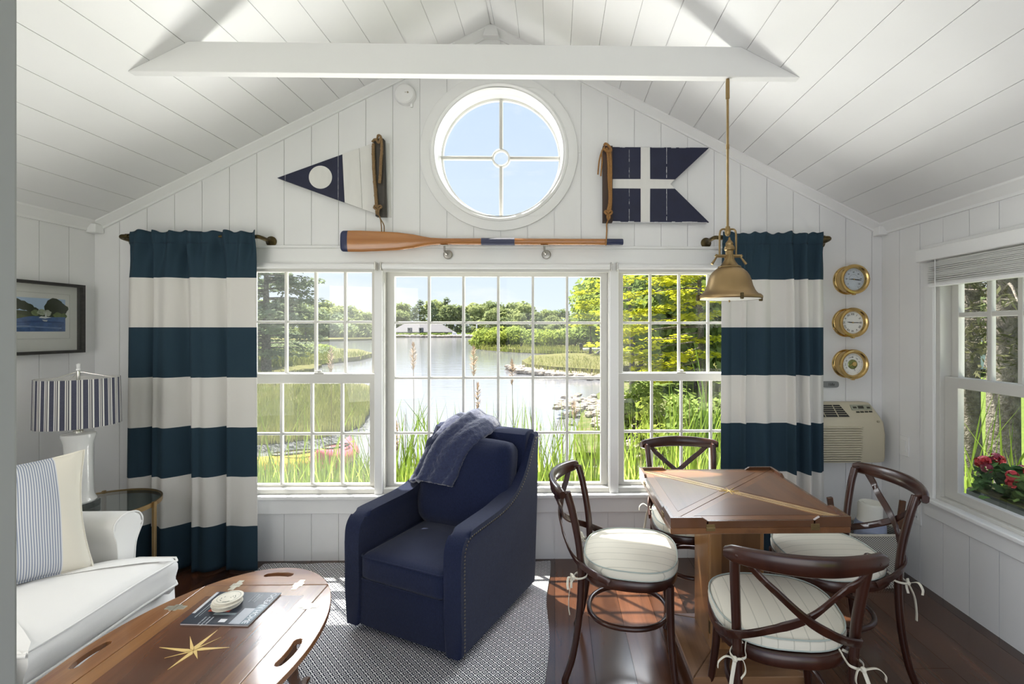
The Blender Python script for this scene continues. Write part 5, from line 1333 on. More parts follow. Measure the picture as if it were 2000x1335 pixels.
# star inlay: eight split points, each half pale, long ones to the corners of the board
cs0 = Vector((.0, 0)); L1 = .105
def ray(bm, ang, L, w, both=False):
    a = math.radians(ang); d = Vector((math.cos(a), math.sin(a))); n = Vector((-d.y, d.x)); b0 = d * L * .17
    prism(bm, [tuple(b0 * .12), tuple(b0 + n * w), tuple(d * L)], CZ + .0004, CZ + .0014, 'z')
    if both: prism(bm, [tuple(b0 * .12), tuple(d * L), tuple(b0 - n * w * .35)], CZ + .0004, CZ + .0014, 'z')
bm = NB()
P0 = gr(378, 1270, CZ)
def ang_to(px, py): v = gr(px, py, CZ) - P0; return math.degrees(math.atan2(v.y, v.x)), math.hypot(v.x, v.y)
for px, py, w, b in ((425, 1230, .012, 1), (448, 1264, .010, 1), (311, 1264, .010, 1), (327, 1308, .012, 1), (371, 1242, .007, 1), (386, 1287, .007, 1), (432, 1244, .005, 0), (321, 1285, .005, 0)):
    a_, l_ = ang_to(px, py); ray(bm, a_, l_, w, b)
bm.transform(Matrix.Translation((P0.x + 1.125, P0.y - 1.462, 0))); link('star_inlay', bm, mat('pale_satinwood_inlay_flat', (.72, .52, .20), .28, noise_amt=.1, nscale=60), CT)['label'] = 'pale wood star inlay'
c_ = gr(418, 1147, CZ); 
# base: two trestle ends and a stretcher with shaped feet
bm = NB(); box(bm, -rxh + .05, rxh - .05, -ryh + .06, ryh - .06, CZ - .055, CZ - T_ - .0005, .003, 1); link('apron', bm, TEAKX, CT)
for s in (-1, 1):
    for t in (-1, 1):
        bm = NB(); sp = spline([(s * .13, t * .29, CZ - .05), (s * .135, t * .30, .30), (s * .135, t * .325, .15), (s * .128, t * .385, .055), (s * .108, t * .468, .034)], 6)
        strap(bm, sp, [.05 - .028 * (i / (len(sp) - 1)) for i in range(len(sp))], .030, [Vector((0, 0, 1)) if i > 12 else Vector((s, t * .6, .2)) for i in range(len(sp))]); bm.transform(Matrix.Translation((0, 0, -.012))); link('leg', bm, TEAKX, CT, smooth=45)
bm = NB(); box(bm, -.02, .02, -.29, .29, .20, .25, .004, 1); box(bm, -.13, .13, -.30, -.26, .20, .25, .004, 1); box(bm, -.13, .13, .26, .30, .20, .25, .004, 1); link('stretcher', bm, TEAKX, CT)

# magazine
mg = [gr(*p, CZ + .004) for p in ((352, 1218), (484, 1221), (549, 1158), (425, 1156))]
MG = empty('magazine', 'dark blue magazine lying on the coffee table under the coasters', 'magazine', None, (mg[0].x, mg[0].y, CZ + .0006))
u = (mg[1] - mg[0]); v = (mg[3] - mg[0]); 
def Q(a, b): p = u * a + v * b + (mg[2] - mg[1] - mg[3] + mg[0]) * a * b; return (p.x, p.y)
bm = NB(); prism(bm, [Q(0, 0), Q(1, 0), Q(1, 1), Q(0, 1)], 0, .0045, 'z', .0008, 1); link('pages', bm, mat('paper_edges', (.60, .58, .57), .7), MG)
bm = NB(); prism(bm, [Q(-.005, -.005), Q(1.005, -.005), Q(1.005, 1.005), Q(-.005, 1.005)], .0046, .0054, 'z'); cv = link('cover', bm, mat('night_blue_cover', (.012, .018, .032), .35, noise_amt=.6, nscale=18, coat=.15), MG)
def patch(a0, a1, b0, b1, col, name, z=.0055, parent=None, na=.2, ns=30):
    bm = NB(); prism(bm, [Q(a0, b0), Q(a1, b0), Q(a1, b1), Q(a0, b1)], z, z + .0002, 'z'); link(name, bm, mat(name + '_ink', col, .3, noise_amt=na, nscale=ns, coat=.15), cv)
patch(.70, .86, .02, .48, (.38, .40, .44), 'pale_photo'); patch(.86, .99, .02, .60, (.12, .17, .20), 'sea_photo', na=.5); patch(.33, .66, .27, .33, (.16, .20, .22), 'pier_photo', na=.6)
patch(.20, .52, .36, .50, (.50, .06, .02), 'red_photo'); patch(.52, .62, .06, .15, (.70, .70, .72), 'barcode_box'); patch(-.004, .04, .30, .98, (.55, .56, .58), 'white_margin')
patch(.10, .115, .18, .82, (.34, .38, .40), 'rule_line'); patch(.145, .155, .22, .80, (.34, .38, .40), 'rule_line')
INK = mat('white_ink', (.72, .75, .78), .4)
def mtext(s, a, b, size, ang_dir, name):
    # text runs along direction ang_dir in (a, b) space, reads from the top of the cover down
    bm = text_bm(s, size, .0001, 'LEFT'); p0 = Vector(Q(a, b)); d = (Vector(Q(a + ang_dir[0] * .1, b + ang_dir[1] * .1)) - p0).normalized()
    bm.transform(Matrix.Translation((p0.x, p0.y, .0060)) @ Matrix.Rotation(math.atan2(d.y, d.x), 4, 'Z')); link(name, bm, INK, cv)
mtext('OCEAN HOME', .92, .97, .0275, (0, -1), 'title_lettering')
for i, s in enumerate(('THE DESIGN ISSUE', 'SEASIDE LIVING', 'COASTAL HOMES')): mtext(s, .74 - i * .045, .94, .0065, (0, -1), 'headline_lettering')
for i, s in enumerate(('WATERFRONT', 'ISLAND ESCAPES', 'SUMMER LIGHT')): mtext(s, .38 - i * .055, .20, .0065, (0, -1), 'headline_lettering')
# coasters: a stack of round cork-backed discs
CORK = mat('white_coaster_face', (.72, .68, .58), .6, noise_amt=.12, nscale=60); 
cc0 = gr(440, 1168, CZ + .035); rnd = random.Random(5); zc0 = CZ + .0070
for i in range(6):
    last = i == 5
    labs = ['lowest pale round coaster, lying on the magazine', 'second pale round coaster from the bottom of the stack', 'third pale round coaster from the bottom of the stack', 'fourth pale round coaster from the bottom of the stack', 'pale round coaster just below the top one of the stack', 'topmost pale round coaster with a dark printed pattern']
    ro = empty('coaster', labs[i], 'coaster', 'pale coasters stacked on the magazine', (cc0.x + .001 + [.0, .003, -.005, .006, -.002, .004][i], cc0.y + .006 + [0, .004, .002, -.004, .003, .006][i], zc0 + i * .0045))
    bm = NB(); lathe(bm, [(.0425, 0), (.0445, .0008), (.0445, .0036), (.043, .0043)], 40); link('disc', bm, CORK, ro, smooth=30)
    if last:
        bm = NB()
        for k in range(9):
            a = rnd.uniform(0, 6.3); rr = rnd.uniform(.008, .034); tube(bm, [(rr * math.cos(a), rr * math.sin(a), .0043), (rr * math.cos(a + .35), rr * math.sin(a + .35), .0043)], .0012, 5)
        ringp = [(.036 * math.cos(k * PI / 20), .036 * math.sin(k * PI / 20), .0043) for k in range(40)]; tube(bm, ringp, .0006, 4, closed=True); link('printed_pattern', bm, mat('grey_green_ink', (.16, .19, .15), .6), ro)

# ------------------------------------------------------------------ picture on the left wall
yp0, yp1 = 2.22, 2.868; zp0, zp1 = 1.318, 1.722
PF = empty('framed_picture', 'framed seascape print in a dark box frame on the left wall', 'picture', None, (XL, (yp0 + yp1) / 2, (zp0 + zp1) / 2)); hw, hh = (yp1 - yp0) / 2, (zp1 - zp0) / 2
DKF = wood('charcoal_frame_wood', (.018, .017, .016), (.05, .046, .042), .5, 'Y', 20)
link('frame', plate([(-hw, -hh), (hw, -hh), (hw, hh), (-hw, hh)], [[(-hw + .016, -hh + .016), (hw - .016, -hh + .016), (hw - .016, hh - .016), (-hw + .016, hh - .016)]], .0, .045, bev=.001, axis='x'), DKF, PF)
bm = NB(); box(bm, .006, .009, -hw + .014, hw - .014, -hh + .014, hh - .014); link('backing_mat', bm, mat('off_white_mat_board', (.72, .71, .68), .8), PF)
def YZ(px, py, X=XL + .011): p = atx(px, py, X); return (p.y - (yp0 + yp1) / 2, p.z - (zp0 + zp1) / 2)
a0, a1 = YZ(137, 579), YZ(137, 661); link('mount', plate([(-.19, a1[1] + .0), (a0[0], a1[1]), (a0[0], a0[1] + .012), (-.19, a0[1] + .012)], [[(-.185, a1[1] + .004), (a0[0] - .004, a1[1] + .004), (a0[0] - .004, a0[1] + .008), (-.185, a0[1] + .008)]], .009, .0105, axis='x'), mat('mat_bevel', (.60, .59, .56), .7), PF)
pt, pb = YZ(128, 585)[1], YZ(128, 647)[1]; pr = YZ(128, 600)[0]; pl = -.175; PW, PH = pr - pl, pt - pb
def PP(u, v): return (pl + PW * u, pb + PH * v)
def art(pts, col, z, name, na=.2, ns=40):
    bm = NB(); prism(bm, [PP(*p) for p in pts], .009 + z * .0003, .0093 + z * .0003, 'x'); return bm, mat(name, col, .6, noise_amt=na, nscale=ns)
pm = NB(); mats = []
def addart(pts, col, z, name, na=.2, ns=40):
    mats.append(mat(name, col, .6, noise_amt=na, nscale=ns)); prism(pm, [PP(*p) for p in pts], .009, .0093 + z * .00012, 'x', mi=len(mats) - 1)
addart([(0, .6), (1, .6), (1, 1), (0, 1)], (.42, .55, .74), 0, 'print_sky', .1, 8)
rnd = random.Random(2)
def blob(cx, cy, r, col, z, nm, ry=None):
    addart([(cx + r * (1 + .12 * math.sin(k * 2.3 + cx * 40)) * math.cos(2 * PI * k / 14), cy + (ry or r * 1.9) * (1 + .12 * math.cos(k * 1.7)) * math.sin(2 * PI * k / 14)) for k in range(14)], col, z, nm, .7, 90)
addart([(0, .42), (0, .60), (.30, .64), (.55, .60), (.80, .58), (1, .58), (1, .42)], (.045, .058, .022), 1, 'print_far_trees', .7, 60)
for cx, cy, r in ((.06, .72, .07), (.15, .78, .08), (.23, .80, .07), (.32, .74, .07), (.40, .80, .08), (.48, .76, .07), (.55, .70, .06), (.62, .64, .04)): blob(cx, cy, r, (.022, .030, .012), 2 + cx * 2, 'print_dark_tree')
blob(.86, .76, .13, (.022, .026, .014), 3.2, 'print_dark_tree'); blob(.95, .70, .09, (.030, .030, .016), 3.4, 'print_dark_tree')
for cx, cy, r, c in ((.62, .56, .05, (.16, .20, .09)), (.70, .58, .06, (.34, .38, .27)), (.77, .56, .05, (.42, .44, .36)), (.90, .50, .06, (.14, .18, .06)), (.98, .48, .04, (.10, .14, .04))): blob(cx, cy, r, c, 4 + cx, 'print_bush_%d' % int(cx * 100), .09)
addart([(.24, .48), (.24, .62), (.27, .66), (.30, .72), (.33, .66), (.38, .64), (.40, .50)], (.40, .42, .44), 5.2, 'print_house', .35, 120)
addart([(0, 0), (1, 0), (1, .45), (.85, .44), (.60, .46), (.45, .42), (.30, .34), (0, .36)], (.065, .13, .30), 5.4, 'print_water', .75, 45)
addart([(.05, .10), (.55, .13), (.95, .08), (.95, .12), (.5, .18), (.05, .15)], (.16, .24, .42), 5.6, 'print_ripple', .5, 60); addart([(.3, .24), (.7, .28), (.98, .25), (.98, .30), (.6, .33)], (.035, .08, .22), 5.6, 'print_dark_ripple', .5, 60)
addart([(0, .34), (.25, .31), (.40, .37), (.54, .45), (.45, .50), (.3, .52), (0, .48)], (.085, .10, .035), 5.8, 'print_bank', .7, 90)
addart([(0, .345), (.25, .315), (.40, .37), (.40, .355), (.25, .295), (0, .325)], (.32, .28, .20), 6.0, 'print_shoreline', .4, 90)
addart([(.66, .41), (.74, .39), (.82, .43), (.76, .45), (.745, .60), (.735, .45), (.69, .46)], (.60, .62, .62), 6.2, 'print_boat', .2, 60)
addart([(.70, .36), (.77, .35), (.76, .30), (.72, .31)], (.45, .48, .52), 6.2, 'print_boat_reflection', .3, 60)
link('seascape_print', pm, mats, PF)
bm = NB(); box(bm, .034, .036, -hw + .015, hw - .015, -hh + .015, hh - .015); link('front_glass', bm, GLASS, PF)

# ------------------------------------------------------------------ basket in the corner with a rolled blanket
BK = empty('wicker_basket', 'grey and white woven basket with wooden handles in the right corner', 'basket', None, (1.815, 2.70, 0))
def weave(nt):
    o = XYZ(nt); a = M_(nt, 'SINE', M_(nt, 'MULTIPLY', M_(nt, 'ADD', o[0], o[1]), 420)); b = M_(nt, 'SINE', M_(nt, 'MULTIPLY', o[2], 520)); return MIX(nt, M_(nt, 'GREATER_THAN', M_(nt, 'MULTIPLY', a, b), .0), (.16, .16, .14), (.62, .60, .54))
WV = stripes('woven_cane', weave, .8, bump=.8, bscale=300)
def rr(a, b, c): return sup(a, b, 6, 36)
bm = NB(); R_ = []
for a, z in ((.88, 0), (1, .05), (1.02, .20), (1.0, .30), (.96, .30), (.96, .02)): R_.append([bm.verts.new((x * a, y * a, z)) for x, y in rr(.165, .115, 0)])
for A, B in zip(R_, R_[1:]):
    for k in range(36): bm.faces.new((A[k], A[(k + 1) % 36], B[(k + 1) % 36], B[k]))
bm.faces.new(R_[0][::-1]); bm.faces.new(R_[-1]); link('body', bm, WV, BK, smooth=40)
bm = NB(); tube(bm, [(x, y, .302) for x, y in rr(.163, .113, 0)], .008, 8, closed=True); link('rim', bm, mat('pale_cane_rim', (.55, .52, .44), .7, noise_amt=.3, nscale=90), BK, smooth=True)
for s in (-1, 1):
    bm = NB(); box(bm, -.016, .016, -.010, .010, 0, .20, .004, 2); bm.transform(Matrix.Translation((s * .168, .0 - .03 * s, .27)) @ Matrix.Rotation(math.radians(8 * s), 4, 'Y')); link('handle', bm, TEAKX, BK)
RB = empty('rolled_blanket', 'rolled white and blue blanket standing in the wicker basket', 'blanket', None, (1.825, 2.68, .03))
def twotone(nt): o = XYZ(nt); return MIX(nt, M_(nt, 'LESS_THAN', o[2], .325), (.74, .73, .66), (.30, .34, .46))
bm = NB(); lathe(bm, [(.078, 0), (.085, .15), (.082, .30), (.064, .34), (.062, .415), (.056, .425), (.046, .418), (.036, .424), (.020, .418), (.001, .42)], 30)
for v_ in bm.verts: v_.co += noise.noise_vector(v_.co * 14) * .006
link('blanket_roll', bm, stripes('white_blue_blanket', twotone, .95, bump=.4, bscale=200), RB, smooth=True)

# ------------------------------------------------------------------ switch plate and outlet on the right wall
def plate_thing(name, label, cat, y, z, outlet):
    r = empty(name, label, cat, None, (XR, y, z)); bm = NB(); box(bm, -.006, 0, -.036, .036, -.058, .058, .002, 2); link('cover_plate', bm, WHITE2, r)
    if outlet:
        for s in (-1, 1):
            bm = NB(); prism(bm, [(a, b + s * .021) for a, b in sup(.016, .0155, 4, 20)], -.008, -.004, 'x', .001, 1); rc = link('receptacle', bm, WHITE2, r)
            bm = NB(); box(bm, -.0086, -.0078, -.008, -.006, s * .021 - .001, s * .021 + .008); box(bm, -.0086, -.0078, .005, .007, s * .021 - .001, s * .021 + .008); link('slots', bm, BLACK, rc)
    else:
        bm = NB(); box(bm, -.009, -.005, -.017, .017, -.033, .033, .001, 1); link('rocker', bm, WHITE2, r)
sp_, op_ = atx(1767, 870, XR), atx(1791, 1002, XR)
plate_thing('light_switch', 'white rocker switch plate on the right wall beside the window', 'light switch', sp_.y, sp_.z, False)
plate_thing('power_outlet', 'white power outlet low on the right wall', 'power outlet', op_.y, op_.z, True)

# ================================================================== outside
ZW = -.98      # water level
ZG = -.90      # ground by the house
def ground_mat(name, c1, c2, scale, bump=.6, bs=40, c3=None):
    m = bpy.data.materials.new(name); m.use_nodes = True; nt = m.node_tree; b = nt.nodes['Principled BSDF']; b.inputs['Roughness'].default_value = .95; b.inputs['Specular IOR Level'].default_value = .1
    tc = nt.nodes.new('ShaderNodeTexCoord'); nz = nt.nodes.new('ShaderNodeTexNoise'); nz.inputs['Scale'].default_value = scale; nz.inputs['Detail'].default_value = 9; nz.inputs['Roughness'].default_value = .7
    nt.links.new(tc.outputs['Object'], nz.inputs['Vector']); cr = nt.nodes.new('ShaderNodeValToRGB'); cr.color_ramp.elements[0].position = .35; cr.color_ramp.elements[1].position = .65
    cr.color_ramp.elements[0].color = (*c1, 1); cr.color_ramp.elements[1].color = (*c2, 1)
    if c3: k = cr.color_ramp.elements.new(.5); k.color = (*c3, 1)
    nt.links.new(nz.outputs['Fac'], cr.inputs[0]); nt.links.new(cr.outputs[0], b.inputs['Base Color'])
    n2 = nt.nodes.new('ShaderNodeTexNoise'); n2.inputs['Scale'].default_value = bs; n2.inputs['Detail'].default_value = 4; nt.links.new(tc.outputs['Object'], n2.inputs['Vector'])
    bp = nt.nodes.new('ShaderNodeBump'); bp.inputs['Strength'].default_value = bump; bp.inputs['Distance'].default_value = .05; nt.links.new(n2.outputs['Fac'], bp.inputs['Height']); nt.links.new(bp.outputs[0], b.inputs['Normal'])
    return m
MARSH = ground_mat('marsh_grass', (.065, .095, .022), (.135, .155, .04), 2.6, 1.2, 9, (.13, .115, .045))
LAWN = ground_mat('sunlit_lawn', (.10, .145, .03), (.14, .19, .04), 3, .6, 60)
SOIL = ground_mat('reed_bed_soil', (.09, .075, .045), (.18, .15, .09), 3, .6, 30, (.10, .13, .04))
ROCKM = ground_mat('pale_shore_rock', (.20, .17, .14), (.42, .37, .32), 5, .8, 20)
LEAFN = {}
def leaf_mat(name, c1, c2, nscale=1.2, tr=.45):
    m = bpy.data.materials.new(name); m.use_nodes = True; nt = m.node_tree; nt.nodes.clear(); N = nt.nodes.new; L = nt.links.new
    o = N('ShaderNodeOutputMaterial'); d = N('ShaderNodeBsdfDiffuse'); t = N('ShaderNodeBsdfTranslucent'); mx = N('ShaderNodeMixShader'); mx.inputs[0].default_value = tr
    tc = N('ShaderNodeTexCoord'); nz = N('ShaderNodeTexNoise'); nz.inputs['Scale'].default_value = nscale; nz.inputs['Detail'].default_value = 5; nz.inputs['Roughness'].default_value = .7; L(tc.outputs['Object'], nz.inputs['Vector'])
    oi = N('ShaderNodeObjectInfo'); ad = M_(nt, 'ADD', nz.outputs['Fac'], M_(nt, 'MULTIPLY', M_(nt, 'SUBTRACT', oi.outputs['Random'], .5), .30))
    cr = N('ShaderNodeValToRGB'); cr.color_ramp.elements[0].position = .33; cr.color_ramp.elements[1].position = .66; cr.color_ramp.elements[0].color = (*c1, 1); cr.color_ramp.elements[1].color = (*c2, 1); L(ad, cr.inputs[0])
    L(cr.outputs[0], d.inputs[0]); L(cr.outputs[0], t.inputs[0]); L(d.outputs[0], mx.inputs[1]); L(t.outputs[0], mx.inputs[2]); L(mx.outputs[0], o.inputs[0]); return m
LM_FAR = leaf_mat('far_tree_leaves', (.20, .25, .12), (.35, .39, .16), .22)  # haze of the distance is put into this paler, bluer leaf colour
LM_PINE = leaf_mat('far_pine_needles', (.14, .19, .13), (.24, .29, .16), .25)  # needle colour also lightened to carry the distance haze
LM_BUSH = leaf_mat('shore_bush_leaves', (.19, .26, .07), (.36, .41, .08), .5)
LM_MAPLE = leaf_mat('sunlit_maple_leaves', (.24, .31, .05), (.52, .52, .03), 1.5, .5)
LM_HEDGE = leaf_mat('near_shrub_leaves', (.19, .27, .08), (.38, .45, .13), 2.5, .45)
LM_REED = leaf_mat('reed_blades', (.08, .135, .022), (.19, .26, .04), .9, .5)
LM_DRY = leaf_mat('dry_reed_stalks', (.16, .12, .06), (.30, .24, .13), 1.5, .3)
LM_SPR = leaf_mat('spruce_twigs', (.035, .045, .022), (.085, .085, .045), 2, .3)
BARK = ground_mat('grey_spruce_bark', (.07, .06, .048), (.21, .19, .16), 9, 1.0, 30)
# water
def water_mat():
    m = bpy.data.materials.new('calm_bay_water'); m.use_nodes = True; nt = m.node_tree; b = nt.nodes['Principled BSDF']
    b.inputs['Base Color'].default_value = (.20, .205, .225, 1); b.inputs['Roughness'].default_value = .08; b.inputs['IOR'].default_value = 1.8; b.inputs['Specular IOR Level'].default_value = .9
    tc = nt.nodes.new('ShaderNodeTexCoord'); mp = nt.nodes.new('ShaderNodeMapping'); mp.inputs['Scale'].default_value = (.35, 1.2, 1); nt.links.new(tc.outputs['Object'], mp.inputs[0])
    nz = nt.nodes.new('ShaderNodeTexNoise'); nz.inputs['Scale'].default_value = 1.6; nz.inputs['Detail'].default_value = 6; nt.links.new(mp.outputs[0], nz.inputs['Vector'])
    bp = nt.nodes.new('ShaderNodeBump'); bp.inputs['Strength'].default_value = .35; bp.inputs['Distance'].default_value = .05; nt.links.new(nz.outputs['Fac'], bp.inputs['Height']); nt.links.new(bp.outputs[0], b.inputs['Normal']); return m
bm = NB(); v = [bm.verts.new(p) for p in ((-700, 5, ZW), (500, 5, ZW), (500, 1500, ZW), (-700, 1500, ZW))]; bm.faces.new(v)
o = link('water', bm, water_mat()); tag(o, 'calm pale water of the inlet outside the back windows', 'water', kind='stuff')
def land(name, pix, m, label, cat, h=.12, z=None, jag=.0):
    z = ZW + h if z is None else z; P = [tuple(gr(px, py, ZW + .02).xy) if not isinstance(px, tuple) else px for px, py in pix]
    D = []
    rnd = random.Random(len(pix) + int(P[0][0]))
    for i in range(len(P)):
        a, b = Vector(P[i]), Vector(P[(i + 1) % len(P)]); L = (b - a).length; n = max(1, min(12, int(L / 1.5)))
        for k in range(n): q_ = a + (b - a) * k / n; D.append((q_.x + rnd.uniform(-1, 1) * jag * L / n, q_.y + rnd.uniform(-1, 1) * jag * L / n))
    bm = plate(D, [], ZW - .3, z, bev=0, axis='z')
    o = link(name, bm, m)
    if cat: tag(o, label, cat, kind='stuff')
    else: o['kind'] = 'structure'
    return o
# far shore, points and banks
land('far_shore_ground', [(-900, 671), (300, 669), (620, 667), (730, 664), (765, 659), (880, 657.5), (935, 656.5), (1300, 655.5), (2600, 655), (2600, 648), (-900, 648)], MARSH, 'strip of green ground along the far shore under the trees', 'ground', .5, jag=.02)
land('right_point_grass', [(928, 676), (945, 683), (1010, 688), (1100, 692), (1200, 694), (1600, 694), (1600, 664), (1100, 664), (935, 669)], MARSH, 'grassy point with bushes, middle distance right of centre', 'grass', .35, jag=.04)
land('rocky_spit_grass', [(1020, 716), (1040, 704), (1100, 699), (1500, 697), (1800, 700), (1800, 745), (1180, 738), (1080, 731), (1030, 724)], MARSH, 'grassy spit edged with rocks, right of centre', 'grass', .45, jag=.04)
land('left_spit_grass', [(300, 690), (620, 684), (700, 687), (728, 696), (700, 704), (625, 712), (300, 712)], MARSH, 'thin grassy spit behind the marsh, seen through the left window', 'grass', .35, jag=.04)
land('left_marsh_grass', [(-200, 712), (560, 711), (628, 716), (600, 729), (680, 744), (730, 766), (722, 800), (702, 832), (622, 853), (520, 866), (-200, 872)], MARSH, 'broad green and gold marsh seen through the left window', 'grass', .18, jag=.04)
land('near_right_bank', [(1120, 880), (1140, 820), (1165, 780), (1215, 752), (1290, 742), (1700, 742), (2400, 760), (2600, 900), (1120, 905)], SOIL, 'brushy rocky bank seen through the right back window', 'ground', .22, jag=.03)
bm = NB(); G = []
for j in range(26):
    row = []
    for i in range(60):
        x = -9 + i * .33; y = 3.13 + j * .22; z = ZG + noise.noise(Vector((x * .7, y * .7, 0))) * .06
        if y > 7.3: z = ZG - (y - 7.3) * .08
        row.append(bm.verts.new((x, y, z)))
    G.append(row)
for A, B in zip(G, G[1:]):
    for k in range(59): bm.faces.new((A[k], A[k + 1], B[k + 1], B[k]))
o = link('reed_bed_ground', bm, SOIL, smooth=True); tag(o, 'sandy ground at the foot of the reeds below the windows', 'ground', kind='stuff')
bm = NB(); G = []
for j in range(40):
    row = []
    for i in range(40):
        x = 2.27 + (i / 39) ** 1.5 * 90; y = -15 + j * 2.6; z = ZG + .25 + noise.noise(Vector((x * .2, y * .2, 3))) * .12
        if y > 6: z = min(z, ZG + .25 - max(0, (7 - (x - 5) * .7)) * .0)
        row.append(bm.verts.new((x, y if y < 3 or x > 3.4 else min(y, 3.2), z)))
    G.append(row)
for A, B in zip(G, G[1:]):
    for k in range(39): bm.faces.new((A[k], A[k + 1], B[k + 1], B[k]))
o = link('side_lawn', bm, LAWN, smooth=True); tag(o, 'bright green lawn seen through the right wall window', 'lawn', kind='stuff')

# ---- foliage
def leaves(bm, c, rad, n, size, rnd, flat=.3, shell=.55, asp=1.0, droop=0):
    c = Vector(c)
    for _ in range(n):
        d = Vector((rnd.gauss(0, 1), rnd.gauss(0, 1), rnd.gauss(0, 1))).normalized(); r = (rnd.random() ** .5) * (1 - shell) + shell
        p = c + Vector((d.x * rad[0], d.y * rad[1], d.z * rad[2])) * r
        nn = (d * (1 - flat) + Vector((rnd.gauss(0, .5), rnd.gauss(0, .5), flat * 2))).normalized(); a = nn.orthogonal().normalized(); a.rotate(Matrix.Rotation(rnd.random() * 6.3, 3, nn)); b = nn.cross(a); s = size * rnd.uniform(.6, 1.3)
        q_ = [p - a * s, p + b * s * .55 * asp, p + a * s, p - b * s * .55 * asp]
        bm.faces.new([bm.verts.new(x) for x in q_])
def crown(bm, c, rad, nb, nl, size, rnd, **k):
    for i in range(nb):
        d = Vector((rnd.gauss(0, 1), rnd.gauss(0, 1), rnd.gauss(0, 1) * .8 + .2)).normalized() * rnd.uniform(.3, .8)
        cc = (c[0] + d.x * rad[0], c[1] + d.y * rad[1], c[2] + d.z * rad[2]); f = rnd.uniform(.35, .55); leaves(bm, cc, (rad[0] * f, rad[1] * f, rad[2] * f * .8), nl, size, rnd, **k)
def tree_proto(kind, seed, H, W_):
    rnd = random.Random(seed); r = empty('x', 'x', 'tree')
    bm = NB()
    if kind == 'broad': crown(bm, (0, 0, H * .62), (W_ * .5, W_ * .5, H * .38), 16, 80, W_ * .055, rnd)
    else:
        for i in range(14):
            t = i / 13; rr = W_ * .5 * (1 - t * .75) * rnd.uniform(.7, 1.15); leaves(bm, (rnd.uniform(-.1, .1) * W_, 0, H * (.22 + .74 * t)), (rr, rr, H * .05), 75, W_ * .05, rnd, flat=.6)
    link('foliage', bm, LM_FAR if kind == 'broad' else LM_PINE, r)
    bm = NB(); tube(bm, [(0, 0, -.6), (0, 0, H * .3), (W_ * .03, 0, H * .7)], [W_ * .035, W_ * .028, W_ * .012], 7); link('trunk', bm, BARK, r, smooth=True)
    return r
protos = [tree_proto('broad', 11, 13, 12), tree_proto('broad', 12, 13, 13), tree_proto('broad', 13, 12, 11), tree_proto('pine', 14, 15, 9)]
used = [False] * 4; rnd = random.Random(21); CNT = {}
ORD = 'first second third fourth fifth sixth seventh eighth ninth tenth eleventh twelfth thirteenth fourteenth fifteenth sixteenth seventeenth eighteenth nineteenth twentieth'.split()
def put(k, x, y, s, zs, a, name, label, group):
    o = protos[k] if not used[k] else copy_tree(protos[k]); used[k] = True
    o.location = (x, y, ZW + .4); o.scale = (s, s, s * zs); o.rotation_euler = (0, 0, a); o.name = name; o['label'] = label; o['group'] = group; o['category'] = 'tree'
def topline(px):     # skyline of the far trees in the photo (pixel row)
    T = [(300, 590), (500, 575), (620, 588), (650, 580), (680, 592), (720, 600), (770, 592), (830, 580), (880, 584), (905, 588), (950, 580), (975, 590), (1010, 583), (1050, 592), (1110, 602), (1200, 600), (1700, 590)]
    for (a, b), (c, d) in zip(T, T[1:]):
        if a <= px <= c: return b + (d - b) * (px - a) / (c - a)
    return 595
for row, (Y, step, dh) in enumerate(((232, 27, 0), (205, 30, 9), (186, 38, 24))):
    px = 500 + row * 9
    while px < 1430:
        if row == 2 and 755 < px < 900: px += step; continue
        if px > 1165 and row < 2: px += step; continue
        yy = Y + rnd.uniform(-5, 5) - (60 if px < 735 else 0) * (1 if row else .8); zt = EYE + (645 - topline(px) - dh - rnd.uniform(0, 6)) / FPX * yy; h = zt - ZW - .4; k = 3 if rnd.random() < .22 else rnd.randrange(3); H0 = (13, 13, 12, 15)[k]
        s = h / H0 * rnd.uniform(.98, 1.06)
        pine = k == 3; win = 'left' if px < 748 else 'centre' if px < 1195 else 'right'; key = (row, pine, win); CNT[key] = CNT.get(key, 0) + 1; rw = ('hindmost', 'middle', 'foremost')[row]
        put(k, at(px + rnd.uniform(-6, 6), 600, yy).x, yy, s, 1, rnd.random() * 6, 'pine_tree' if pine else 'shore_tree', ('far shore dark pine, ' if pine else 'far shore leafy tree, ') + rw + ' row, ' + ORD[CNT[key] - 1] + ' from left through the ' + win + ' window', 'pines of the far shore' if pine else 'leafy trees of the far shore')
        px += step * rnd.uniform(.8, 1.2)
# boathouse on the far shore
yb = 178; hA, hB = at(768, 650, yb).x, at(884, 650, yb).x
BH = empty('boathouse', 'long low grey-roofed house on the far shore across the water', 'house', None, ((hA + hB) / 2, yb, ZW + .5)); w2 = (hB - hA) / 2; zw = at(800, 648, yb).z - ZW - .5; zr = at(800, 631, yb).z - ZW - .5
GW = mat('pale_grey_shingle', (.22, .22, .24), .8, noise_amt=.2, nscale=2); GR_ = mat('weathered_grey_roof', (.12, .117, .125), .85, noise_amt=.15, nscale=1.5)
bm = NB(); box(bm, -w2 + .5, w2 - .5, -4, 4, -.5, zw); link('wall', bm, GW, BH)
bm = NB(); x0 = -w2; ws = [(-w2, -4.6, zw), (w2, -4.6, zw), (w2, 4.6, zw), (-w2, 4.6, zw)]; rs = [(-w2 + 4.6, 0, zr), (w2 - 4.6, 0, zr)]
V = [bm.verts.new(p) for p in ws + rs]
for f in ((0, 1, 5, 4), (2, 3, 4, 5), (1, 2, 5), (3, 0, 4), (3, 2, 1, 0)): bm.faces.new([V[i] for i in f])
link('roof', bm, GR_, BH)
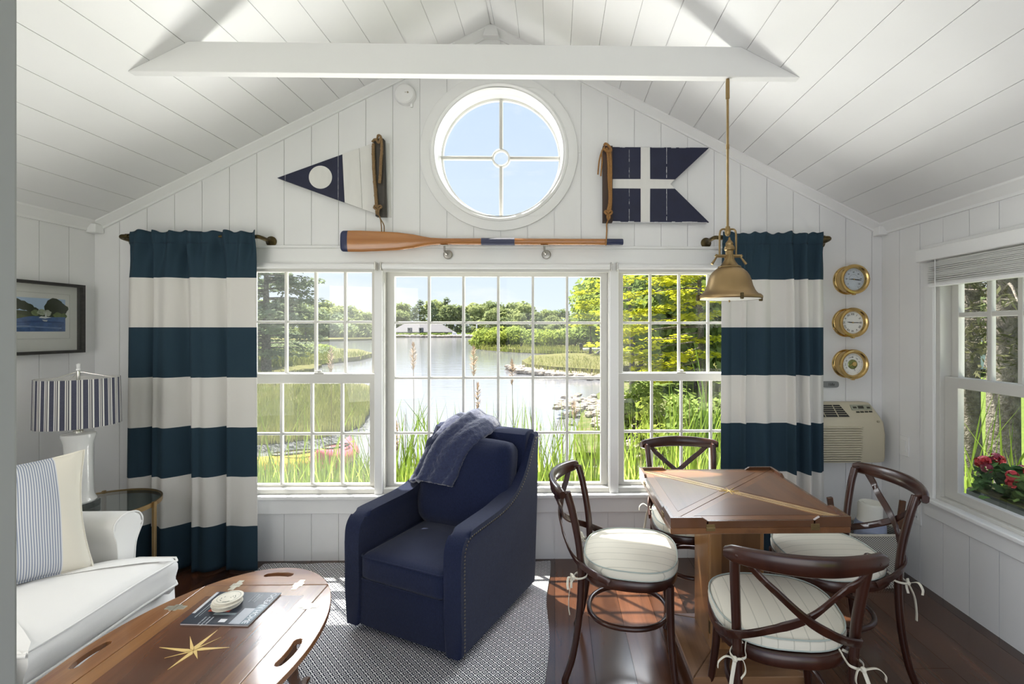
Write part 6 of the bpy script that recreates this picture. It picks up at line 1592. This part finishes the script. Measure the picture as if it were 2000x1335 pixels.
for px in (801, 823):
    bm = NB(); x = at(px, 640, yb - 3).x - (hA + hB) / 2; box(bm, x - .6, x + .6, -4.2, -1, zw + .3, zw + 1.6); dm = link('dormer', bm, GW, BH); bm = NB(); box(bm, x - .35, x + .35, -4.25, -4.19, zw + .5, zw + 1.3); link('dormer_window', bm, mat('dark_window_glass', (.03, .035, .045), .2), dm)
for px in (800, 811, 823, 848, 861, 873):
    bm = NB(); x = at(px, 648, yb - 4).x - (hA + hB) / 2; box(bm, x - .55, x + .55, -4.06, -3.98, .1, zw - .3); link('window', bm, MT['dark_window_glass'], BH)
# boats beside it
for i, (px, lab) in enumerate(((888, 'white motorboat moored right of the boathouse'), (906, 'white motorboat farther right of the boathouse, beside the tall white pole'))):
    p = at(px, 652, 170); r = empty('motorboat', lab, 'boat', 'boats moored by the far shore', (p.x, 170, ZW))
    bm = NB(); prism(bm, [(-1.9, .1), (1.7, .1), (2.3, 1.0), (-2.1, .9)], -.9, .9, 'y', .08, 1); link('hull', bm, mat('white_gelcoat', (.70, .70, .70), .3), r)
    bm = NB(); prism(bm, [(-.9, .9), (.8, .9), (.4, 1.8), (-.7, 1.9)], -.6, .6, 'y', .05, 1); link('cabin', bm, MT['white_gelcoat'], r)
    bm = NB(); tube(bm, [(-.3, 0, 1.8), (-.3, 0, 3.6)], .04, 6); link('mast', bm, MT['white_gelcoat'], r)
p = at(931, 650, 170); bm = NB(); tube(bm, [(0, 0, -1), (0, 0, at(931, 629, 170).z - ZW)], [.32, .22], 8); o = link('white_pole', bm, MT['white_gelcoat'], loc=(p.x, 170, ZW)); tag(o, 'tall white pole standing on the far shore right of the boats', 'pole')
# low hedge and rock edge on the far shore
def strip(name, pxa, pxb, py, Y, hgt, m, n, size, label, cat, depth=1.5, z=ZW):
    rnd = random.Random(n); bm = NB(); a, b = at(pxa, py, Y).x, at(pxb, py, Y).x
    for k in range(n): t = rnd.random(); leaves(bm, (a + (b - a) * t, Y + rnd.uniform(-depth, depth), z + hgt * (.4 + .3 * rnd.random())), (hgt * .9, hgt * .8, hgt * .5), 26, size, rnd)
    o = link(name, bm, m); tag(o, label, cat, kind='stuff')
strip('shore_hedge', 768, 960, 652, 172, 1.1, LM_BUSH, 120, .35, 'low clipped green hedge in front of the boathouse', 'hedge', z=ZW + .3)
strip('shore_undergrowth', 690, 1250, 648, 208, 4.2, LM_FAR, 420, .7, 'dense green undergrowth under the trees of the far shore', 'undergrowth', 5)
strip('left_shore_undergrowth', 470, 745, 655, 132, 3.0, LM_FAR, 300, .5, 'dense undergrowth along the far bank in the left window', 'undergrowth', 4)
strip('left_point_undergrowth', 470, 640, 680, 48, .9, LM_HEDGE, 160, .16, 'low brush on the grassy spit in the left window', 'undergrowth', 1.2)
def rocks(name, pts, n, size, label, spread):
    rnd = random.Random(n); bm = NB()
    for k in range(n):
        t = rnd.random() * (len(pts) - 1); i = int(t); f = t - i; p = Vector(pts[i]) * (1 - f) + Vector(pts[min(i + 1, len(pts) - 1)]) * f
        s = size * rnd.uniform(.5, 1.3); b0 = set(bm.verts); bmesh.ops.create_icosphere(bm, subdivisions=1, radius=s)
        for v in bm.verts:
            if v not in b0: v.co = Vector((v.co.x * 1.2, v.co.y, v.co.z * .65)) * rnd.uniform(.85, 1.15)
        off = Vector((p.x + rnd.uniform(-1, 1) * spread, p.y + rnd.uniform(-1, 1) * spread, p.z + s * .2))
        for v in bm.verts:
            if v not in b0: v.co += off
    o = link(name, bm, ROCKM); tag(o, label, 'rocks', kind='stuff')
rocks('far_shore_rocks', [gr(px, 657.5, ZW + .2) for px in (765, 850, 940)], 200, .8, 'pale boulders along the water edge in front of the hedge', 1.5)
rocks('spit_rocks', [gr(px, py, ZW + .1) for px, py in ((1012, 716), (1035, 724), (1080, 729), (1130, 733), (1185, 736), (1260, 739))], 330, .22, 'row of pale rocks along the water edge of the grassy spit', .8)
rocks('bank_rocks', [gr(px, py, ZW + .25) for px, py in ((1140, 800), (1160, 780), (1215, 800), (1235, 840), (1270, 830), (1290, 870))], 420, .11, 'heap of pale rocks on the near bank, lower right back window', .9)
# bushes on the right point
bp_ = []
def bush(seed, W_, H, m, nb=12, nl=170, size=.26):
    rnd = random.Random(seed); r = empty('x', 'x', 'bush'); bm = NB(); crown(bm, (0, 0, H * .40), (W_ * .5, W_ * .5, H * .52), nb, nl, size, rnd); link('foliage', bm, m, r)
    bm = NB()
    for k in range(3): a = k * 2.1; tube(bm, [(0, 0, -.2), (math.cos(a) * W_ * .15, math.sin(a) * W_ * .15, H * .5)], [.08, .03], 6)
    link('stem', bm, BARK, r); return r
def place(o, x, y, z, s, a, name, label, cat, group=None):
    o.location = (x, y, z); o.scale = (s, s, s); o.rotation_euler = (0, 0, a); o.name = name; o['label'] = label; o['category'] = cat
    if group: o['group'] = group
    elif 'group' in o: del o['group']
BP = [bush(31, 6.4, 4.2, LM_BUSH), bush(32, 7.0, 4.4, LM_BUSH), bush(33, 6.6, 4.0, LM_HEDGE)]; first = [True] * 3
labs = ['bright yellow-green bush at the tip of the grassy point', 'second shore bush from the tip of the grassy point', 'dark green shore bush, third from the tip of the point', 'fourth shore bush from the tip of the grassy point', 'round green shore bush just left of the white dock boat', 'yellow-green bush at the right end of the grassy point', 'dark bush behind the dock at the edge of the centre window', 'bush on the point seen through the right back window']
for i, (px, py, top, k) in enumerate(((955, 676, 622, 0), (985, 677, 628, 1), (1017, 676, 624, 2), (1052, 677, 630, 0), (1087, 678, 626, 1), (1125, 678, 622, 2), (1163, 678, 618, 2), (1230, 680, 600, 1))):
    Y = gr(px, py, ZW + .3).y; h = (py - top) / FPX * Y; o = BP[k] if first[k] else copy_tree(BP[k]); first[k] = False
    place(o, at(px, 650, Y).x, Y, ZW + .25, h / 4.2, i * 1.3, 'shore_bush', labs[i], 'bush')
# dock and boat on the right point
p = gr(1160, 700, ZW); r = empty('floating_dock', 'grey floating dock with a ramp by the grassy point', 'dock', None, (p.x, p.y, ZW)); DG = mat('silvered_dock_wood', (.18, .18, .19), .8, noise_amt=.2, nscale=4)
bm = NB(); box(bm, -2.4, 1.2, -.7, .7, .05, .35, .02, 1); link('deck', bm, DG, r)
bm = NB(); tube(bm, [(.2, -.4, .4), (1.5, -.3, 1.35)], .05, 6); tube(bm, [(.2, .4, .4), (1.5, .3, 1.35)], .05, 6); link('ramp_rails', bm, DG, r)
p = gr(1157, 693, ZW); r = empty('skiff', 'small white skiff with an outboard beside the floating dock', 'boat', None, (p.x + .9, p.y + 1.8, ZW))
bm = NB(); prism(bm, [(-1.7, .08), (1.4, .08), (1.9, .7), (-1.8, .6)], -.6, .6, 'y', .06, 1); link('hull', bm, MT['white_gelcoat'], r); bm = NB(); box(bm, -.3, .3, -.3, .3, .6, 1.15, .04, 1); link('console', bm, DG, r); bm = NB(); box(bm, -2.1, -1.75, -.15, .15, .3, 1.1, .05, 2); link('outboard', bm, BLACK, r)
# tall trees right, behind the right window
Y = 34
def big_tree(px, Y, top, W_, seed, m, name, label, nb=26, nl=150, size=.22, base=ZW + .3):
    zt = EYE + (645 - top) / FPX * Y; H = zt - base; rnd = random.Random(seed); r = empty(name, label, 'tree', None, (at(px, 600, Y).x, Y, base)); bm = NB()
    crown(bm, (0, 0, H * .54), (W_ * .5, W_ * .5, H * .46), nb, nl, size, rnd); link('foliage', bm, m, r)
    bm = NB(); tube(bm, spline([(0, 0, -.3), (.1, 0, H * .25), (-.05, .1, H * .55), (.1, 0, H * .8)], 5), [.02 * H * (1 - i / 18) for i in range(16)], 8)
    for k in range(7):
        a = k * 2.4; z = H * (.3 + .07 * k); tube(bm, spline([(0, 0, z), (math.cos(a) * W_ * .2, math.sin(a) * W_ * .2, z + H * .06), (math.cos(a) * W_ * .4, math.sin(a) * W_ * .4, z + H * .1)], 4), [.009 * H, .008 * H, .007 * H, .006 * H, .005 * H, .004 * H, .003 * H, .002 * H, .001 * H], 6)
    link('trunk', bm, BARK, r, smooth=True); return r
big_tree(1152, 40, 545, 5.2, 41, LM_BUSH, 'tall_tree', 'tall pale green tree at the right edge of the centre window', 20, 130, .20)
big_tree(1250, 24, 480, 6.5, 42, LM_BUSH, 'tall_tree', 'big green tree at the left of the right back window', 40, 340, .21)
big_tree(1360, 17, 440, 6, 43, LM_BUSH, 'tall_tree', 'big green tree filling the right back window behind the maple sprays', 44, 380, .17)
big_tree(1470, 21, 420, 7, 44, LM_HEDGE, 'tall_tree', 'big green tree hidden behind the right curtain', 20, 150, .16)
# pale maple sprays in front (layered horizontal boughs)
def maple(px, Y, W_, lo, hi, seed, label, n=34):
    rnd = random.Random(seed); base = ZG; x0 = at(px, 600, Y).x; zl, zh = EYE + (645 - lo) / FPX * Y, EYE + (645 - hi) / FPX * Y
    r = empty('maple_tree', label, 'tree', None, (x0, Y, base)); bm = NB(); bt = NB()
    tx0 = W_ * .55; tube(bt, [(tx0, .3, -.2), (tx0, .3, (zh - base) * .5), (tx0 - .1, .2, zh - base)], [.09, .07, .03], 8)
    for k in range(n):
        z = zl + (zh - zl) * (k + rnd.random()) / n - base; x = rnd.uniform(-.5, .45) * W_; y = rnd.uniform(-.9, .9)
        tube(bt, spline([(tx0, .3, z + .15), (x * .4 + tx0 * .6, y * .6, z + .12), (x, y, z)], 4), [.02, .018, .016, .014, .012, .010, .008, .006, .004], 5)
        leaves(bm, (x, y, z), (.42, .36, .07), 85, .060, rnd, flat=.8, shell=.0, asp=1.3)
        leaves(bm, (x + .4, y * .8, z + .06), (.30, .3, .06), 45, .060, rnd, flat=.8, shell=.0, asp=1.3)
    link('foliage', bm, LM_MAPLE, r); link('branches', bt, BARK, r, smooth=True)
maple(1275, 9.0, 1.9, 735, 500, 51, 'yellow-green maple with layered boughs in the right back window')
maple(1180, 13, 1.5, 640, 560, 52, 'small yellow maple sprays at the right edge of the centre window', 12)
for i, (px, Y, top, s, lab) in enumerate(((1300, 7.6, 760, 1, 'leafy green shrub low in the right back window, left one'), (1365, 7.0, 735, 1, 'leafy green shrub low in the right back window, beside the curtain'), (1245, 9.5, 800, .8, 'small leafy shrub among the rocks of the near bank'), (1440, 7.5, 720, 1, 'leafy green shrub behind the right curtain'))):
    h = (945 - top) / FPX * Y; rnd = random.Random(60 + i); r = empty('leafy_shrub', lab, 'shrub', None, (at(px, 700, Y).x, Y, ZG)); bm = NB(); crown(bm, (0, 0, h * .45), (.62 * s, .6, h * .5), 12, 150, .055, rnd, shell=.2); link('foliage', bm, LM_HEDGE if i % 2 else LM_BUSH, r)
    bm = NB()
    for k in range(5): a = k * 1.3; tube(bm, [(0, 0, -.05), (.2 * math.cos(a), .2 * math.sin(a), h * .7)], [.02, .006], 5)
    link('stem', bm, BARK, r)
# hazy conifers left
def conifer(px, Y, top, W_, seed, label):
    rnd = random.Random(seed); base = ZW + .2; H = EYE + (645 - top) / FPX * Y - base; r = empty('spreading_conifer', label, 'tree', None, (at(px, 600, Y).x, Y, base)); bm = NB(); bt = NB()
    tube(bt, [(0, 0, -.3), (0, 0, H)], [.26, .05], 8)
    for k in range(60):
        t = .14 + .84 * (k + rnd.random()) / 60; a = rnd.random() * 6.28; L = W_ * .5 * (1.1 - t * .72) * rnd.uniform(.7, 1.1); z = H * t
        e_ = Vector((math.cos(a) * L, math.sin(a) * L, z - .08 * L)); tube(bt, spline([(0, 0, z), e_ * .5 + Vector((0, 0, z * .5 + .12)), e_], 3), [.05, .045, .04, .03, .02, .015, .01], 5)
        for q_ in range(5): f = .35 + .65 * q_ / 4; leaves(bm, (e_.x * f, e_.y * f, z - .06 * L * f), (L * .20, L * .20, .22), 40, .13, rnd, flat=.55, shell=.1)
    link('foliage', bm, LM_PINE, r); link('branches', bt, BARK, r, smooth=True)
conifer(520, 24, 470, 8.4, 71, 'large grey-green conifer at the left of the left window')
conifer(440, 30, 470, 8, 72, 'conifer mostly hidden behind the left curtain')
# reeds: dense blades below the windows
def blade(bm, x, y, z, h, lean, w, rnd):
    a = rnd.random() * 6.28; dx, dy = math.cos(a) * lean * h, math.sin(a) * lean * h * .5; wa = rnd.random() * PI; wx, wy = math.cos(wa) * w, math.sin(wa) * w; P = []
    for k in range(6):
        t = k / 5; ww = (1 - t) ** .7 * (1 if k else .6) ; c = Vector((x + dx * t * t, y + dy * t * t, z + h * t - abs(lean) * h * .12 * t ** 3)); P.append((c - Vector((wx, wy, 0)) * ww, c + Vector((wx, wy, 0)) * ww))
    V = [(bm.verts.new(a_), bm.verts.new(b_)) for a_, b_ in P]
    for (a_, b_), (c_, d_) in zip(V, V[1:]): bm.faces.new((a_, b_, d_, c_))
rnd = random.Random(81); bm = NB(); bd_ = NB()
for k in range(3400):
    Y = rnd.uniform(4.0, 6.6); px = rnd.uniform(430, 1460); x = at(px, 700, Y).x; tall = rnd.random()
    top = 930 - 75 * rnd.random() if tall < .86 else 930 - 100 - 75 * rnd.random()
    if px < 760 and tall > .9: top = 880
    if px > 1300: top -= 60 * rnd.random()
    zt = EYE + (645 - top) / FPX * Y; z0_ = ZG + .0
    if tall < .12: blade(bd_, x, Y, z0_, max(.3, (zt - z0_) * 1.02), rnd.uniform(-.18, .18), .004, rnd)
    else: blade(bm, x, Y, z0_, max(.3, zt - z0_), rnd.uniform(-.32, .32), rnd.uniform(.009, .017), rnd)
o = link('green_reeds', bm, LM_REED); tag(o, 'dense bright green reed blades just outside the back windows', 'reeds', kind='stuff')
o = link('dry_reeds', bd_, LM_DRY); tag(o, 'thin dry straw-coloured stalks among the green reeds', 'reeds', kind='stuff')
# marsh grass standing on the flats
def tufts(name, region, n, h0, h1, w, m, label, seed):
    rnd = random.Random(seed); bm = NB(); xs_ = [p[0] for p in region]; ys_ = [p[1] for p in region]; k = 0
    def inside(px, py):
        c = False
        for (x1, y1), (x2, y2) in zip(region, region[1:] + region[:1]):
            if (y1 > py) != (y2 > py) and px < (x2 - x1) * (py - y1) / (y2 - y1) + x1: c = not c
        return c
    while k < n:
        px, py = rnd.uniform(min(xs_), max(xs_)), rnd.uniform(min(ys_), max(ys_))
        if not inside(px, py): continue
        g_ = gr(px, py, ZW + .2); s = g_.y / 14
        for q_ in range(3): blade(bm, g_.x + rnd.uniform(-.1, .1) * s, g_.y + rnd.uniform(-.1, .1) * s, ZW + .12, rnd.uniform(h0, h1), rnd.uniform(-.4, .4), w * s, rnd)
        k += 1
    o = link(name, bm, m); tag(o, label, 'grass', kind='stuff')
LM_MARSH = leaf_mat('marsh_grass_blades', (.13, .17, .035), (.27, .27, .08), .35, .4)
tufts('marsh_grass_blades', [(440, 722), (590, 730), (680, 746), (728, 767), (718, 800), (700, 830), (620, 850), (440, 868)], 4200, .16, .42, .014, LM_MARSH, 'green and straw-coloured grass blades standing on the left marsh', 201)
tufts('spit_grass_blades', [(1035, 706), (1100, 701), (1420, 700), (1420, 738), (1180, 734), (1080, 727), (1030, 719)], 2200, .25, .6, .016, LM_MARSH, 'green grass blades standing on the rocky spit', 202)
tufts('point_grass_blades', [(935, 677), (1100, 678), (1420, 682), (1420, 692), (1100, 690), (1010, 687), (945, 682)], 1500, .3, .8, .016, LM_MARSH, 'grass blades along the edge of the grassy point', 203)
tufts('left_spit_grass_blades', [(470, 690), (620, 685), (722, 696), (620, 710), (470, 722)], 1100, .3, .7, .016, LM_MARSH, 'grass blades on the thin spit in the left window', 204)
# taller reed clumps seen one by one
def clump(px, Y, top, n, label, seed, w=.014):
    rnd = random.Random(seed); r = empty('reed_clump', label, 'reeds', 'tall reed clumps outside the back windows', (at(px, 700, Y).x, Y, ZG)); h = EYE + (645 - top) / FPX * Y - ZG
    bm = NB(); tube(bm, [(0, 0, -.05), (.01, 0, h * .8)], [.006, .003], 5); link('stalk', bm, LM_DRY, r)
    bm = NB()
    for k in range(n): blade(bm, rnd.uniform(-.05, .05), rnd.uniform(-.05, .05), h * rnd.uniform(.0, .35), h * rnd.uniform(.55, .68), rnd.uniform(.1, .42), w, rnd)
    link('blades', bm, LM_REED, r)
for i, (px, Y, top, n, lab) in enumerate(((790, 5.2, 745, 12, 'tall green reed clump at the left edge of the centre window'), (835, 5.0, 745, 8, 'tall green reed clump left of the armchair throw'), (870, 4.8, 755, 10, 'tall green reed clump just left of the armchair back'), (1053, 4.9, 765, 9, 'tall green reed clump just right of the armchair back'), (1098, 5.1, 778, 9, 'green reed clump right of the armchair, second one'), (1160, 5.0, 745, 9, 'green reed clump leaning at the right edge of the centre window'), (1378, 5.2, 640, 16, 'very tall pale reed clump in the right back window beside the curtain'), (1345, 4.8, 700, 12, 'tall reed clump in the middle of the right back window'), (718, 5.2, 800, 9, 'tall green reed clump at the right edge of the left window'), (540, 5.4, 830, 9, 'green reed clump beside the left curtain'))): clump(px, Y, top, n, lab, 90 + i)
# feathery plumes
def plume(px, Y, top, label, seed, hh=.34):
    rnd = random.Random(seed); r = empty('reed_plume', label, 'reeds', 'dry feathery reed plumes', (at(px, 700, Y).x, Y, ZG)); h = EYE + (645 - top) / FPX * Y - ZG
    bm = NB(); tube(bm, spline([(0, 0, -.05), (.01, 0, h * .5), (0, 0, h - .02)], 4), .0035, 6); link('stalk', bm, LM_DRY, r)
    bm = NB()
    for k in range(150):
        t = rnd.random(); a = rnd.random() * 6.28; L = .055 * math.sin(PI * min(.98, t * .9 + .08)) + .01; z = h - hh + hh * t; c = Vector((0, 0, z)); d = Vector((math.cos(a) * L, math.sin(a) * L, .03 + .03 * rnd.random())); s = d.cross(Vector((0, 0, 1))).normalized() * .0035
        bm.faces.new([bm.verts.new(p) for p in (c - s, c + d * .6 - s * 1.3, c + d, c + d * .6 + s * 1.3)])
    link('plume', bm, mat('tan_reed_plume', (.34, .24, .16), .9, noise_amt=.2), r)
for i, (px, Y, top, lab) in enumerate(((925, 5.6, 680, 'tall tan reed plume left of the middle of the centre window'), (933, 6.2, 750, 'low tan reed plume above the armchair back'), (807, 6.0, 672, 'thin tan reed plume at the left of the centre window'), (646, 6.4, 680, 'tan reed plume in front of the marsh in the left window'), (1121, 5.8, 790, 'small tan reed plume at the right of the centre window'), (1000, 6.5, 705, 'tan reed plume right of the middle of the centre window'), (775, 5.5, 825, 'low tan reed plume at the lower left of the centre window'))): plume(px, Y, top, lab, 110 + i, .34 if i != 4 else .2)
# kayaks pulled up in the reeds
def kayak(px, py, Y, ang, col, label):
    p = at(px, py, Y); r = empty('kayak', label, 'kayak', 'kayaks pulled up among the reeds', (p.x, Y, ZG)); r.rotation_euler = (math.radians(-8), 0, ang); bm = NB(); R_ = []
    for k in range(17):
        t = k / 16 * 2 - 1; w = .33 * (1 - abs(t) ** 2.4) + .01; z0_ = .04 + .12 * abs(t) ** 3; zt = .36 + .10 * t * t
        R_.append([bm.verts.new((w * math.cos(a), t * 1.35, (z0_ + zt) / 2 + (zt - z0_) / 2 * math.sin(a))) for a in [2 * PI * i / 16 for i in range(16)]])
    for A, B in zip(R_, R_[1:]):
        for i in range(16): bm.faces.new((A[i], A[(i + 1) % 16], B[(i + 1) % 16], B[i]))
    bm.faces.new(R_[0][::-1]); bm.faces.new(R_[-1]); link('hull', bm, mat('kayak_' + str(int(px)), col, .35), r, smooth=50)
    bm = NB(); tube(bm, [(.19 * math.cos(a), .42 * math.sin(a), .385) for a in [2 * PI * i / 24 for i in range(24)]], .018, 6, closed=True); link('cockpit_rim', bm, BLACK, r, smooth=True)
kayak(655, 880, 8.0, .25, (.62, .10, .14), 'pink-red kayak lying in the reeds below the left window')
kayak(572, 892, 7.6, -.3, (.62, .42, .03), 'yellow kayak lying in the reeds below the left window')

# ---- side window: spruce trunks, twigs, flowers, car
def trunk(X, Y, r0, r1, H, seed, label, nb, bl):
    rnd = random.Random(seed); r = empty('spruce_tree', label, 'tree', None, (X, Y, ZG + .2)); bm = NB(); R_ = []
    for k in range(16):
        t = k / 15; rad = r1 + (r0 - r1) * (1 - t) ** 1.0 + r0 * .45 * max(0, 1 - t * 9)
        R_.append([bm.verts.new((rad * math.cos(a) * (1 + .06 * noise.noise(Vector((math.cos(a) * 3, math.sin(a) * 3, t * 9)))), rad * math.sin(a), H * t)) for a in [2 * PI * i / 22 for i in range(22)]])
    for A, B in zip(R_, R_[1:]):
        for i in range(22): bm.faces.new((A[i], A[(i + 1) % 22], B[(i + 1) % 22], B[i]))
    link('trunk', bm, BARK, r, smooth=True); bm = NB(); bf = NB()
    for k in range(nb):
        z = rnd.uniform(2.0, H * .9); a = rnd.random() * 6.28; L = bl * rnd.uniform(.4, 1.0); e_ = Vector((math.cos(a) * L, math.sin(a) * L, z - rnd.uniform(-.1, .35))); m_ = Vector((math.cos(a) * L * .5, math.sin(a) * L * .5, z + .05)); sp = spline([(0, 0, z), m_, e_], 3); tube(bm, sp, [.016 * (1 - i / 8) + .003 for i in range(len(sp))], 5)
        for q_ in range(7):
            f = rnd.uniform(.35, 1); b0 = Vector((e_.x * f, e_.y * f, z + (e_.z - z) * f)); d = Vector((rnd.gauss(0, 1), rnd.gauss(0, 1), -.3 + rnd.gauss(0, .4))).normalized() * rnd.uniform(.15, .4); tube(bm, [b0, b0 + d], [.004, .0015], 4)
            leaves(bf, b0 + d * .6, (.16, .16, .10), 12, .045, rnd, flat=.3, shell=.1, asp=.5)
    link('branches', bm, BARK, r, smooth=True); link('twigs', bf, LM_SPR, r)
trunk(4.50, 4.62, .135, .11, 6.5, 120, 'thick grey spruce trunk in the middle of the right wall window', 110, 1.7)
trunk(6.10, 6.75, .11, .085, 7, 121, 'slimmer spruce trunk behind and left of the thick one', 100, 1.9)
# broad-bladed daylily plants in front of the trunk
for i, (px, Y_, X_off, lab) in enumerate(((1893, 3.6, 0, 'strappy green plant at the left of the right wall window'), (1975, 3.0, 0, 'strappy green plant at the right of the right wall window'))):
    rnd = random.Random(130 + i); p = at(px, 800, Y_); r = empty('strappy_plant', lab, 'plant', None, (p.x, Y_, ZG + .2)); bm = NB()
    for k in range(60): blade(bm, rnd.uniform(-.2, .2), rnd.uniform(-.2, .2), 0, rnd.uniform(1.0, 1.85), rnd.uniform(.1, .6), .013, rnd)
    link('blades', bm, LM_REED, r)
    bm = NB(); tube(bm, [(0, 0, 0), (.02, 0, .9)], .006, 5); link('stalk', bm, LM_DRY, r)
FB = empty('window_box', 'window box outside the right wall window', 'planter', None, (XR + .34, 2.0, .36)); bm = NB(); box(bm, -.11, .12, -.72, .62, 0, .20, .01, 1); link('box', bm, mat('dark_green_box', (.03, .04, .035), .6), FB); bm = NB(); box(bm, -.10, .11, -.71, .61, .19, .205); link('soil', bm, SOIL, FB)
# geranium-like plants in the box, each with leaves, stems and flower heads
LM_GER = leaf_mat('geranium_leaves', (.045, .09, .035), (.12, .20, .05), 8, .35); LM_LIME = leaf_mat('lime_leaves', (.16, .24, .03), (.32, .38, .05), 8, .45)
REDF = mat('red_petals', (.42, .012, .02), .6, noise_amt=.35, nscale=60); PINKF = mat('dark_red_petals', (.20, .008, .03), .6, noise_amt=.35, nscale=60)
names = ['flowering plant at the left end of the window box, dark red blooms', 'flowering plant with a big red bloom, second in the window box', 'flowering plant with orange-red blooms, third in the window box', 'lime-leaved plant in the window box', 'flowering plant with red blooms beside the lime-leaved one', 'flowering plant at the right end of the window box']
for i in range(6):
    rnd = random.Random(140 + i); y = 2.50 - i * .185; r = empty('geranium', names[i], 'flowers', None, (XR + .34, y, .585)); bm = NB()
    for k in range(150):
        a = rnd.random() * 6.28; rr = rnd.uniform(.01, .13); z = rnd.uniform(-.04, .14) ; s = rnd.uniform(.016, .032); nn = Vector((rnd.gauss(-.2, .6), rnd.gauss(0, .6), 1)).normalized(); aa = nn.orthogonal().normalized(); bb = nn.cross(aa); c = Vector((rr * math.cos(a), rr * math.sin(a), z))
        bm.faces.new([bm.verts.new(c + aa * s * math.cos(t) * (1 - .12 * (j % 2)) + bb * s * math.sin(t) * (1 - .12 * (j % 2))) for j, t in enumerate([2 * PI * j / 10 for j in range(10)])])
    link('leaves', bm, LM_LIME if i == 3 else LM_GER, r)
    bm = NB()
    for k in range(5): a = rnd.random() * 6.28; tube(bm, [(0, 0, -.03), (.08 * math.cos(a), .08 * math.sin(a), .13)], [.004, .002], 5)
    link('stems', bm, LM_GER, r)
    for k in range(0 if i == 3 else 8):
        a = rnd.random() * 6.28; c = Vector((.085 * math.cos(a) - .02, .09 * math.sin(a), rnd.uniform(.05, .17))); bm = NB()
        for q_ in range(26):
            d = Vector((rnd.gauss(0, 1), rnd.gauss(0, 1), rnd.gauss(0, 1))).normalized(); p = c + d * .026; aa = d.orthogonal().normalized(); bb = d.cross(aa); s = .013; bm.faces.new([bm.verts.new(p + aa * s), bm.verts.new(p + bb * s), bm.verts.new(p - aa * s), bm.verts.new(p - bb * s)])
        link('flower_head', bm, PINKF if (i + k) % 3 == 0 else REDF, r)
# car parked far away on the grass
p = at(1896, 690, 22); CA = empty('parked_car', 'small pale blue car parked far off behind the spruce trees', 'car', None, (p.x, 22, ZG + .3)); CP = mat('pale_blue_car_paint', (.42, .50, .62), .25, coat=.5)
bm = NB(); prism(bm, [(-2.1, .25), (2.1, .25), (2.15, .75), (1.3, .9), (.75, 1.38), (-.9, 1.42), (-1.7, .95), (-2.15, .85)], -.85, .85, 'y', .08, 2); link('body', bm, CP, CA, smooth=30)
for s in (-1, 1):
    bm = NB(); prism(bm, [(-1.45, .95), (1.05, .92), (.68, 1.30), (-.85, 1.34)], s * .84, s * .87, 'y'); link('side_window', bm, MT['dark_window_glass'], CA)
    for x in (-1.35, 1.35): bm = NB(); lathe(bm, [(.32, s * .70), (.32, s * .88), (.2, s * .89)], 20, (x, 0, .30), 'y'); link('wheel', bm, BLACK, CA, smooth=30)
# trees behind the lawn
for i, (px, Y, lab) in enumerate(((1880, 45, 'distant tree left of the car beyond the lawn'), (1935, 52, 'distant tree right behind the car beyond the lawn'), (1990, 40, 'distant tree at the right edge beyond the lawn'))):
    big_tree(px, Y, 560, 11, 150 + i, LM_FAR, 'lawn_tree', lab, 18, 110, .4, base=ZG)
